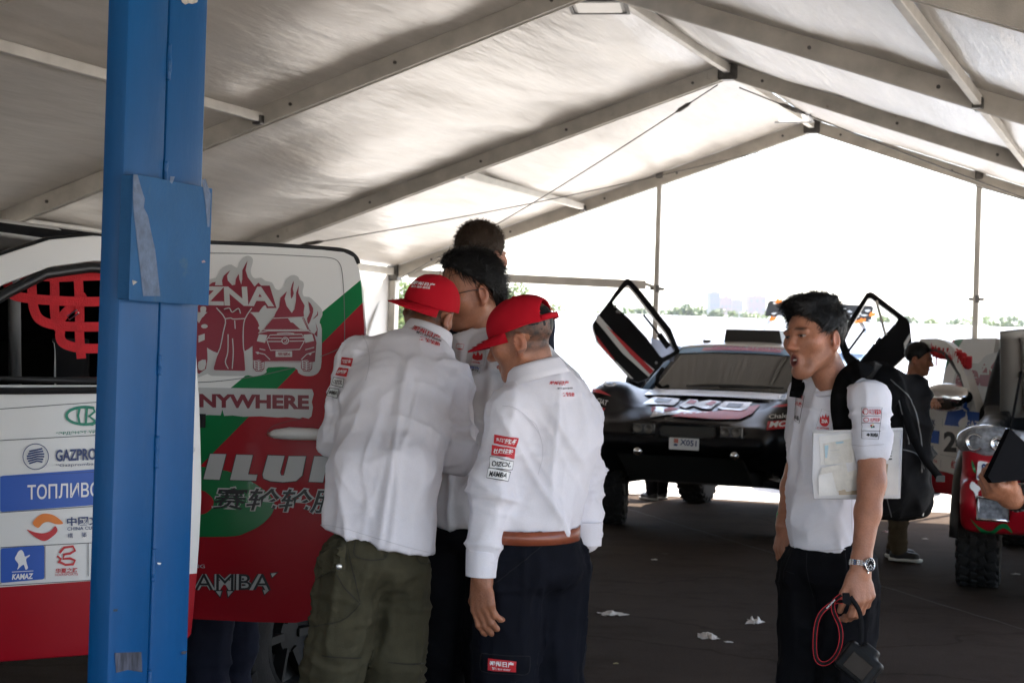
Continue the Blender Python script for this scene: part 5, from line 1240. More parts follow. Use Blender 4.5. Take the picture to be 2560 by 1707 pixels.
hp2([(685, 868), (745, 832), (790, 836), (800, 850), (860, 838), (930, 846), (905, 860), (870, 888), (820, 886), (770, 870), (720, 884)], bwhite, 0, 2); hp2([(725, 858), (755, 836), (790, 845), (770, 862)], INKR, 0, 3); hp2([(835, 862), (880, 845), (905, 850), (872, 872)], INKR, 0, 3)
hp2([(905, 880), (950, 845), (1110, 850), (1075, 890), (1040, 898), (940, 892)], bwhite, 0, 2); hp2([(955, 878), (975, 856), (1060, 862), (1035, 884)], satin, 0, 3)
hp2([(528, 800), (560, 785), (650, 782), (760, 790), (785, 800), (700, 815), (560, 812)], mat('sponsor_blue', (.25, .32, .55), .4), 3, 1)
lettering('SPONSOR' if False else 'ASO', bq4((600, 806), (740, 812), (742, 792), (604, 788)), BS[2], INKW, bbody, .03, cut=14) if False else None
lettering('LEO', bq4((160, 748), (322, 758), (325, 730), (164, 722)), BS[1], INKW, bbody, .04, cut=12)
lettering('CHALETS POUR TOUS', bq4((168, 762), (300, 772), (300, 765), (168, 755)), BS[1], INKGR, bbody, cut=14) if False else None
hp2([(118, 772), (160, 760), (230, 775), (296, 812), (230, 795), (150, 782)], INKR, 0, 1)
lettering('OS CIAT', bq4((165, 838), (270, 868), (276, 838), (172, 810)), BS[1], INKW, bbody, .01, .2, cut=12)
hp2([(190, 870), (262, 882), (235, 925), (180, 880)], INKR, 0, 1); lettering('MOTUL', bq4((130, 885), (238, 912), (252, 880), (140, 858)), BS[2], INKW, bbody, .04, .2, cut=12)
lettering('Chalets Forest', bq4((1206, 942), (1480, 925), (1480, 895), (1208, 918)), BS[1], INKW, bbody, .01, cut=12)
hp2([(1187, 1006), (1198, 958), (1500, 930), (1500, 975)], INKR, 0, 1); lettering('MOTUL', bq4((1200, 995), (1440, 972), (1445, 938), (1205, 962)), BS[2], INKW, bbody, .04, .2, cut=12)
lettering('LEO', bq4((1258, 832), (1420, 825), (1420, 800), (1262, 806)), BS[1], INKW, bbody, .04, cut=12); hp2([(1215, 878), (1260, 862), (1340, 855), (1420, 862), (1330, 868), (1260, 875)], INKR, 0, 1)
# raised doors
p0 = P(1660, 960, 15.95); dn = Vector((.12, -.97, .2)).normalized()
def dplane(px, py, p0=p0, dn=dn): return onplane(px, py, p0, dn)
def rdoor(outer, hole, p0, dn, Zf, name='scissor_door'):
    q = lambda l: [Zf(*p) for p in l]; lo = [q(outer), q(hole)]
    cx = np.mean([p[0] for p in lo[0]]); cy = np.mean([p[1] for p in lo[0]])
    o = slab(name, [[((x-cx)*.01, -(y-cy)*.01) for x, y in l] for l in lo], lambda a, b: WBi@onplane(cx+a*100, cy-b*100, p0, dn), .06, satin, bug, rows=.35, bev=.012, nrm=WBi.to_3x3()@dn)
    return o
L1 = [(378, 133), (395, 130), (412, 142), (470, 205), (560, 320), (640, 420), (690, 545), (686, 560), (600, 610), (570, 650), (520, 700), (455, 725), (420, 715), (320, 605), (215, 490), (192, 420), (190, 390), (225, 335), (280, 265), (320, 205)]
H1 = [(385, 170), (398, 172), (440, 222), (540, 350), (610, 440), (662, 540), (655, 552), (590, 585), (575, 575), (500, 470), (400, 360), (310, 280), (304, 268), (330, 235)]
rd1 = rdoor(L1, H1, p0, dn, pcx); RS = planesurf(p0, dn, .006)
def rp(pts, m): v, f = poly2d([[pcx(*p) for p in pts]]); put('decal', v, f, RS, m, rd1)
rp([(205, 370), (218, 335), (380, 520), (545, 655), (512, 697), (360, 560)], bwhite); RS = planesurf(p0, dn, .010); rp([(262, 398), (300, 430), (420, 545), (540, 660), (520, 682), (400, 560)], INKR); RS = planesurf(p0, dn, .006)
rp([(205, 452), (318, 598), (300, 590), (225, 505)], INKR); rp([(320, 602), (425, 708), (405, 705), (335, 630)], bwhite)
for a, b in (((480, 338), (585, 470)), ((412, 386), (520, 522)), ((570, 450), (625, 525))):
    mb = MB(); A, B_ = P(*pcx(*a), 15.9), P(*pcx(*b), 15.9); mb.tube([WBi@A, WBi@B_], .012 if a[0] != 570 else .03, 6); mb.build('gas_strut', dark, rd1)
for (x, y) in ((318, 290), (330, 320), (345, 322), (555, 615)): mb = MB(); mb.cyl(WBi@planesurf(p0, dn, .002)(*pcx(x, y)), WBi@planesurf(p0, dn, .01)(*pcx(x, y)), .014, n=10); mb.build('stud', grey, rd1)
mb = MB(); mb.grid(lambda u, w: WBi@onplane(*pcx(525+130*u, 470+100*w+40*u), p0+dn*-.05, dn), 2, 2); o = mb.build('clear_pocket', mat('pocket_film', (.35, .37, .45), .15, trans=.6), rd1); o.modifiers.new('t', 'SOLIDIFY').thickness = .004
pc7 = lambda x, y: (1880+x/2.8, 680+y/2.8)
p02 = P(2190, 900, 15.6); dn2 = Vector((-.2, -.95, .2)).normalized()
L2 = [(800, 148), (826, 138), (850, 145), (1085, 325), (1105, 360), (1118, 480), (1105, 560), (1000, 660), (800, 720), (700, 700), (640, 600), (600, 480), (640, 400), (720, 270)]
H2 = [(812, 186), (832, 180), (1010, 312), (1022, 330), (1000, 362), (900, 470), (760, 625), (690, 570), (650, 470), (690, 390)]
rd2 = rdoor(L2, H2, p02, dn2, pc7)
v, f = poly2d([[pc7(*p) for p in ((1062, 500), (1105, 428), (1112, 455), (1070, 545))]]); put('decal', v, f, planesurf(p02, dn2, .006), bwhite, rd2)
for a, b in (((790, 398), (670, 560)), ((898, 460), (760, 630)), ((870, 200), (935, 440))):
    mb = MB(); mb.tube([WBi@P(*pc7(*a), 15.5), WBi@P(*pc7(*b), 15.5)], .012, 6); mb.build('gas_strut', dark if a[0] != 870 else alu, rd2)
for sg in (-1, 1):
    mb = MB(); mb.lathe([(.0, .0), (.06, .01), (.09, .04), (.08, .1), (.03, .13), (.0, .135)], Matrix.Rotation(R(90), 3, 'Y'), 16, 0, (-.62, sg*.86, 1.3)); mb.build('wing_mirror', satin, bug, True)

# ================================================================== white race car behind it
wc = thing('race_car', 'white race car with a black and white flame-patterned roof spoiler', 'race car', (4.25, 21.2, 0), ROTN+R(8))
WW = wmat(wc)
F = Field((-3.6, -1.05, .35), (1.1, 1.05, 1.8), .03)
F.poly([(.95, .6), (.95, .85), (.4, 1.1), (-.5, 1.22), (-1.2, 1.62), (-1.5, 1.68), (-2.3, 1.66), (-3.3, 1.2), (-3.5, .7), (-2.4, .5), (.5, .5)], -.8, .8, rad=.1)
for x in (0, -2.9):
    for sg in (-1, 1): F.ell((x, sg*.82, .86), (.75, .24, .42), k=.12)
    for sg in (-1, 1): F.poly(ell2d(x, .45, .55, .55, 20), sg*.55, sg*1.3, rad=.02, op='-')
wv, wq = F.mesh(1); mk('body', wv, wq, mat('race_white', (.66, .66, .66)), wc)
for (x, y) in ((0, -.84), (0, .84), (-2.9, -.84), (-2.9, .84)): tyre_part(wc, (x, y, .45), .45, .3, nlug=18)
mb = MB(); mb.grid(lambda u, w: Vector((-.48-.76*u, (w-.5)*1.4*(1-.12*u), 1.26+.4*u)), 6, 8); mb.build('windscreen', mat('pale_screen', (.2, .26, .32), .06, spec=.8), wc, True)
camo = mat('spoiler_black', (.02, .02, .02), .5); camw = mat('spoiler_white', (.6, .6, .58), .5)
WWi = WW.inverted(); ps = lambda x, y, Y: WWi@P(x, y, Y)
mb = MB(); Y0 = 22.6; q = [(1912, 790), (2176, 806), (2184, 770), (2178, 764), (1926, 752), (1920, 756)]
front = [ps(x, y, Y0) for x, y in q]; back = [ps(x, y, Y0+.5) for x, y in q]; n_ = len(q)
mb.add(front+back, [tuple(range(n_)), tuple(range(2*n_-1, n_-1, -1))]+[(i, (i+1) % n_, n_+(i+1) % n_, n_+i) for i in range(n_)]); spo = mb.build('roof_spoiler', camo, wc)
rr = np.random.default_rng(5)
for k in range(30):
    x = 1925+k*8.4+rr.uniform(-4, 4); y = 768+rr.uniform(-12, 22)+(x-1925)*.05; w = rr.uniform(8, 22)
    v, f = poly2d([spl([(x, y), (x+w*.4, y-rr.uniform(1, 3)), (x+w, y+rr.uniform(-2, 2)), (x+w*.5, y+rr.uniform(2, 4))], 2)]); put('pattern_patch', v, f, lambda a, b: P(a, b, Y0-.02), camw, spo)
for (x, y) in ((1946, 752), (2140, 803), (2155, 800), (1931, 796), (2180, 785)):
    v, f = poly2d([spl([(x-8, y+4), (x-2, y-6), (x+3, y-2), (x+9, y-5), (x+8, y+3), (x, y+6)], 3)]); put('flame_patch', v, f, lambda a, b: P(a, b, Y0-.03), INKO, spo)
for a, b in (((1935, 790), (1890, 850)), ((2150, 805), (2190, 870)), ((2050, 800), (2050, 850))):
    mb = MB(); mb.tube([ps(*a, Y0+.2), ps(*b, Y0-.3)], .03, 6); mb.build('spoiler_stay', mat('race_white', (.66, .66, .66)), wc)
# ================================================================== people
def J(x, y, Y): return np.array(P(x, y, Y))
def unit(v): v = np.array(v, float); return v/(np.linalg.norm(v)+1e-9)
def hframe(fwd, up=(0, 0, 1), roll=0.):
    y = unit(fwd); z = np.array(up, float); z = unit(z-y*(z@y)); x = np.cross(y, z)
    c, s = math.cos(roll), math.sin(roll); x, z = x*c+z*s, z*c-x*s
    return np.stack([x, y, z], 1)          # columns: right, forward, up
skin = mat('skin', (.4, .2, .12), .43, vcol=True, sss=.1, bump=.25, bs=190, var=.16, vs=18, spec=.45, fine=.08, fs=260)
hairk = mat('hair_black', (.006, .0055, .0055), .5, spec=.25); hairb = mat('hair_brown', (.032, .02, .013), .6, spec=.2)
def cloth(name, col, rough=.85, crease=.8, **k):
    new = name not in MATS; m = cloth_(name, col, rough, **k)
    if new and crease:
        nt = m.node_tree; N = nt.nodes; L = nt.links; b = N['Principled BSDF']; tc = N.new('ShaderNodeTexCoord'); mp = N.new('ShaderNodeMapping'); mp.inputs['Scale'].default_value = (1, 1, .45); mp.inputs['Rotation'].default_value = (.3, .4, .2); L.new(tc.outputs['Object'], mp.inputs[0])
        n = N.new('ShaderNodeTexNoise'); n.noise_type = 'RIDGED_MULTIFRACTAL'; n.inputs['Scale'].default_value = 7.5; n.inputs['Detail'].default_value = 3.5; n.inputs['Roughness'].default_value = .45; n.inputs['Distortion'].default_value = .6; L.new(mp.outputs[0], n.inputs['Vector'])
        bp = N.new('ShaderNodeBump'); bp.inputs['Strength'].default_value = crease; bp.inputs['Distance'].default_value = .006; L.new(n.outputs[0], bp.inputs['Height'])
        if b.inputs['Normal'].links: L.new(b.inputs['Normal'].links[0].from_socket, bp.inputs['Normal'])
        L.new(bp.outputs[0], b.inputs['Normal'])
    return m
def cloth_(name, col, rough=.85, **k): return mat(name, col, rough, bump=k.pop('bump', .2), bs=k.pop('bs', 420), fine=.06, fs=700, sheen=k.pop('sheen', .0), spec=k.pop('spec', .08), **k)
C_SHIRT = cloth('white_cotton', (.71, .685, .72), var=.05, vs=7, stain=(.62, .58, .56), stain_s=5, stain_t=.66); C_TEE = cloth('white_jersey', (.74, .73, .78), var=.03, vs=5); C_TEE2 = cloth('grey_white_jersey', (.66, .66, .69), var=.05, vs=5)
C_OLIVE = cloth('olive_canvas', (.058, .052, .032), var=.25, vs=9, bs=300, stain=(.09, .08, .055), stain_s=7, stain_t=.63); C_NAVY = cloth('navy_twill', (.0055, .006, .0095), var=.2, vs=8); C_BLACK = cloth('black_twill', (.006, .006, .0075), var=.2, vs=8); C_DNAVY = cloth('dark_navy_cotton', (.016, .018, .03), var=.2, vs=8)
C_KHAKI = cloth('khaki_canvas', (.075, .058, .037), var=.15, vs=8); C_LGREY = cloth('pale_grey_canvas', (.36, .34, .32), var=.1, vs=8); C_CHAR = cloth('charcoal_jacket', (.025, .026, .032), var=.2, vs=8)
C_CAP = cloth('red_cap_twill', (.42, .008, .018), .8, crease=.15, var=.06, vs=9); C_CAPD = cloth('red_shirt_cloth', (.36, .008, .015), .85)
shoem = mat('shoe_black', (.012, .012, .013), .6, var=.3, vs=30); solem = mat('shoe_sole', (.3, .29, .27), .7)

def head_field(c, Fm, s=1., mouth=0., neck=None, h=.0036, lidded=1.):
    """head around c in frame Fm; returns field in world"""
    c = np.array(c); L = lambda p: c+Fm@(np.array(p)*s)
    lo = c-.165*s; hi = c+.165*s
    if neck is not None: lo = np.minimum(lo, neck-.075); hi = np.maximum(hi, neck+.075)
    F = Field(lo, hi, h)
    el = lambda p, r, k=.02, op='+', M=None: F.ell(L(p), np.array(r)*s, Fm if M is None else Fm@M, k*s, op)
    co = lambda a, b, r1, r2=None, k=.02, op='+': F.cone(L(a), L(b), r1*s, (r1 if r2 is None else r2)*s, k*s, op)
    el((0, -.014, .036), (.076, .097, .083), 0); el((0, .03, -.02), (.066, .066, .085), .03)
    for g in (-1, 1):
        co((g*.056, -.005, -.055), (g*.024, .062, -.1-.02*mouth), .019, .016, .035); el((g*.045, .06, -.018), (.027, .022, .022), .03)
        el((g*.033, .098, .004), (.022, .016, .0125), .012, '-'); el((g*.032, .0775, .004), (.0145, .0145, .0145), .003)
        co((g*.018, .093, .014), (g*.046, .08, .013), .0045, .004, .006)                    # upper lid / brow fold
        co((g*.012, .094, .021), (g*.048, .083, .02), .0075, .006, .012)
        el((g*.0125, .102, -.036), (.0095, .011, .008), .008)
        e = Matrix.Rotation(g*R(-18), 3, 'Z'); em = np.array(e)
        el((g*.080, -.018, -.016), (.0085, .021, .032), .008, '+', em); el((g*.087, -.012, -.014), (.006, .012, .02), .006, '-', em); el((g*.079, -.008, -.044), (.008, .01, .011), .008)
    el((0, .07, -.102-.022*mouth), (.027, .021, .02), .03)
    co((0, .088, .012), (0, .115, -.03), .0075, .0115, .014)
    my = -.068
    if mouth > 0:
        el((0, .09, my-.016*mouth), (.019, .016, .02*mouth+.008), .02)
        el((0, .104, my-.014*mouth), (.0135, .022, .008+.011*mouth), .006, '-')
        for k in range(16):
            a = 2*math.pi*k/16; b = 2*math.pi*(k+1)/16; q = lambda t: (.0165*math.cos(t), .099-.004*math.sin(t)**2-.006*abs(math.cos(t)), my-.014*mouth+(.0125+.011*mouth)*math.sin(t)); co(q(a), q(b), .0052, None, .004)
    else:
        co((-.02, .088, my), (0, .097, my+.004), .004, .006, .006); co((.02, .088, my), (0, .097, my+.004), .004, .006, .006); co((-.016, .087, my-.01), (.016, .087, my-.01), .0055, None, .007)
        F.cone(L((-.022, .096, my-.003)), L((.022, .096, my-.003)), .0022*s, .0022*s, .003, '-')
    if neck is not None:
        a = L((0, -.025, -.06)); F.cone(a, np.array(neck), .052*s, .06*s, .025*s); F.cone(L((0, .0, -.085)), np.array(neck)+Fm[:, 1]*.022, .026, .036, .025)
    return F
def head_colors(V, c, Fm, s, tone, stubble=None, lip=(.32, .09, .08), brow=.9, mouth=0.):
    q = (V-c)@Fm/s; n = len(V); col = np.tile(np.array(tone), (n, 1)); x, y, z = q.T
    nz = fbm(q*60, 3)
    col *= (1+.07*nz)[:, None]
    def blend(w, cc): w = np.clip(w, 0, 1)[:, None]; return col*(1-w)+np.array(cc)*w
    ear = np.exp(-((np.abs(x)-.085)/.012)**2-((z+.016)/.04)**2); col = blend(.45*ear, np.array(tone)*np.array([1.25, .85, .8]))
    col = blend(.35*np.exp(-((y-.115)/.02)**2-(x/.02)**2-((z+.03)/.02)**2), np.array(tone)*np.array([1.2, .85, .8]))
    my = -.068-.014*mouth; hh = .0135+.013*mouth if mouth else .011
    rr = (x/.021)**2+((z-my)/hh)**2
    if mouth:
        col = blend((rr < 1.0)*(y > .075)*.8, lip); col = blend((rr < .5)*(y > .05)*1., (.12, .02, .02))
    else: col = blend((rr < 1)*(y > .08)*.8, lip)
    for g in (-1, 1):
        bw = np.exp(-((x-g*.031)/.019)**4-((z-.0255-.12*(g*x-.03)*-1)/.0045)**2)*(y > .06); col = blend(bw*brow, (.015, .012, .011))
        d = np.sqrt((x-g*.032)**2+(z-.0035)**2); eye = (np.abs(z-.0025) < .0032*np.sqrt(np.clip(1-((x-g*.032)/.0135)**2, 0, 1)))*(y > .075)*(np.abs(x-g*.032) < .0135)
        col = blend(eye*.85, (.35, .33, .31)); col = blend(eye*(d < .0062), (.012, .009, .008))
        lash = np.exp(-((z-.0062)/.0017)**2)*(np.abs(x-g*.032) < .0145)*(y > .078); col = blend(lash*.8, (.03, .02, .018))
    if stubble is not None:
        w = stubble(x, y, z)*(.82+.3*nz); col = blend(w, (.016, .013, .012))
    # beard shadow
    bs_ = np.clip((y-.04)/.03, 0, 1)*np.clip((-.05-z)/.03, 0, 1); col = blend(.12*bs_, (.1, .07, .06))
    return col
def nape(x, y, z, top=.03, low=-.05):      # short-cropped back and sides
    back = 1/(1+np.exp((y+.012+.25*np.clip(z, -.1, .02))/.006)); lo = 1/(1+np.exp(-(z-low+.18*np.clip(np.abs(x)-.05, 0, 1)-.25*(y+.05)*(y > -.05))/.006))
    side = (1/(1+np.exp((y-.03)/.006)))*(1/(1+np.exp(-(z-.012)/.006)))
    return np.clip(np.maximum(back*lo, side), 0, 1)*(np.hypot(np.abs(x)-.082, z+.014) > .024+.0*x)
def strands(V, N_, flow, n, ln, wd, seed, lift=.35, jit=.5, sel=None, droop=0.):
    r = np.random.default_rng(seed); idx = np.arange(len(V)) if sel is None else np.where(sel)[0]
    ids = r.choice(idx, n); vv = []; ff = []
    for i in ids:
        p = V[i]; nn = N_[i]; d = flow(p) if callable(flow) else np.array(flow); d = d+jit*r.normal(size=3); d = unit(d-nn*(d@nn)); L_ = ln*r.uniform(.55, 1.3); sd_ = unit(np.cross(d, nn)); b = len(vv)
        for k in range(4):
            t = k/3; q = p+d*L_*t+nn*(lift*L_*math.sin(t*2.2)*.5+.001)+np.array([0, 0, -droop*L_*t*t]); w = wd*(1-t*.85); vv += [q-sd_*w, q+sd_*w]
        for k in range(3): ff.append((b+2*k, b+2*k+1, b+2*k+3, b+2*k+2))
    return np.array(vv), np.array(ff)
def hair(root, c, Fm, s, m, thick=.014, cut=None, flow=None, n=1500, ln=.035, seed=1, lift=.4, wd=.0014, bumpy=.006, name='hair', jit=.35, droop=0., extra=None, top=.0, wild=120):
    c = np.array(c); L = lambda p: c+Fm@(np.array(p)*s); F = Field(c-.19*s, c+.19*s, .0045)
    t = thick; F.ell(L((0, -.016, .038+top)), np.array((.077+t, .098+t, .084+t))*s, Fm, 0)
    if extra: extra(F, L, s)
    for p, n_ in (cut or [((0, .05, .055), (0, .8, -.6)), ((0, -.02, -.045), (0, .25, -1))]): F.half(L(p), Fm@np.array(n_, float), .012)
    for g in (-1, 1): F.ell(L((g*.085, -.012, -.02)), np.array((.03, .026, .042))*s, Fm, .008, '-')
    V, Q = F.mesh(1); N_ = normals(V, Q); q = (V-c)@Fm
    fl = flow or (lambda p: Fm@np.array([0, -.2, -1.]))
    V = V+N_*(bumpy*fbm(np.stack([q[:, 0]*55, q[:, 1]*30, q[:, 2]*22], 1), 3, seed))[:, None]
    sv, sf = strands(V, N_, fl, n, ln*s, wd, seed, lift, jit, None, droop)
    up_ = (V-c)@Fm[:, 2] > .06*s
    wv_, wf_ = strands(V, N_, fl, wild, ln*s*1.05, wd*.75, seed+5, lift+.55, .6, up_, droop)
    V, Q = join([(V, Q), (sv, sf), (wv_, wf_)]); return mk(name, V, Q, m, root, True, True)
def cap(root, c, Fm, s, m, hole=False, brim_drop=.012, sz=(.083, .103, .129), base=.004, brim=.078, name='cap'):
    """baseball cap; Fm forward = bill direction"""
    c = np.array(c); L = lambda p: c+Fm@(np.array(p)*s); nu, nv = 112, 44; V = []; Q = []
    for j in range(nv):
        t = j/(nv-1)*math.pi/2
        for i in range(nu):
            a = 2*math.pi*i/nu; st = math.cos(t)**.86; z = base+(sz[2]-.0)*math.sin(t)*.93
            fr = 1+.05*max(0, math.cos(a))*math.sin(2*t); seam = 1-.006*math.exp(-((((a+math.pi/6) % (math.pi/3))-math.pi/6)/.05)**2)
            wob = .0025*vnoise(np.array([[math.cos(a)*3, math.sin(a)*3, t*3.1+c[0]]]))[0]
            V.append(L((math.sin(a)*sz[0]*st*seam+wob, math.cos(a)*sz[1]*st*fr*seam-.008, z+wob-.012*(j < 1)*0)))
    for j in range(nv-1):
        for i in range(nu):
            if hole and abs(i-nu/2) < 13 and j < 19 and (abs(i-nu/2)/13)**2+(j/19)**2 < 1 and j >= 3: continue
            Q.append((j*nu+i, j*nu+(i+1) % nu, (j+1)*nu+(i+1) % nu, (j+1)*nu+i))
    crown = mk(name, np.array(V), np.array(Q), m, root, True, True); crown.modifiers.new('t', 'SOLIDIFY').thickness = .0025
    b = []; bq = []; n1, n2 = 34, 10
    for i in range(n1):
        u = -1+2*i/(n1-1); a = u*R(72)
        for j in range(n2):
            t = j/(n2-1); ext = brim*t*(max(0, 1-abs(u)**2.6))**.55
            x = math.sin(a)*(sz[0]+.001); y = math.cos(a)*(sz[1]*1.0)-.008+ext*1.0
            x *= 1-.06*t
            z = base+.002-brim_drop*t-.016*u*u*(.2+.8*t); b.append(L((x, y, z)))
    for i in range(n1-1):
        for j in range(n2-1): bq.append((i*n2+j, (i+1)*n2+j, (i+1)*n2+j+1, i*n2+j+1))
    br = mk('bill', np.array(b), np.array(bq), m, crown, True); br.data.transform(Matrix.Translation(-Vector(_wloc(root)))); br.modifiers.new('t', 'SOLIDIFY').thickness = .004
    for k6 in range(6):                      # panel seams
        a = k6*math.pi/3+math.pi/6*0; i6 = int(round(a/(2*math.pi)*nu)) % nu; mb = MB(); mb.tube([Vector(V[j*nu+i6])+Vector(unit(np.array(V[j*nu+i6])-c))*.0008 for j in range(0, nv, 3)], .0013, 5); o6 = mb.build('panel_seam', m, crown, True); o6.data.transform(Matrix.Translation(-Vector(_wloc(root))))
        if k6 % 1 == 0:
            j7 = int(nv*.62); i7 = (i6+nu//12) % nu; pe = Vector(V[j7*nu+i7]); ne = (pe-Vector(c)).normalized(); mb = MB(); x7 = ne.cross(Vector((0, 0, 1))).normalized(); mb.lathe([(.0035, .0), (.0035, .0012), (.0018, .0012), (.0015, .0004)], Matrix((x7, ne.cross(x7), ne)).transposed(), 10, 0, pe); o7 = mb.build('eyelet', m, crown, True); o7.data.transform(Matrix.Translation(-Vector(_wloc(root))))
    for t6 in (3, 5, 7): mb = MB(); mb.tube([Vector(b[i*n2+t6])+Vector(Fm[:, 2])*.003 for i in range(2, n1-2)], .0009, 4); o6 = mb.build('bill_stitching', m, crown, True); o6.data.transform(Matrix.Translation(-Vector(_wloc(root))))
    mb = MB(); mb.lathe([(.007, 0), (.006, .004), (.001, .006)], Matrix(Fm.tolist()), 10, 0, L((0, -.008, base+sz[2]*.93))); bt_ = mb.build('button', m, crown, True); bt_.data.transform(Matrix.Translation(-Vector(_wloc(root))))
    mb = MB(); mb.tube([L((math.sin(a)*sz[0]*1.004, math.cos(a)*sz[1]*1.004-.008, base+.006)) for a in np.linspace(0, 2*math.pi, 40, endpoint=False)], .0022, 6, closed=True); sb = mb.build('sweatband_seam', m, crown, True); sb.data.transform(Matrix.Translation(-Vector(_wloc(root))))
    if hole:
        v = [];
        for k in range(9):
            a = math.pi+(-.75+1.5*k/8); 
            for z in (.0, .017): v.append(L((math.sin(a)*sz[0]*1.02, math.cos(a)*sz[1]*1.02-.008, base+z)))
        st = mk('strap', v, [(2*i, 2*i+2, 2*i+3, 2*i+1) for i in range(8)], m, crown); st.data.transform(Matrix.Translation(-Vector(_wloc(root)))); st.modifiers.new('t', 'SOLIDIFY').thickness = .003
        e0 = L((math.sin(math.pi-.55)*sz[0]*1.03, math.cos(math.pi-.55)*sz[1]*1.03-.008, base+.009)); 
    allV = np.concatenate([np.array(V), np.array(b)]); allQ = np.concatenate([np.array(Q), np.array(bq)+len(V)])
    return crown, bvh(np.array(V), np.array(Q))
def hand_prims(F, w, d, pn, th, curl=(.35, .45, .5, .55), s=1., spread=.10, thumb=(.6, .5), bend=None, k=.006):
    """w wrist, d towards the fingers, pn palm normal, th thumb side"""
    d, pn = unit(d), np.array(pn, float); pn = unit(pn-d*(pn@d)); th = np.array(th, float); th = unit(th-d*(th@d)-pn*(th@pn))
    kn = w+d*.088*s
    F.ecap(w+d*.015*s, kn-d*.012*s, th, (.03*s, .019*s), (.042*s, .0135*s), .014)
    F.ell(w+d*.04*s+th*.024*s+pn*.008*s, np.array((.018, .03, .016))*s, np.stack([th, d, pn], 1), .014)
    offs = (.03, .0105, -.0095, -.028); lens = ((.043, .027, .021), (.047, .03, .022), (.044, .028, .021), (.034, .022, .019)); rad = (.0099, .0103, .0097, .0086)
    for i in range(4):
        p = kn+th*offs[i]*s-d*(0, 0, .004, .012)[i]*s; a = 0.; dd = unit(d+th*spread*(1.5-i)*.5); r = rad[i]*s
        F.cone(p-dd*.03*s, p, r*1.0, r*1.12, .01)
        for j in range(3):
            a += curl[i]*(1, 1.15, .8)[j]; dv = dd*math.cos(a)+pn*math.sin(a); q = p+dv*lens[i][j]*s; F.cone(p, q, r*(1.1-.07*j), r*(1.0-.1*j), k if j else .008); p = q
    p = w+d*.03*s+th*.032*s+pn*.008*s; t1 = unit(d*.75+th*thumb[0]+pn*.3); q = p+t1*.043*s; F.cone(p-t1*.01, q, .0135*s, .0115*s, .014)
    t2 = unit(d*1.0+th*(thumb[0]-.45)+pn*thumb[1]); q2 = q+t2*.03*s; F.cone(q, q2, .011*s, .0098*s, .006); q3 = q2+unit(t2+pn*.3)*.024*s; F.cone(q2, q3, .0098*s, .0085*s, .005)
def arm_hand(el, wr, d, pn, th, r0=.043, r1=.028, start=.0, h=.0032, **kw):
    a = el+(wr-el)*start; lo = np.minimum(a, wr)-.09; hi = np.maximum(a, wr)+.09; tip = wr+unit(d)*.2; lo = np.minimum(lo, tip-.07); hi = np.maximum(hi, tip+.07)
    F = Field(lo, hi, h); mid = a+(wr-a)*.35; th_ = np.array(th, float)
    F.cone(a, mid, r0, r0*.98, .01); F.cone(mid, wr, r0*.96, r1, .02); F.ecap(wr-unit(wr-el)*.03, wr+unit(d)*.012, th_, (r1*1.12, r1*.86), (r1*1.1, r1*.8), .015)
    hand_prims(F, wr, d, pn, th, **kw); return F.mesh(1)
def fold(V, Q, bones, seed=0, base=.0012):
    """cloth wrinkles: bones (a, b, long_amp, ring_amp, freq, reach)"""
    N_ = normals(V, Q); D = base*fbm(V*22, 4, seed)
    for k, (a, b, la, ra, fq, reach) in enumerate(bones):
        a, b = np.array(a), np.array(b); d = unit(b-a); Ln = np.linalg.norm(b-a); q = V-a; t = q@d; tt = np.clip(t, 0, Ln); dist = np.linalg.norm(q-tt[:, None]*d, axis=1)
        w = np.clip(1-(dist-reach*.55)/(reach*.45), 0, 1); w = w*w*(3-2*w)
        ref = np.array([0, 0, 1.]) if abs(d[2]) < .8 else np.array([0, 1., 0]); e1 = unit(np.cross(d, ref)); e2 = np.cross(d, e1)
        loc = np.stack([q@e1, q@e2, t], 1)
        if la: D = D+w*la*ridge(np.stack([loc[:, 0]*fq, loc[:, 1]*fq, loc[:, 2]*fq*.16], 1), seed+7*k)
        if ra: D = D+w*ra*ridge(np.stack([loc[:, 0]*fq*.35+loc[:, 2]*fq*.25, loc[:, 1]*fq*.35, loc[:, 2]*fq*.95], 1), seed+7*k+3)
    return V+N_*D[:, None]
def ridge(p, seed):
    p = p+.45*np.stack([vnoise(p*.6, seed+31), vnoise(p*.6+5, seed+32), vnoise(p*.6+9, seed+33)], 1)
    a = vnoise(p, seed); b = vnoise(p*1.8+3, seed+1); return 1.7*(1-np.abs(a))**4-.45+.55*((1-np.abs(b))**4-.25)
def chainfield(segs, h, pad=.12):
    pts = np.array([p for sg in segs for p in (sg[1], sg[2])]); F = Field(pts.min(0)-.3, pts.max(0)+.3, h)
    for sg in segs:
        if sg[0] == 'c': F.cone(sg[1], sg[2], sg[3], sg[4], sg[5])
        else: F.ecap(sg[1], sg[2], sg[3], sg[4], sg[5], sg[6])
    return F
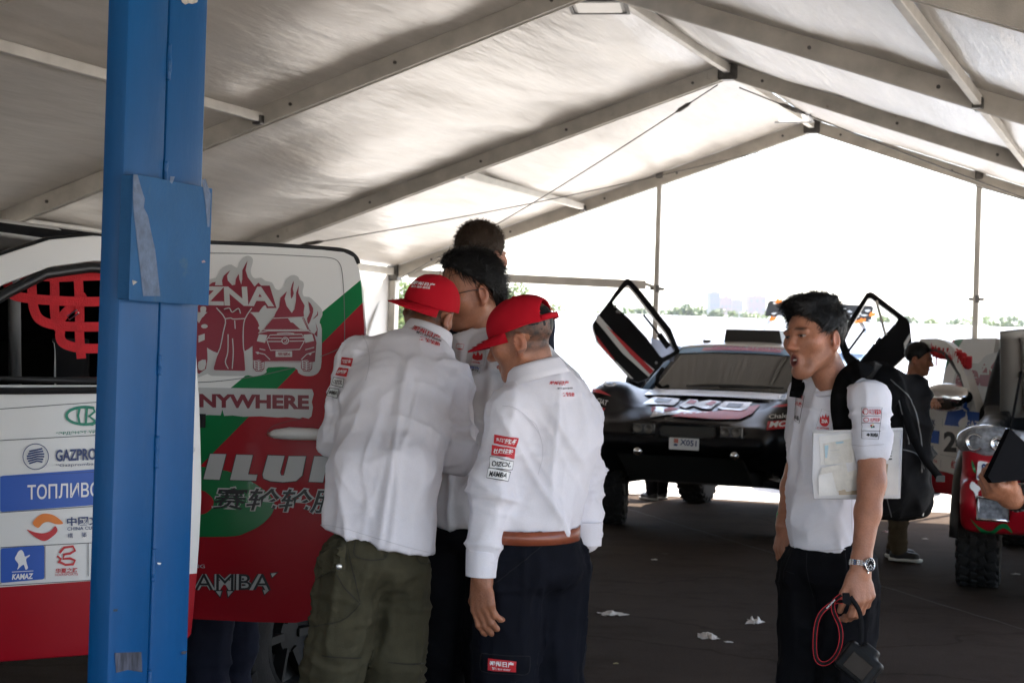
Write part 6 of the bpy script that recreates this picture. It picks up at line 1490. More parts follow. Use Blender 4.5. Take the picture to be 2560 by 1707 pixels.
def shoe(root, an, d, m=None, s=1., sole=None, name='shoe'):
    d = unit((d[0], d[1], 0)); an = np.array(an); g = np.array([an[0], an[1], 0.]); sd_ = np.array([d[1], -d[0], 0]); up = np.array([0, 0, 1.])
    F = Field(g-np.array([.28, .28, .02])*s, g+np.array([.28, .28, .22])*s, .007)
    F.ecap(g-d*.04*s+up*.05, g+d*.13*s+up*.045, sd_, (.037*s, .038*s), (.042*s, .03*s), .02); F.cone(g+up*.06, g+up*.12, .045*s, .042*s, .04); F.half((0, 0, .012), (0, 0, -1)); V, Q = F.mesh(1); so_ = mk(name, V, Q, m or shoem, root, True, True)
    F = Field(g-np.array([.28, .28, .02])*s, g+np.array([.28, .28, .08])*s, .007); F.ecap(g-d*.045*s+up*.02, g+d*.145*s+up*.02, sd_, (.043*s, .04), (.047*s, .04), .01); F.half((0, 0, .004), (0, 0, -1)); F.half((0, 0, .03), (0, 0, 1)); V, Q = F.mesh(1)
    o = mk('sole', V-np.array(_wloc(root)), Q, sole or solem, so_); return so_
def legs(root, hipL, hipR, knL, knR, anL, anR, m, r=(.1, .082, .066), seed=1, name='trousers', pelvis=.155, dep=.125, waist=None, h=.01, folds=(.004, .006), wr=.96):
    hc = (hipL+hipR)/2; sd_ = hipR-hipL; w = np.array(waist) if waist is not None else hc+np.array([0, 0, .1])
    F = Field(np.min([hipL, hipR, knL, knR, anL, anR], 0)-.25, np.max([hipL, hipR, w, knL, knR], 0)+.25, h)
    F.ecap(hc+np.array([0, 0, .0]), w, sd_, (pelvis, dep), (pelvis*wr, dep*wr*.96), .05, endk=.5)
    for hp, kn, an in ((hipL, knL, anL), (hipR, knR, anR)):
        F.cone(hp, kn, r[0], r[1], .035); F.cone(kn, an, r[1], r[2], .03)
    F.half(w+np.array([0, 0, .02]), (0, 0, 1), .01); zc = min(anL[2], anR[2]); F.half((0, 0, .045), (0, 0, -1), .005)
    V, Q = F.mesh(1); V = fold(V, Q, [(hipL, knL, folds[0], folds[0]*.6, 16, .17), (hipR, knR, folds[0], folds[0]*.6, 16, .17), (knL, anL, folds[0]*.5, folds[1], 17, .14), (knR, anR, folds[0]*.5, folds[1], 17, .14)], seed)
    return mk(name, V, Q, m, root, True, True), V, Q
def skinmesh(root, parts, tone):
    """parts: (V,Q,col or None) joined into one body mesh"""
    V, Q = join([(p[0], p[1]) for p in parts]); C = np.concatenate([p[2] if p[2] is not None else np.array(tone)*(1+.06*fbm(p[0]*45, 3))[:, None] for p in parts])
    return mk('body', V, Q, skin, root, True, True, col=C)
def core(segs, h=.016):                    # the unseen body under the clothes
    return chainfield(segs, h).mesh(1)
def collar(root, N0, Fm, m, r=.062, h=.042, flare=.012, open_=.5, name='collar', tilt=0.):
    """stand-and-fall shirt collar; Fm columns right, forward, up"""
    v = []; n1 = 40; prof = [(-.004, -.006), (0, h*.55), (.003, h), (.007, h*1.02), (.012, h*.8), (flare+.006, h*.3), (flare+.012, -.004)]
    a0 = open_; c = np.array(N0)
    for i in range(n1):
        a = a0+(2*math.pi-2*a0)*i/(n1-1)
        for (dr, z) in prof:
            fr = .35*max(0, math.cos(a)); z2 = z-(.02*fr if z < h*.5 and dr > .01 else 0); rr = r+dr+.004*math.sin(3*a)
            v.append(c+Fm@np.array([math.sin(a)*rr, math.cos(a)*rr*1.12, z2]))
    k = len(prof); q = [(i*k+j, (i+1)*k+j, (i+1)*k+j+1, i*k+j+1) for i in range(n1-1) for j in range(k-1)]
    o = mk(name, np.array(v), q, m, root, True, True); o.modifiers.new('t', 'SOLIDIFY').thickness = .0018; return o
def cuff(parent, root, a, b, r0, r1, m, name='cuff'):
    mb = MB(); a, b = Vector(a), Vector(b); d = (b-a).normalized(); x = d.cross(Vector((0, 1, .2))).normalized(); M = Matrix((x, d.cross(x), d)).transposed(); L_ = (b-a).length
    mb.lathe([(r0*.8, 0), (r0, 0), (r0*1.01, L_*.05), (r1, L_*.95), (r1, L_), (r1*.86, L_), (r1*.8, L_*.6)], M, 28, 0, a); o = mb.build(name, m, parent, True); o.data.transform(Matrix.Translation(-Vector(_wloc(root)))); return o
def seamline(pxpts, surf, m, parent, w=1.8, n=4, name='seam', closed=False):
    v, f = stroke2d(spl(pxpts, n, closed) if n else pxpts, w, closed); return put(name, v, f, surf, m, parent, 10)
seam_w = mat('seam_white', (.56, .54, .57), .9); seam_o = mat('seam_olive', (.024, .021, .012), .9); seam_k = mat('seam_black', (.004, .004, .006), .9)
TONE = (.31, .13, .072)
# ------------------------------------------------------------------ man bending at the door (olive trousers)
def person(name, label, base, group=None): return thing('person', label, 'person', base, 0, group)
def ground_under(p): return (float(p[0]), float(p[1]), 0.)
ya = 5.2
hA = J(1077, 776, 5.68); nA = J(1058, 846, 5.50)
sL, sR = J(884, 908, 5.42), J(1130, 966, 5.36)
eL, eR = J(850, 1082, 5.30), J(1142, 1128, 5.28); wL, wR = J(915, 1050, 5.56), J(1110, 1062, 5.54)
hipL, hipR = J(876, 1415, 5.02), J(994, 1425, 5.10); hipC = (hipL+hipR)/2
pA = person('person', 'man in backwards red cap, white shirt and olive cargo trousers bending at the open door', ground_under(hipC))
kL, kR = hipL+np.array([-.055, .06, -.40]), hipR+np.array([.0, .05, -.41]); aL, aR = np.array([kL[0]+.0, kL[1]+.06, .09]), np.array([kR[0]+.02, kR[1]+.05, .09])
trA, VA, QA = legs(pA, hipL, hipR, kL, kR, aL, aR, C_OLIVE, (.092, .08, .076), 3, pelvis=.142, dep=.125, waist=hipC+np.array([.015, .03, .12]), folds=(.009, .013), wr=.8)
for an in (aL, aR): shoe(pA, an, (.1, 1, 0))
side = sR-sL
def torso_shirt(F, chain, side):
    for (a, ra, b, rb, k) in chain: F.ecap(a, b, side, ra, rb, k)
hemC = J(938, 1352, 5.04); waC = J(962, 1190, 5.12); chC = J(1005, 985, 5.32); upC = J(1016, 908, 5.40)
pts = np.array([sL, sR, eL, eR, wL, wR, nA, hemC]); F = Field(pts.min(0)-.24, pts.max(0)+.2, .0075)
torso_shirt(F, [(hemC+np.array([-.005, 0, -.1]), (.178, .135), waC, (.163, .125), .02), (waC, (.163, .125), chC, (.172, .122), .03), (chC, (.172, .122), upC, (.15, .095), .03)], side)
F.cone(sL+unit(side)*.02, sR-unit(side)*.02, .052, .052, .05); F.cone(upC, nA-np.array([0, 0, .02]), .09, .062, .05)
for s_, e_, w_ in ((sL, eL, wL), (sR, eR, wR)): F.cone(s_, e_, .063, .057, .045); F.cone(e_, w_, .057, .047, .025)
# hem line drops towards one side
hn = np.cross(J(1075, 1386, 5.04)-J(795, 1318, 5.04), np.array([0, 1, 0])); hn = hn if hn[2] < 0 else -hn
F.half(J(795, 1318, 5.04), hn, .006)
V, Q = F.mesh(1)
V = fold(V, Q, [(upC, hemC, .009, .003, 8, .28), (sL, eL, .005, .008, 13, .13), (eL, wL, .002, .009, 14, .11), (sR, eR, .005, .008, 13, .13), (eR, wR, .002, .009, 14, .11), (J(940, 1000, 5.15), J(880, 1290, 4.95), .008, .002, 8, .18), (J(1080, 960, 5.15), J(1010, 1330, 4.95), .009, .002, 7, .18)], 11)
shA = mk('shirt', V, Q, C_SHIRT, pA, True, True); tA = bvh(V, Q); SA = meshsurf(tA, .0035); SA2 = meshsurf(tA, .005)
headF = hframe((.2, .93, -.3), (.36, 0, 1))
collar(pA, nA+np.array([.012, .0, -.004]), hframe((.2, .95, -.2), (.3, 0, 1)), C_SHIRT, .063, .044)
HF = head_field(hA, headF, .93, 0, nA-np.array([0, 0, .04])); hv, hq = HF.mesh(1); hc = head_colors(hv, hA, headF, .93, TONE, lambda x, y, z: nape(x, y, z, low=-.055)*.9)
cr = core([('c', upC, hemC, .08, .08, .03), ('c', upC, nA, .07, .05, .03), ('c', sL, eL, .045, .04, .02), ('c', sR, eR, .045, .04, .02), ('c', hipL, kL, .08, .06, .02), ('c', hipR, kR, .08, .06, .02), ('c', kL, aL, .055, .04, .02), ('c', kR, aR, .055, .04, .02), ('c', hemC, hipC, .07, .07, .03)])
aa1 = arm_hand(eL, wL, unit(wL-eL), (0, 0, -1), (1, 0, 0)); aa2 = arm_hand(eR, wR, unit(wR-eR), (0, 0, -1), (-1, 0, 0))
skinmesh(pA, [(hv, hq, hc), (*cr, None), (*aa1, None), (*aa2, None)], TONE)
capF = hframe((-.70, -.70, .12), (.40, .05, 1))
cA, tcA = cap(pA, hA+headF@np.array([0, -.014, 0])+capF@np.array([0, .004, 0]), capF, .94, C_CAP, brim_drop=.016, sz=(.083, .104, .114), base=.012)
SC = meshsurf(tcA, .003); c8 = lambda x, y: (960+x/7.84, 660+y/7.84)
q8 = lambda *a: [c8(*p) for p in a]
lettering('郑州日产', q8((540, 418), (985, 452), (1000, 395), (590, 335)), SC, INKW, cA, .03, cut=6); lettering('智行 相伴 相成就', q8((530, 462), (895, 500), (905, 455), (560, 425)), SC, INKW, cA, .02, cut=6)
c4 = lambda x, y: (780+x/2.704, 520+y/2.704); q4 = lambda *a: [c4(*p) for p in a]
lettering('郑州日产', q4((672, 825), (860, 898), (868, 868), (690, 795)), SA, INKR, shA, .03, cut=8); lettering('智行·相伴·相成就', q4((702, 850), (872, 910), (876, 898), (710, 836)), SA, INK, shA, .02, cut=8); lettering('赛轮轮胎', q4((722, 895), (862, 938), (868, 915), (730, 868)), SA, INKR, shA, .03, cut=8)
def patch(q, surf, surf2, m, par, text=None, tm=None, frame=None, cut=8, bold=.02):
    o = panel(q, surf, m, par, cut, 'patch')
    if frame: v, f = stroke2d([q[0], q[1], q[2], q[3]], 1.8, True); put('patch_edge', v, f, surf2, frame, par, 8)
    if text:
        b = np.array(q, float); c = b.mean(0); lettering(text, [tuple(c+(p-c)*np.array([.82, .5])) for p in b], surf2, tm, par, bold, cut=6)
patch(q4((200, 1062), (268, 1075), (280, 1020), (206, 1010)), SA, SA2, INKR, shA, '轻型车', INKW); patch(q4((160, 1130), (238, 1145), (252, 1088), (186, 1080)), SA, SA2, INKR, shA, '杜康控股', INKW)
patch(q4((135, 1200), (215, 1218), (224, 1160), (150, 1148)), SA, SA2, INKW, shA, 'OIZOL', INK, INK); patch(q4((105, 1272), (180, 1286), (188, 1228), (122, 1222)), SA, SA2, INKW, shA, 'MAMBA', INK, INK)
seamline([c4(300, 830), c4(350, 880), c4(385, 960), c4(390, 1060), c4(365, 1170)], SA, seam_w, shA); seamline([(795, 1311), (850, 1318), (940, 1345), (1020, 1368), (1070, 1380)], SA, seam_w, shA, 1.8)
SO = meshsurf(bvh(VA, QA), .004)
c5 = lambda x, y: (740+x/2.386, 1050+y/2.386)
for pts in (((140, 795), (220, 765), (300, 755)), ((300, 755), (295, 890)), ((295, 890), (200, 908), (118, 950)), ((310, 770), (345, 920), (380, 1080)), ((240, 920), (300, 1010), (372, 1085)), ((380, 1090), (330, 1150), (250, 1200), (100, 1228)), ((160, 1400), (280, 1415), (385, 1412)), ((550, 1440), (660, 1452), (775, 1445)), ((355, 720), (350, 810), (440, 835), (525, 830)), ((525, 830), (575, 740)), ((705, 790), (740, 850), (810, 850))): seamline([c5(*p) for p in pts], SO, seam_o, trA, 3.2, 4)
v, f = poly2d([[c5(*p) for p in ((150, 800), (222, 770), (298, 758), (294, 888), (205, 905), (122, 945))]]); fl = put('pocket_flap', v, f, meshsurf(bvh(VA, QA), .007), C_OLIVE, trA, 10); fl.modifiers.new('t', 'SOLIDIFY').thickness = .003
mb = MB(); bp_ = SO(*c5(255, 870)); mb.lathe([(.009, 0), (.009, .003), (.006, .005), (.001, .005)], Matrix.Rotation(R(90), 3, 'X'), 14, 0, bp_-Vector((pA.location))+Vector((0, -.006, 0))); mb.build('snap_button', mat('snap_metal', (.6, .58, .55), .3, .9), trA, True)

# ------------------------------------------------------------------ man in red cap and belted trousers
hD = J(1304, 846, 5.06); nD = J(1352, 945, 5.06)
sL, sR = J(1272, 1042, 4.98), J(1440, 1026, 5.18); eL, eR = J(1232, 1225, 4.94), J(1458, 1195, 5.25); wL, wR = J(1205, 1440, 4.92), J(1462, 1345, 5.18)
hipL, hipR = J(1270, 1425, 5.0), J(1388, 1422, 5.1); hipC = (hipL+hipR)/2
pD = person('person', 'man in red cap and white shirt tucked into dark trousers with a tan belt', ground_under(hipC))
kL, kR = hipL+np.array([.0, .02, -.42]), hipR+np.array([-.0, .02, -.42]); aL, aR = np.array([kL[0], kL[1]+.04, .09]), np.array([kR[0], kR[1]+.04, .09])
waist = J(1322, 1325, 5.04)
trD, VD, QD = legs(pD, hipL, hipR, kL, kR, aL, aR, C_NAVY, (.105, .086, .078), 5, pelvis=.155, dep=.138, waist=waist, folds=(.007, .010))
for an in (aL, aR): shoe(pD, an, (-.5, .85, 0))
side = sR-sL; chC = J(1372, 1085, 5.1); upC = J(1362, 1000, 5.09); waC = J(1330, 1270, 5.06)
pts = np.array([sL, sR, eL, eR, wL, wR, nD, waist]); F = Field(pts.min(0)-.2, pts.max(0)+.2, .0075)
torso_shirt(F, [(waist, (.142, .124), waC, (.150, .134), .02), (waC, (.150, .134), chC, (.162, .134), .03), (chC, (.162, .134), upC, (.14, .105), .03)], side); F.half(waist-np.array([0, 0, .004]), (0, 0, -1), .006)
F.cone(sL+unit(side)*.02, sR-unit(side)*.02, .056, .056, .05); F.cone(upC, nD-np.array([0, 0, .02]), .09, .064, .05)
F.cone(sL, eL, .066, .058, .045); F.cone(eL, wL+np.array([0, 0, .055]), .057, .047, .03); F.cone(sR, eR, .066, .056, .045); F.cone(eR, wR, .055, .047, .03)
V, Q = F.mesh(1)
V = fold(V, Q, [(upC, waist, .0075, .0035, 9, .26), (sL, eL, .004, .007, 12, .13), (eL, wL, .003, .0085, 12, .1), (sR, eR, .004, .007, 13, .13), (eR, wR, .002, .008, 13, .11), (J(1330, 1120, 4.93), J(1440, 1310, 4.93), .009, .002, 8, .17)], 23)
_low = (V[:, 2] < waist[2]-.012) & (np.hypot(V[:, 0]-waist[0], V[:, 1]-waist[1]) < .185) & (np.abs((V-wR)@np.array([1., 0, 0])) > .042) & (np.abs((V-wL)@np.array([1., 0, 0])) > .06); V[_low, 2] = waist[2]-.012
shD = mk('shirt', V, Q, C_SHIRT, pD, True, True); tD = bvh(V, Q); SD, SD2 = meshsurf(tD, .0035), meshsurf(tD, .005)
headF = hframe((-.82, .30, -.28), (-.06, 0, 1), R(2))
collar(pD, nD+np.array([-.015, 0, -.006]), hframe((-.8, .35, -.28), (-.1, 0, 1)), C_SHIRT, .066, .048)
HF = head_field(hD, headF, .95, 0, nD-np.array([.0, 0, .05])); hv, hq = HF.mesh(1); hc = head_colors(hv, hD, headF, .95, TONE, lambda x, y, z: nape(x, y, z, low=-.05)*.9)
cr = core([('c', upC, waist, .08, .08, .03), ('c', upC, nD, .07, .05, .03), ('c', sL, eL, .045, .04, .02), ('c', sR, eR, .045, .04, .02), ('c', hipL, kL, .08, .06, .02), ('c', hipR, kR, .08, .06, .02), ('c', kL, aL, .055, .04, .02), ('c', kR, aR, .055, .04, .02), ('c', waist, hipC, .08, .08, .03)])
ah = arm_hand(eL, wL, unit(J(1208, 1530, 4.9)-wL), (.62, .7, 0), (-.7, .7, 0), r0=.034, r1=.029, start=.7, curl=(.36, .42, .46, .5), s=1.04, spread=.02)
ah2 = arm_hand(eR, wR, unit((-.1, .3, -.9)), (-1, 0, 0), (0, 1, 0), start=.7)
skinmesh(pD, [(hv, hq, hc), (*cr, None), (*ah, None), (*ah2, None)], TONE)
hair(pD, hD, headF, .95, hairk, -.002, [((0, -.05, 0), (0, 1, -.35)), ((0, -.02, -.012), (0, .3, -1)), ((0, 0, .08), (0, 0, 1))], n=60, ln=.006, seed=8, bumpy=.001, wild=2)
capF = hframe((-.84, .30, -.3), (-.08, 0, 1), R(2))
cD, tcD = cap(pD, hD+headF@np.array([0, -.006, 0]), capF, .98, C_CAP, True, brim_drop=.016, sz=(.085, .108, .101), base=.027)
cuff(shD, pD, wL+np.array([0, 0, .075]), wL-np.array([.002, 0, -.0]), .047, .045, C_SHIRT); cuff(shD, pD, wR+np.array([0, 0, .05]), wR+np.array([.0, 0, -.02]), .052, .05, C_SHIRT)
lettering('郑州日产', q4((1602, 1195), (1726, 1200), (1732, 1170), (1608, 1172)), SD, INKR, shD, .03, cut=8); lettering('智行·相伴·相成就', q4((1660, 1225), (1758, 1226), (1758, 1214), (1660, 1213)), SD, INK, shD, .02, cut=8); lettering('赛轮轮胎', q4((1690, 1275), (1770, 1274), (1770, 1245), (1688, 1246)), SD, INKR, shD, .03, cut=8)
for q, txt, bgm, tm, fr in ((((1182, 140), (1312, 162), (1324, 108), (1186, 86)), '东风轻型车', INKR, INKW, None), (((1167, 210), (1298, 228), (1307, 170), (1172, 150)), '杜康控股', INKR, INKW, None), (((1155, 282), (1282, 297), (1292, 242), (1162, 218)), 'OIZOL', INKW, INK, INK), (((1140, 345), (1258, 362), (1272, 308), (1150, 282)), 'MAMBA', INKW, INK, INK)):
    patch([c5(*p) for p in q], SD, SD2, bgm, shD, txt, tm, fr)
seamline([c5(1385, -10), c5(1430, 30), c5(1465, 130), c5(1470, 220), c5(1440, 330)], SD, seam_w, shD); seamline([c4(1290, 1340), c4(1360, 1350), c4(1460, 1420), c4(1530, 1520), c4(1550, 1568)], SD, seam_w, shD)
ST = meshsurf(bvh(VD, QD), .004); ST2 = meshsurf(bvh(VD, QD), .006)
patch([c5(*p) for p in ((1148, 1488), (1310, 1500), (1312, 1436), (1150, 1415))], ST, ST2, INKR, trD); lettering('郑州日产', [c5(*p) for p in ((1158, 1460), (1298, 1470), (1298, 1440), (1158, 1430))], ST2, INKW, trD, .03, cut=8); lettering('智行 相伴 相成就', [c5(*p) for p in ((1172, 1480), (1280, 1490), (1280, 1478), (1172, 1468))], ST2, INKW, trD, .01, cut=8)
for pts in (((1110, 1385), (1250, 1400), (1390, 1405)), ((1390, 1405), (1388, 1490), (1360, 1515)), ((1110, 1390), (1105, 1470), (1140, 1500), (1360, 1515)), ((1180, 700), (1185, 900), (1180, 1100)), ((1190, 970), (1330, 860), (1470, 745))): seamline([c5(*p) for p in pts], ST, seam_k, trD, 2.2)
# belt round the waist
mb = MB(); fw = unit(np.cross(side, (0, 0, 1))); sdu = unit(side*np.array([1, 1, 0])); n_ = 44; rows = []
for i in range(n_):
    a = 2*math.pi*i/n_
    for z in (-.019, .019): rows.append(waist+sdu*math.cos(a)*.156+fw*math.sin(a)*.136+np.array([0, 0, z-.004+.006*math.cos(a+.6)]))
belt = mk('belt', np.array(rows), [(2*i, (2*i+2) % (2*n_), (2*i+3) % (2*n_), 2*i+1) for i in range(n_)], mat('tan_leather', (.22, .055, .025), .4, var=.15, vs=30, coat=.2), trD, True, True); belt.modifiers.new('t', 'SOLIDIFY').thickness = .004
for a in (R(-150), R(-100), R(-60), R(-30)):
    c = waist+sdu*math.cos(a)*.161+fw*math.sin(a)*.141; d = sdu*math.cos(a)+fw*math.sin(a); mb = MB(); mb.box(c-np.array(pD.location), (.012, .003, .032), Matrix((np.cross(d, (0, 0, 1)).tolist(), d.tolist(), (0, 0, 1))).transposed()); mb.build('belt_loop', C_NAVY, trD)

# ------------------------------------------------------------------ man with glasses
hB = J(1172, 724, 5.98); nB = J(1215, 838, 5.98); sL, sR = J(1112, 905, 6.08), J(1330, 900, 5.78)
eL, eR = J(1095, 1080, 5.98), J(1425, 985, 5.62); wL, wR = J(1070, 1010, 5.8), J(1412, 952, 5.40)
hipL, hipR = J(1120, 1335, 5.96), J(1235, 1337, 5.88); hipC = (hipL+hipR)/2; waist = hipC+np.array([0, 0, .1])
pB = person('person', 'man in glasses with tousled black hair and T-shirt, leaning in behind the red caps', ground_under(hipC))
kL, kR = hipL+np.array([-.01, .02, -.42]), hipR+np.array([.0, .0, -.42]); aL, aR = np.array([kL[0], kL[1]+.04, .09]), np.array([kR[0], kR[1]+.04, .09])
legs(pB, hipL, hipR, kL, kR, aL, aR, C_BLACK, (.105, .085, .075), 7, pelvis=.16, dep=.13, waist=waist, h=.012)
for an in (aL, aR): shoe(pB, an, (-.8, -.4, 0))
side = sR-sL; upC = J(1208, 905, 5.95); chC = J(1200, 990, 5.94); hem = hipC+np.array([0, 0, .09])
pts = np.array([sL, sR, eL, eR, hem, nB]); F = Field(pts.min(0)-.22, pts.max(0)+.2, .0105)
torso_shirt(F, [(hem, (.175, .15), chC, (.185, .14), .03), (chC, (.185, .14), upC, (.15, .11), .03)], side); F.cone(sL, sR, .06, .06, .05); F.cone(upC, nB-np.array([0, 0, .03]), .09, .066, .04)
F.cone(sL, sL+(eL-sL)*.8, .075, .08, .04); F.cone(sR, sR+(eR-sR)*.8, .072, .07, .04); F.half(hem-np.array([0, 0, .06]), (0, 0, -1), .005)
V, Q = F.mesh(1); V = fold(V, Q, [(upC, hem, .011, .008, 8, .28), (sL, eL, .002, .004, 14, .13), (J(1150, 900, 5.8), J(1220, 1100, 5.8), .008, .012, 8, .22)], 31)
armw = (np.linalg.norm(np.cross(V-sL, unit(eL-sL)), axis=1) < .17) & ((V-sL)@unit(eL-sL) > -.09) & ((V-chC)@unit(side) < -.075) & (V[:, 2] > chC[2]-.12); qm = armw[Q].all(1).astype(int)
shB = mk('t_shirt', V, Q, [C_TEE2, C_CAPD], pB, True, True, mi=qm); tB = bvh(V, Q); SB, SB2 = meshsurf(tB, .004), meshsurf(tB, .006)
headF = hframe((-.86, -.34, -.30), (-.05, 0, 1), R(4))
HF = head_field(hB, headF, 1.03, 0, nB-np.array([0, 0, .05])); hv, hq = HF.mesh(1); hc = head_colors(hv, hB, headF, 1.03, TONE, lambda x, y, z: .0*x)
cr = core([('c', upC, hem, .1, .1, .03), ('c', upC, nB, .07, .055, .03), ('c', sL, eL, .05, .042, .02), ('c', sR, eR, .05, .042, .02), ('c', hipL, kL, .08, .06, .02), ('c', hipR, kR, .08, .06, .02), ('c', kL, aL, .055, .04, .02), ('c', kR, aR, .055, .04, .02)])
b1 = arm_hand(eL, wL, unit(wL-eL), (0, 0, -1), (0, -1, 0)); b2 = arm_hand(eR, wR, unit((-.5, -.6, -.15)), (0, -.1, -1), (-.7, .5, 0), curl=(.3, .3, .3, .3))
skinmesh(pB, [(hv, hq, hc), (*cr, None), (*b1, None), (*b2, None)], TONE)
def exB(F, L, s): F.ell(L((0, .02, .11)), np.array((.05, .05, .016)), headF, .03); F.ell(L((0, -.08, .02)), np.array((.06, .04, .08)), headF, .03); F.ell(L((0, -.085, -.05)), np.array((.055, .03, .05)), headF, .03)
hair(pB, hB, headF, 1.03, hairk, .010, [((0, .034, .07), (0, .72, -.68)), ((0, -.02, -.105), (0, .25, -1)), ((0, .012, .0), (0, 1, -.5))], lambda p: headF@np.array([0, -.75, -.5]), 2800, .05, 12, .36, .0015, .007, extra=exB, jit=.5, droop=.25, wild=110)
mb = MB(); g = lambda p: Vector(hB+headF@(np.array(p)*1.03))
for sg in (-1, 1):
    mb.tube([g((sg*.084, -.02, .0)), g((sg*.083, .03, .006)), g((sg*.07, .092, .008))], .0016, 6); mb.tube([g((sg*.034+.028*math.cos(a), .112-.01*abs(math.cos(a)), .004+.019*math.sin(a))) for a in np.linspace(0, 6.28, 18, endpoint=False)], .0014, 6, closed=True)
mb.tube([g((-.008, .114, .01)), g((.008, .114, .01))], .0014, 6); mb.build('glasses', blk, pB, True, True)
patch(q4((1070, 1070), (1165, 1070), (1182, 965), (1105, 955)), SB, SB2, C_TEE2, shB, None, None, INKGR); v, f = poly2d([spl(q4((1090, 1020), (1100, 985), (1115, 1000), (1128, 970), (1142, 1000), (1160, 985), (1158, 1025), (1125, 1035)), 3)]); put('print', v, f, SB2, INKR, shB, 8)
lettering('GO ANYWHERE', q4((1072, 1052), (1140, 1060), (1142, 1046), (1074, 1038)), SB2, INKR, shB, .02, cut=8); lettering('SAILUN', q4((1070, 1085), (1132, 1100), (1136, 1084), (1072, 1072)), SB2, INKB, shB, .04, .2, cut=8); lettering('赛轮轮胎', q4((1085, 1105), (1128, 1112), (1130, 1100), (1087, 1094)), SB2, INK, shB, .02, cut=8); seamline(q4((1068, 1072), (1145, 1078), (1138, 1118), (1064, 1108)), SB2, INKGR, shB, 1.4, 0, 'patch_edge', True)
seamline(q4((985, 920), (1028, 930), (1020, 960), (980, 950)), SB2, INKR, shB, 1.2, 0, 'patch_edge', True)

# ------------------------------------------------------------------ tall man seen from behind
hC = J(1204, 640, 6.65); nC = J(1210, 752, 6.67); pC = person('person', 'tall man with cropped brown hair standing behind the man in glasses', ground_under(nC))
sL, sR = nC+np.array([-.2, .02, -.08]), nC+np.array([.2, -.02, -.08]); eL, eR = sL+np.array([-.02, .1, -.28]), sR+np.array([.02, .1, -.28]); wL, wR = eL+np.array([.05, .22, .02]), eR+np.array([-.05, .22, .02]); hipC = nC+np.array([0, 0, -.62]); hipL, hipR = hipC+np.array([-.08, 0, 0]), hipC+np.array([.08, 0, 0]); kL, kR = hipL+np.array([0, .02, -.45]), hipR+np.array([0, .02, -.45]); aL, aR = np.array([kL[0], kL[1], .09]), np.array([kR[0], kR[1], .09])
legs(pC, hipL, hipR, kL, kR, aL, aR, C_DNAVY, seed=9, h=.014, waist=hipC+np.array([0, 0, .12])); [shoe(pC, a, (.3, 1, 0)) for a in (aL, aR)]
F = Field(nC-np.array([.42, .35, .75]), nC+np.array([.42, .45, .2]), .013); F.ecap(hipC+np.array([0, 0, .04]), nC+np.array([0, 0, -.2]), (1, 0, 0), (.165, .125), (.19, .13), .03); F.cone(sL, sR, .06, .06, .06); F.cone(nC+np.array([0, 0, -.1]), nC-np.array([0, 0, .03]), .1, .06, .04); F.cone(sL, sL+(eL-sL)*.8, .07, .07, .04); F.cone(sR, sR+(eR-sR)*.8, .07, .07, .04); F.half(hipC+np.array([0, 0, .0]), (0, 0, -1)); V, Q = F.mesh(1); V = fold(V, Q, [(nC, hipC, .006, .003, 10, .3)], 3); mk('t_shirt', V, Q, C_DNAVY, pC, True, True)
headF = hframe((.55, .82, -.05)); HF = head_field(hC, headF, 1.02, 0, nC-np.array([0, 0, .04]), .005); hv, hq = HF.mesh(1); hc = head_colors(hv, hC, headF, 1.02, (.42, .2, .13), lambda x, y, z: nape(x, y, z, low=-.06)*.75)
cr = core([('c', nC-np.array([0, 0, .1]), hipC, .1, .1, .03), ('c', sL, eL, .045, .04, .02), ('c', sR, eR, .045, .04, .02), ('c', hipL, kL, .07, .055, .02), ('c', hipR, kR, .07, .055, .02), ('c', kL, aL, .05, .04, .02), ('c', kR, aR, .05, .04, .02)], .02)
skinmesh(pC, [(hv, hq, hc), (*cr, None), (*arm_hand(eL, wL, wL-eL, (0, 0, -1), (1, 0, 0), h=.005), None), (*arm_hand(eR, wR, wR-eR, (0, 0, -1), (-1, 0, 0), h=.005), None)], TONE)
hair(pC, hC, headF, 1.02, hairb, .010, [((0, .06, .05), (0, .8, -.6)), ((0, -.02, -.035), (0, .2, -1))], n=2200, ln=.018, seed=14, lift=.9, wd=.0011, bumpy=.003, jit=.9)

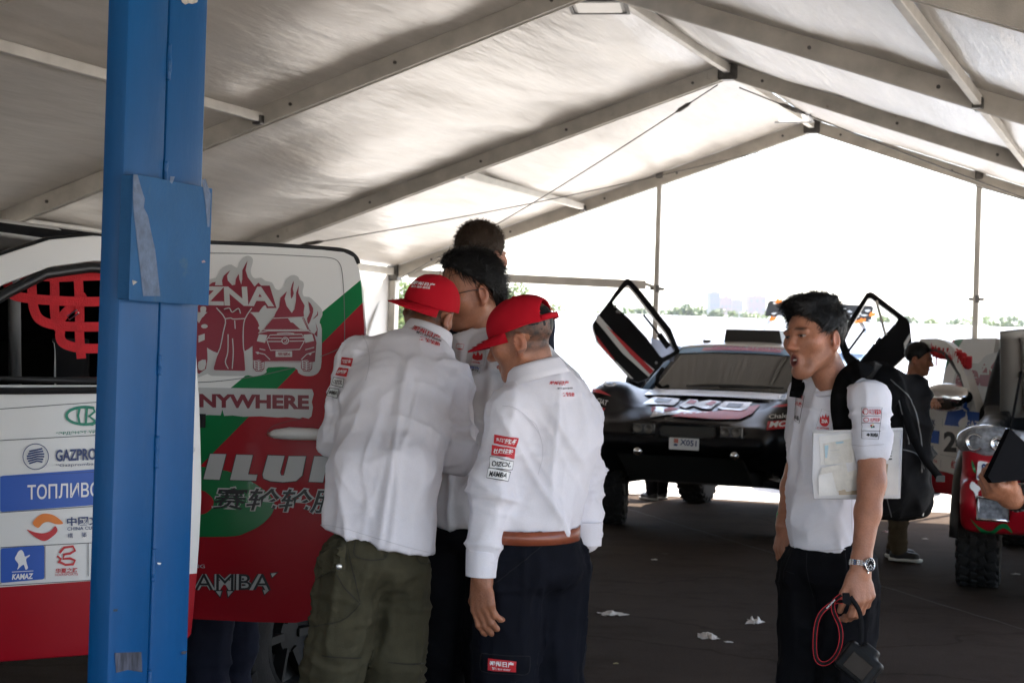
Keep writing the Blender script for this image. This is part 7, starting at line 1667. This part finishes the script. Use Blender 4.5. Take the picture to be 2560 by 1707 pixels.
# ------------------------------------------------------------------ man standing between the truck and its open door (legs seen)
def plain_person(label, base, H, facing, top, bottom, lean=0., capcol=None, hairm=hairk, group=None, tone=TONE, armfwd=.2, h=.013, shoes=None, tall_arm=None, sole=None, elbow=None, short=1., hkw=None):
    b = np.array([base[0], base[1], 0.]); f = unit((facing[0], facing[1], 0)); r = np.array([f[1], -f[0], 0]); up = np.array([0, 0, 1.])
    t = person('person', label, tuple(b), group); hipC = b+up*H*.52; sp = unit(up+f*lean); nk = hipC+sp*H*.335; hd = nk+unit(up+f*(lean*.6+.12))*H*.085
    hipL, hipR = hipC-r*.085, hipC+r*.085; kL, kR = b-r*.1+up*H*.285+f*.02, b+r*.1+up*H*.285+f*.02; aL, aR = b-r*.11+up*.09-f*.03, b+r*.11+up*.09+f*.06
    sL, sR = nk-r*.19-sp*.075, nk+r*.19-sp*.075; eL, eR = sL-up*.27-r*.03+f*.05, sR-up*.27+r*.03+f*.05; wL, wR = eL+f*armfwd-up*.1, eR+f*armfwd-up*.1
    if tall_arm is not None: wR = np.array(tall_arm); eR = (sR+wR)/2-up*.09+r*.03 if elbow is None else np.array(elbow)
    legs(t, hipL, hipR, kL, kR, aL, aR, bottom, seed=int(base[0]*10) % 17, h=h, waist=hipC+up*.1)
    for a in (aL, aR): shoe(t, a, f, shoes, 1., sole)
    pts = np.array([sL, sR, eL, eR, wL, wR, nk, hipC]); F = Field(pts.min(0)-.2, pts.max(0)+.2, h); F.ecap(hipC+up*.05, nk-sp*.2, r, (.165, .125), (.185, .13), .03); F.cone(sL, sR, .062, .062, .06); F.cone(nk-sp*.1, nk-sp*.02, .1, .062, .05)
    for s_, e_, w_ in ((sL, eL, wL), (sR, eR, wR)): F.cone(s_, s_+(e_-s_)*min(1, short), .07, .06, .04); short >= 1 and F.cone(e_, w_, .058, .045, .02)
    F.half(hipC-up*.03, (0, 0, -1)); V, Q = F.mesh(1); V = fold(V, Q, [(nk, hipC, .006, .003, 10, .28), (sL, eL, .002, .006, 14, .13), (sR, eR, .002, .006, 14, .13)], 4); top_o = mk('jacket', V, Q, top, t, True, True)
    Hf = hframe(f+up*(-.12-lean*.3)); HF = head_field(hd, Hf, 1., 0, nk-sp*.03, .0055); hv, hq = HF.mesh(1); hc = head_colors(hv, hd, Hf, 1., tone, lambda x, y, z: nape(x, y, z)*.9)
    cr = core([('c', hipC, nk-sp*.12, .1, .1, .03), ('c', sL, eL, .045, .04, .02), ('c', sR, eR, .045, .04, .02), ('c', hipL, kL, .05, .045, .02), ('c', hipR, kR, .05, .045, .02), ('c', kL, aL, .045, .04, .02), ('c', kR, aR, .045, .04, .02), ('c', hipC-up*.02, hipC+up*.1, .07, .08, .02)], .02)
    skinmesh(t, [(hv, hq, hc), (*cr, None), (*arm_hand(eL, wL, wL-eL, -up, r, h=.005), None), (*(arm_hand(eR, wR, wR-eR, -up, -r, h=.005, curl=(.5, .5, .5, .5)) if hkw is None else arm_hand(eR, wR, **hkw)), None)], tone)
    hair(t, hd, Hf, 1., hairm, .010, [((0, .058, .05), (0, .8, -.6)), ((0, -.02, -.02), (0, .2, -1))], n=700, ln=.015, seed=3, lift=.6, bumpy=.003)
    return t, top_o, V, Q
q = P(560, 1600, 6.05); plain_person('person in navy trousers standing hidden behind the rear truck door', (q.x, q.y), 1.66, (-.9, .3), C_CHAR, C_DNAVY, .25)
# ------------------------------------------------------------------ yawning man with backpack
c7 = lambda x, y: (1880+x/2.8, 680+y/2.8); q7 = lambda *a: [c7(*p) for p in a]; cb8 = lambda x, y: (1880+x/3.09, 1200+y/3.09)
hE = J(2036, 842, 5.400); nE = J(2106, 958, 5.434)
sN, sF = J(2178, 1000, 5.275), J(2018, 985, 5.660)            # near and far shoulder
eN, wN = J(2180, 1205, 5.208), J(2150, 1420, 5.151); eF, wF = J(1995, 1170, 5.774), J(1962, 1310, 5.638)
hipL, hipR = J(2020, 1430, 5.502), J(2118, 1432, 5.389); hipC = (hipL+hipR)/2
pE = person('person', 'yawning man in white T-shirt and black trousers wearing a black backpack', ground_under(hipC))
kL, kR = hipL+np.array([-.005, .0, -.43]), hipR+np.array([.01, -.0, -.43]); aL, aR = np.array([kL[0], kL[1]+.03, .09]), np.array([kR[0]+.0, kR[1]+.03, .09])
waist = J(2066, 1345, 5.457)
trE, VE, QE = legs(pE, hipL, hipR, kL, kR, aL, aR, C_BLACK, (.094, .082, .074), 15, pelvis=.134, dep=.115, waist=waist, folds=(.007, .010), wr=.84)
for a in (aL, aR): shoe(pE, a, (-.8, -.5, 0))
side = sN-sF; upC = J(2098, 1010, 5.491); chC = J(2080, 1100, 5.479); hem = J(2064, 1345, 5.457)
pts = np.array([sN, sF, eN, eF, nE, hem]); F = Field(pts.min(0)-.22, pts.max(0)+.2, .0075)
torso_shirt(F, [(hem-np.array([0, 0, .1]), (.128, .112), chC, (.142, .122), .02), (chC, (.142, .122), upC, (.13, .105), .03)], side)
F.cone(sF, sN, .052, .052, .05); F.cone(upC, nE-np.array([0, 0, .045]), .1, .07, .05)
F.cone(sN, sN+(eN-sN)*.56, .056, .058, .04); F.cone(sF, sF+(eF-sF)*.55, .056, .058, .04)
F.half(J(2064, 1372, 5.457), (.0, 0, -1), .005)
V, Q = F.mesh(1); V = fold(V, Q, [(upC, hem, .009, .006, 9, .24), (sN, eN, .006, .006, 13, .13), (J(2020, 1180, 5.343), J(2090, 1350, 5.343), .008, .008, 9, .14)], 41)
shE = mk('t_shirt', V, Q, C_TEE, pE, True, True); tE = bvh(V, Q); SE, SE2 = meshsurf(tE, .0035), meshsurf(tE, .005)
headF = hframe((-.80, -.56, -.05), (-.10, 0, 1), R(-2))
HF = head_field(hE, headF, .95, .5, nE-np.array([0, 0, .05]), .003); hv, hq = HF.mesh(1); hc = head_colors(hv, hE, headF, .95, (.36, .155, .09), lambda x, y, z: nape(x, y, z, low=-.035)*.85, (.26, .075, .06), mouth=.5)
cr = core([('c', upC, hem, .08, .08, .03), ('c', upC, nE, .07, .055, .03), ('c', sN, eN, .047, .042, .02), ('c', sF, eF, .045, .04, .02), ('c', hipL, kL, .08, .06, .02), ('c', hipR, kR, .08, .06, .02), ('c', kL, aL, .055, .04, .02), ('c', kR, aR, .055, .04, .02)])
Fa = Field(np.minimum(sN, eN)-.08, np.maximum(sN, eN)+.08, .005); Fa.cone(sN+(eN-sN)*.3, eN, .046, .041, .01); Fa.cone(eN, eN+(wN-eN)*.3, .04, .039, .02)
n1 = arm_hand(eN, wN, unit(J(2162, 1530, 5.128)-wN), (-.45, .85, 0), (-.85, -.45, 0), r0=.039, r1=.0275, curl=(.55, .62, .65, .7), s=1.06, spread=.05, thumb=(.35, .5))
n2 = arm_hand(eF, wF, unit(J(1948, 1400, 5.615)-wF), (.8, .3, 0), (-.5, -.8, 0), r0=.042, r1=.028, curl=(.25, .32, .36, .4), s=1.0, spread=.03)
skinmesh(pE, [(hv, hq, hc), (*cr, None), (*Fa.mesh(1), None), (*n1, None), (*n2, None)], (.36, .155, .09))
# eyes, teeth
mb = MB(); g = lambda p: Vector(hE+headF@(np.array(p)*.97))
mb.box(g((0, .088, -.071)), (.009, .003, .0025), Matrix(headF.tolist())); mb.build('teeth', mat('teeth', (.6, .55, .48), .3), pE, False, True)
def exE(F, L, s): F.ell(L((0, .055, .108)), np.array((.058, .045, .022)), headF, .03); F.ell(L((0, -.02, .12)), np.array((.06, .07, .018)), headF, .02); F.ell(L((.0, .085, .085)), np.array((.045, .015, .02)), headF, .02)
hair(pE, hE, headF, .95, hairk, .010, [((0, .075, .05), (0, .75, -.66)), ((0, -.02, .002), (0, .25, -1)), ((0, .04, .03), (0, 1, -.75))], lambda p: headF@np.array([.35, .7, -.45]), 3000, .034, 22, .38, .0012, .0045, extra=exE, jit=.42, wild=320)
mb = MB(); cN = nE+np.array([-.012, -.01, -.012]); cF = hframe((-.8, -.5, -.35), (-.2, 0, 1)); mb.tube([Vector(cN+cF@np.array([math.sin(a)*.073, math.cos(a)*.076, .004*math.cos(a)])) for a in np.linspace(0, 6.283, 36, endpoint=False)], .009, 8, closed=True); mb.build('neck_rib', C_TEE, pE, True, True)
# prints on the T-shirt
def frame(qs, surf, m, par, w=1.2): v, f = stroke2d(qs, w, True); put('print_frame', v, f, surf, m, par, 8)
frame(q7((772, 1165), (885, 1172), (907, 950), (772, 950)), SE, INK, shE)
for y in (1008, 1060, 1112): seamline(q7((773, y-4), (898, y)), SE, INK, shE, 1.2, 0, 'print_frame')
lettering('东风轻型车', q7((818, 992), (900, 992), (900, 964), (818, 964)), SE, INKR, shE, .02, cut=7); seamline([tuple(p) for p in ell2d(*c7(796, 976), 5.5, 5.5, 14)], SE, INKR, shE, 1.6, 0, 'print', True)
lettering('杜康控股', q7((826, 1050), (894, 1050), (894, 1020), (826, 1020)), SE, INKR, shE, .02, cut=7); seamline([tuple(p) for p in ell2d(*c7(800, 1034), 5.5, 5.5, 14)], SE, INKR, shE, 1.6, 0, 'print', True)
for (x, y, m_) in ((832, 1078, INKR), (844, 1072, mat('ink_yellow', (.7, .5, .02))), (836, 1088, INKG), (850, 1086, INK)): panel(q7((x-6, y+5), (x+6, y+5), (x+6, y-5), (x-6, y-5)), SE, m_, shE, 6, 'print')
lettering('MAMBA', q7((828, 1152), (882, 1156), (884, 1128), (828, 1124)), SE, INK, shE, .05, cut=7); panel(q7((800, 1140), (814, 1150), (826, 1138), (812, 1126)), SE, INK, shE, 6, 'print')
frame(q7((440, 1112), (560, 1112), (578, 990), (490, 960)), SE, INKGR, shE); v, f = poly2d([spl(q7((478, 1062), (474, 1035), (484, 1008), (490, 1024), (498, 996), (508, 1018), (520, 990), (528, 1016), (540, 1004), (544, 1036), (538, 1066), (522, 1082), (494, 1080)), 3)]); put('print', v, f, SE, INKR, shE, 7); lettering('ZNA', q7((486, 1058), (534, 1060), (534, 1034), (486, 1032)), SE2, INKW, shE, .03, cut=7); lettering('GO ANYWHERE', q7((450, 1100), (540, 1105), (542, 1090), (456, 1084)), SE, INKR, shE, .02, cut=7)
frame(q7((300, 1040), (335, 1062), (372, 870), (318, 832)), SE, INK, shE); lettering('东风', q7((316, 880), (362, 902), (366, 872), (322, 848)), SE, INKR, shE, .02, cut=7); lettering('杜康', q7((306, 930), (350, 950), (354, 922), (310, 900)), SE, INKR, shE, .02, cut=7); lettering('MAMBA', q7((302, 1030), (332, 1045), (336, 1015), (306, 1000)), SE, INK, shE, .04, cut=7)
seamline([c7(690, 1205), c7(760, 1215), c7(840, 1212), c7(920, 1205)], SE, seam_w, shE, 1.6); seamline([cb8(290, 500), cb8(380, 530), cb8(500, 545), cb8(780, 528)], SE, seam_w, shE, 1.6); seamline([cb8(770, 40), cb8(765, 200), cb8(772, 500)], SE, seam_w, shE, 1.6)
ST = meshsurf(bvh(VE, QE), .004)
for pts in (((430, 560), (430, 700), (480, 900)), ((270, 700), (330, 720)), ((720, 560), (735, 700))): seamline([cb8(*p) for p in pts], ST, seam_k, trE, 2)
# green wrist band
mb = MB(); d = Vector(unit(wF-eF)); x = d.cross(Vector((0, 1, 0))).normalized(); M = Matrix((x, d.cross(x), d)).transposed(); mb.lathe([(.0315, -.008), (.033, -.008), (.033, .008), (.0315, .008)], M, 24, 0, Vector(wF)-d*.03, closed=True); mb.build('wrist_band', mat('green_band', (.02, .3, .06), .4), pE, True, True)
# wrist watch
d = Vector(unit(wN-eN)); wc_ = Vector(wN)-d*.012; out = Vector((.55, -.84, 0)); out = (out-d*out.dot(d)).normalized(); sx = d.cross(out).normalized()
wt = thing('wristwatch', 'steel wristwatch with black dial on the yawning man\'s wrist', 'watch', wc_); M3 = Matrix((sx, d, out)).transposed()
for k in range(22):
    a = 2*math.pi*k/22+math.pi/22
    if abs(math.sin(a/2-math.pi/4)) < .0: continue
    n_ = out*math.cos(a)+sx*math.sin(a)
    if math.cos(a) > .86: continue
    t_ = (-out*math.sin(a)+sx*math.cos(a)); mb = MB()
    for o_ in (-.0055, 0, .0055): mb.box(n_*.0335*(1.0+.0*abs(math.cos(a)))+d*o_, (.0042, .0025, .0016), Matrix((t_, d, n_)).transposed(), 0, .0006)
    mb.build('bracelet_link', chrome, wt)
mb = MB(); mb.lathe([(.001, 0), (.0205, 0), (.0215, .003), (.0205, .009), (.018, .0105), (.0175, .009), (.001, .009)], M3, 28, 0, out*.03); ca = mb.build('case', chrome, wt, True)
mb = MB(); mb.lathe([(.0172, .0095), (.001, .0096)], M3, 24, 0, out*.03); di = mb.build('dial', mat('watch_dial', (.006, .006, .008), .2), wt, True)
for k in range(12): a = k*math.pi/6; mb = MB(); mb.box(out*.0405+M3@Vector((math.cos(a)*.0135, math.sin(a)*.0135, 0)), (.0022, .0008, .0003), M3@Matrix.Rotation(a, 3, 'Z')); mb.build('hour_mark', INKW, di)
for a, l_ in ((.9, .009), (2.4, .012)): mb = MB(); mb.box(out*.0408+M3@Vector((math.cos(a)*l_/2, math.sin(a)*l_/2, 0)), (l_/2, .0007, .0003), M3@Matrix.Rotation(a, 3, 'Z')); mb.build('watch_hand', INKW, di)
mb = MB(); mb.cyl(out*.034-d*.0215*-1, out*.034+d*.026, .003, n=10); mb.build('crown', chrome, wt)
# backpack
bk = cloth('backpack_nylon', (.0045, .0045, .005), .8, var=.25, vs=10, spec=.06)
bpc = J(2222, 1120, 5.683); bp0 = thing('backpack', 'black nylon backpack on the yawning man\'s back', 'backpack', tuple(bpc))
F = Field(bpc-np.array([.28, .3, .36]), bpc+np.array([.28, .3, .36]), .009)
F.rbox(J(2205, 1110, 5.638), (.115, .135, .225), np.array(Matrix.Rotation(R(28), 3, 'Z')), .07); F.rbox(J(2232, 1190, 5.717), (.09, .12, .125), np.array(Matrix.Rotation(R(28), 3, 'Z')), .05, .04); F.ell(J(2172, 965, 5.604), (.085, .1, .06), None, .06)
V, Q = F.mesh(1); V = fold(V, Q, [(J(2220, 950, 5.660), J(2230, 1300, 5.660), .006, .009, 10, .3)], 51); pk = mk('pack_body', V, Q, bk, bp0, True, True); SP = meshsurf(bvh(V, Q), .005); zp = mat('zip_tape', (.03, .03, .032), .6)
for pts in (((2225, 950), (2275, 1000), (2300, 1090), (2302, 1180)), ((2200, 1130), (2240, 1122), (2290, 1135), (2308, 1170)), ((2212, 1150), (2215, 1230), (2228, 1290)), ((2245, 1000), (2262, 1060), (2270, 1110))): seamline(list(pts), SP, zp, pk, 3.2, 5, 'zip')
def strapribbon(name, pts, w, m, parent, root, nrm, th=.006):
    P3 = spl3(pts); v = []
    for i, p in enumerate(P3):
        t = unit(P3[min(i+1, len(P3)-1)]-P3[max(i-1, 0)]); q = unit(np.cross(t, nrm)); v += [p+q*w/2, p-q*w/2]
    o = mk(name, np.array(v), [(2*i, 2*i+2, 2*i+3, 2*i+1) for i in range(len(P3)-1)], m, parent, True, True); o.modifiers.new('t', 'SOLIDIFY').thickness = th; return o
def spl3(pts, n=6):
    P_ = [np.array(p, float) for p in pts]; m_ = len(P_); o = []
    for i in range(m_-1):
        a, b, c, d = P_[max(i-1, 0)], P_[i], P_[i+1], P_[min(i+2, m_-1)]
        for k in range(n): t = k/n; o.append(.5*((2*b)+(c-a)*t+(2*a-5*b+4*c-d)*t*t+(3*b-a-3*c+d)*t**3))
    return o+[P_[-1]]
def onE(x, y, off=.012):
    p = meshsurf(tE, off)(*c7(x, y)); return np.array(p) if p is not None else J(*c7(x, y), 5.275)
s1 = [J(*c7(860, 690), 5.547), onE(790, 668, .02), onE(715, 690, .022), onE(665, 770), onE(640, 860), onE(625, 960), onE(630, 1060), onE(640, 1140)]
strapribbon('shoulder_strap', s1, .056, bk, bp0, bp0, (-.4, -.9, .1), .012)
strapribbon('shoulder_strap', [p for p in (meshsurf(tE, .014)(*c7(x, y)) for x, y in ((330, 700), (334, 740), (336, 780), (334, 830), (330, 880))) if p is not None], .045, bk, bp0, bp0, (-.4, -.9, .1), .012)
strapribbon('webbing_strap', [J(*c7(1130, 1160), 5.502), J(*c7(1200, 1290), 5.502), J(*c7(1270, 1380), 5.525), J(*c7(1322, 1450), 5.547)], .025, bk, bp0, bp0, (0, -1, 0), .003)
strapribbon('webbing_strap', [J(*c7(960, 760), 5.502), J(*c7(1060, 960), 5.479), J(*c7(1140, 1180), 5.479)], .03, bk, bp0, bp0, (0, -1, 0), .003)
mb = MB(); mb.box(J(*c7(1318, 1445), 5.542)-np.array(bpc), (.014, .004, .01)); mb.build('buckle', blk, bp0)
mb = MB(); a = J(2308, 1262, 5.604)-np.array(bpc); mb.tube([a, a-np.array([0, 0, .035])], .003, 6); mb.build('zip_pull', alu, bp0)
# plastic document folder under the arm
FY = 5.247; fo = thing('document_folder', 'clear zip document folder stuffed with papers under the yawning man\'s arm', 'folder', tuple(J(2144, 1160, FY)))
fs = lambda Y: (lambda x, y: P(x, y, Y))
film = mat('clear_film', (.9, .9, .92), .12, trans=.9, alpha=.35, spec=.7); pap = mat('paper', (.72, .71, .68), .8, var=.06, vs=20); papb = mat('paper_cream', (.6, .57, .5), .8, var=.12, vs=30, bump=.6, bs=30); kraft = mat('kraft_paper', (.35, .25, .13), .8)
def sheet(name, px, Y, m, par=fo, th=.0012, wav=.0):
    v, f = poly2d([px]); o = put(name, v, f, (lambda x, y: P(x, y, Y+wav*math.sin(x*.09)*math.cos(y*.07))), m, par, 14 if wav else 0)
    if th: o.modifiers.new('t', 'SOLIDIFY').thickness = th
    return o
OUT = q7((428, 1112), (1050, 1095), (1046, 1290), (1030, 1568), (1020, 1575), (440, 1600), (430, 1500))
fb_ = [(2033, 1078), (2255, 1071), (2253, 1150), (2250, 1243), (2245, 1246), (2036, 1244), (2032, 1200)]
sheet('back_sheet', fb_, FY+.012, mat('folder_back', (.62, .62, .64), .4))
sheet('paper', q7((900, 1130), (1032, 1120), (1022, 1560), (900, 1560)), FY+.008, pap); sheet('paper', q7((470, 1150), (690, 1125), (720, 1330), (480, 1350)), FY+.008, pap, wav=.001)
sheet('receipt', q7((500, 1200), (690, 1165), (700, 1330), (510, 1350)), FY+.004, papb, wav=.002); sheet('receipt', q7((485, 1370), (655, 1335), (670, 1400), (735, 1380), (735, 1540), (475, 1545), (470, 1440)), FY+.0, papb, wav=.003); sheet('receipt', q7((465, 1420), (560, 1400), (600, 1560), (468, 1565)), FY-.003, pap, wav=.003)
sheet('kraft_slip', q7((605, 1530), (650, 1520), (660, 1535), (735, 1525), (735, 1555), (608, 1558)), FY-.004, kraft); sheet('kraft_slip', q7((918, 1340), (952, 1342), (930, 1560), (900, 1562)), FY+.002, kraft); sheet('red_label', q7((918, 1265), (938, 1262), (928, 1335), (918, 1338)), FY+.002, INKR)
sheet('blue_slip', q7((508, 1215), (535, 1210), (525, 1300), (512, 1300)), FY+.001, mat('pale_blue_paper', (.3, .5, .6), .8)); sheet('blue_slip', q7((585, 1190), (640, 1182), (640, 1196), (588, 1202)), FY+.001, mat('pale_blue_paper', (.3, .5, .6), .8))
for k in range(7): sheet('barcode_bar', q7((955, 1195+18*k), (980, 1193+18*k), (980, 1199+18*k+(6 if k % 3 == 0 else 0)), (955, 1201+18*k+(6 if k % 3 == 0 else 0))), FY+.005, INK, th=0)
lettering('20200180230', q7((545, 1252), (612, 1250), (612, 1242), (545, 1244)), fs(FY+.002), INKGR, fo, .02)
for k in range(6): seamline(q7((545, 1268+9*k), (600+12*(k % 3), 1266+9*k)), fs(FY+.002), mat('print_pale', (.5, .5, .5), .8), fo, .9, 0, 'print_line')
sheet('front_film', fb_, FY-.008, film, th=.0008)
mb = MB(); mb.tube([P(2032, 1079, FY-.004), P(2140, 1077, FY-.004), P(2256, 1072, FY-.004)], .0045, 6); mb.build('zip_edge', mat('zip_white', (.7, .7, .7), .4), fo, True, True)
mb = MB(); mb.tube([P(x, y, FY-.004) for x, y in ((2255, 1073), (2252, 1160), (2250, 1244), (2140, 1246), (2035, 1245), (2031, 1200), (2033, 1080))], .0022, 6); mb.build('piping', mat('clear_edge', (.5, .5, .52), .2), fo, True, True)
# camera on its strap
cmc = J(2148, 1662, 5.094); cm = thing('camera', 'black camera hanging by its strap from the yawning man\'s hand', 'camera', tuple(cmc))
Mc = np.array(Matrix.Rotation(R(38), 3, 'Y') @ Matrix.Rotation(R(-25), 3, 'Z')); F = Field(cmc-.13, cmc+.13, .0035)
F.rbox(cmc, (.058, .032, .045), Mc, .012); F.rbox(cmc+Mc@np.array([0, .0, .045]), (.026, .028, .022), Mc, .01, .012); F.rbox(cmc+Mc@np.array([-.05, .018, 0]), (.017, .028, .045), Mc, .012, .012); V, Q = F.mesh(1); mk('camera_body', V, Q, mat('camera_black', (.007, .007, .007), .5, bump=.4, bs=300, spec=.25), cm, True, True)
mb = MB(); mb.lathe([(.033, .0), (.035, .005), (.034, .05), (.037, .055), (.037, .075), (.03, .078), (.026, .07), (.001, .068)], Matrix((Mc@np.array([[1, 0, 0], [0, 0, 1], [0, -1, 0]])).tolist()), 24, 0, Vector(Mc@np.array([0, .03, -.005]))); mb.build('lens', mat('lens_black', (.008, .008, .009), .25), cm, True)
mb = MB(); mb.box(Vector(Mc@np.array([.005, -.034, -.004])), (.036, .002, .026), Matrix(Mc.tolist()), 0, .001); mb.build('screen', mat('screen_black', (.006, .006, .007), .1), cm)
sk = mat('strap_black', (.007, .007, .008), .8, spec=.1); YS = 5.060
loop = [cb8(*p) for p in ((700, 935), (650, 935), (600, 965), (545, 1010), (510, 1070), (490, 1160), (485, 1300), (500, 1380), (540, 1415), (600, 1400), (660, 1330), (688, 1230), (680, 1130), (650, 1060), (630, 1010), (625, 960), (640, 925), (700, 880))]
pts3 = spl3([J(x, y, YS+.012*math.sin(i)) for i, (x, y) in enumerate(loop)], 5)
strapribbon('strap', pts3[::4], .011, sk, cm, cm, (.3, -1, 0), .0015)
for off in (-1, 1):
    mb = MB(); q_ = []
    for i, p in enumerate(pts3):
        t = unit(pts3[min(i+1, len(pts3)-1)]-pts3[max(i-1, 0)]); sx_ = unit(np.cross(t, (.3, -1, 0))); q_.append(Vector(p+sx_*.0058*off))
    mb.tube(q_[::2], .0011, 5); mb.build('strap_edge', webr, cm, True, True)
hp_ = [J(*cb8(760, 900), 5.083), J(*cb8(830, 1010), 5.094), J(*cb8(850, 1150), 5.094), J(*cb8(840, 1290), 5.094)]; strapribbon('strap', hp_, .014, sk, cm, cm, (.3, -1, 0), .002)
v, f = poly2d([[cb8(*p) for p in ((697, 868), (750, 868), (768, 955), (740, 965), (700, 945))]]); o = put('strap_pad', v, f, fs(5.051), sk, cm); o.modifiers.new('t', 'SOLIDIFY').thickness = .004
lettering('EOS DIGITAL', [cb8(*p) for p in ((572, 985), (640, 915), (648, 922), (580, 992))], fs(YS-.012), INKW, cm, .02)

# ------------------------------------------------------------------ man at the far truck door
fb0 = onground(2238, 1398); hand_at = np.array(P(2318, 1003, 12.9))
pF, jk, V, Q = plain_person('man in charcoal jacket and khaki trousers holding the open door of truck 24', (fb0.x, fb0.y), 1.70, (.85, -.45), C_CHAR, C_KHAKI, .2, tall_arm=hand_at, sole=mat('white_sole', (.6, .6, .58), .6), h=.012)
tF = bvh(V, Q); SFp = meshsurf(tF, .006)
panel(q7((1060, 885), (1085, 925), (1112, 905), (1088, 858)), SFp, INKW, jk, 6, 'patch')
# ------------------------------------------------------------------ person behind the black car
fi = onground(1640, 1250); plain_person('person in dark shorts and black trainers standing behind the black race car', (fi.x+.02, fi.y+.05), 1.6, (-.6, .8), C_CHAR, C_BLACK, .35, h=.014)
# ------------------------------------------------------------------ man with tablet at the frame edge
gx = P(2800, 1250, 5.0); elG, wrG = np.array(P(2690, 1222, 4.86)), np.array(P(2532, 1243, 4.7))
pG, jkG, V, Q = plain_person('man in charcoal top and pale grey trousers carrying a black laptop', (gx.x, gx.y), 1.78, (-.75, -.65), C_CHAR, C_LGREY, .0, tall_arm=wrG, elbow=elG, short=.6, h=.011,
    hkw=dict(d=unit(np.array(P(2478, 1222, 4.66))-wrG), pn=(.1, .55, .8), th=(.0, -.8, .6), r0=.044, r1=.031, curl=(.95, 1.0, 1.0, 1.05), s=.95))
tb = thing('laptop', 'closed black laptop held in the hand of the man with the black watch', 'laptop', tuple(P(2530, 1150, 4.63)))
lp = [(2514, 1071), (2600, 1150), (2600, 1185), (2560, 1196), (2470, 1206), (2458, 1190)]
v, f = poly2d([lp]); o = put('lid', v, f, lambda x, y: P(x, y, 4.63+.0006*(x-2520)), mat('laptop_black', (.004, .004, .005), .6, spec=.02), tb); o.modifiers.new('t', 'SOLIDIFY').thickness = .018
mb = MB(); mb.tube([P(x, y, 4.628+.0006*(x-2520)) for x, y in ((2514, 1071), (2600, 1150))], .002, 6); mb.build('edge_trim', chrome, tb, False, True)
d = Vector(unit(wrG-elG)); wc2 = Vector(wrG)-d*.02; wt2 = thing('wristwatch', 'chunky black wristwatch on the wrist above the laptop', 'watch', wc2); x = d.cross(Vector((0, 0, 1))).normalized(); M = Matrix((x, d.cross(x), d)).transposed()
mb = MB(); mb.lathe([(.032, -.012), (.0365, -.012), (.037, 0), (.0365, .012), (.032, .012)], M, 28, 0, (0, 0, 0), True); bd = mb.build('strap', blk, wt2, True)
for k in range(8): a = .4*k; mb = MB(); mb.box(M@Vector((math.cos(a)*.038, math.sin(a)*.038, 0)), (.003, .005, .011), M@Matrix.Rotation(a, 3, 'Z'), 0, .001); mb.build('strap_link', blk, wt2)
o_ = Vector((-.1, -.9, .35)); o_ = (o_-d*o_.dot(d)).normalized(); M3 = Matrix((d.cross(o_), d, o_)).transposed(); mb = MB(); mb.lathe([(.001, .0), (.021, 0), (.022, .005), (.019, .011), (.001, .0105)], M3, 24, 0, o_*.034); mb.build('case', blk, wt2, True)
# ------------------------------------------------------------------ litter
tis = mat('tissue', (.55, .5, .45), .9, var=.2, vs=40); rl = np.random.default_rng(9)
def scrap(px, py, w, dpt, label, h=.03, m=tis, name='paper_scrap'):
    w *= .8; dpt *= .7; h *= .7; c = onground(px, py); n1, n2 = 16, 10; 
    v = []
    for i in range(n1):
        for j in range(n2):
            u, t = i/(n1-1)-.5, j/(n2-1)-.5; ed = 1+.35*vnoise(np.array([[i*.6+px, j*.6, 1.]]))[0]
            z = .006+h*max(0, .35+vnoise(np.array([[u*5+px, t*4, 3.]]))[0])*(1-(2*u)**2)*(1-(2*t)**2); v.append((u*w*ed, t*dpt*(1+.5*vnoise(np.array([[i*.7, py, 2.]]))[0]), z))
    o = mk(name, v, [(i*n2+j, (i+1)*n2+j, (i+1)*n2+j+1, i*n2+j+1) for i in range(n1-1) for j in range(n2-1)], m, None, False); o.location = (c.x, c.y, 0); o.rotation_euler = (0, 0, rl.uniform(-.3, .3)); o.modifiers.new('t', 'SOLIDIFY').thickness = .001
    tag(o, label, 'litter', 'paper litter on the asphalt')
scrap(1532, 1536, .20, .16, 'long flat crumpled tissue scrap on the asphalt', .03); scrap(1888, 1556, .115, .2, 'peaked crumpled tissue scrap near the yawning man', .05); scrap(1768, 1592, .125, .22, 'torn pale tissue scrap between the two larger scraps and the yawning man', .03)
scrap(1822, 1606, .05, .05, 'thin grey paper sliver beside the torn tissue scrap', .008); scrap(1636, 1400, .05, .05, 'tiny white paper flake midway to the race car', .01); scrap(2214, 1330, .05, .08, 'small pinkish wrapper beside the khaki trousers', .02, mat('pink_wrapper', (.5, .32, .32), .7)); scrap(2312, 1348, .06, .05, 'small white flake in front of the black and white trainer', .01); scrap(2540, 1436, .07, .05, 'small white flake behind the big truck tyre', .01)
scrap(1661, 1385, .06, .06, 'dark flattened leaf scrap on the asphalt', .01, mat('dead_leaf', (.03, .025, .015), .9)); scrap(1540, 1660, .03, .03, 'tiny yellowish fleck near the man in the tan belt', .01, mat('fleck', (.3, .25, .12), .9))
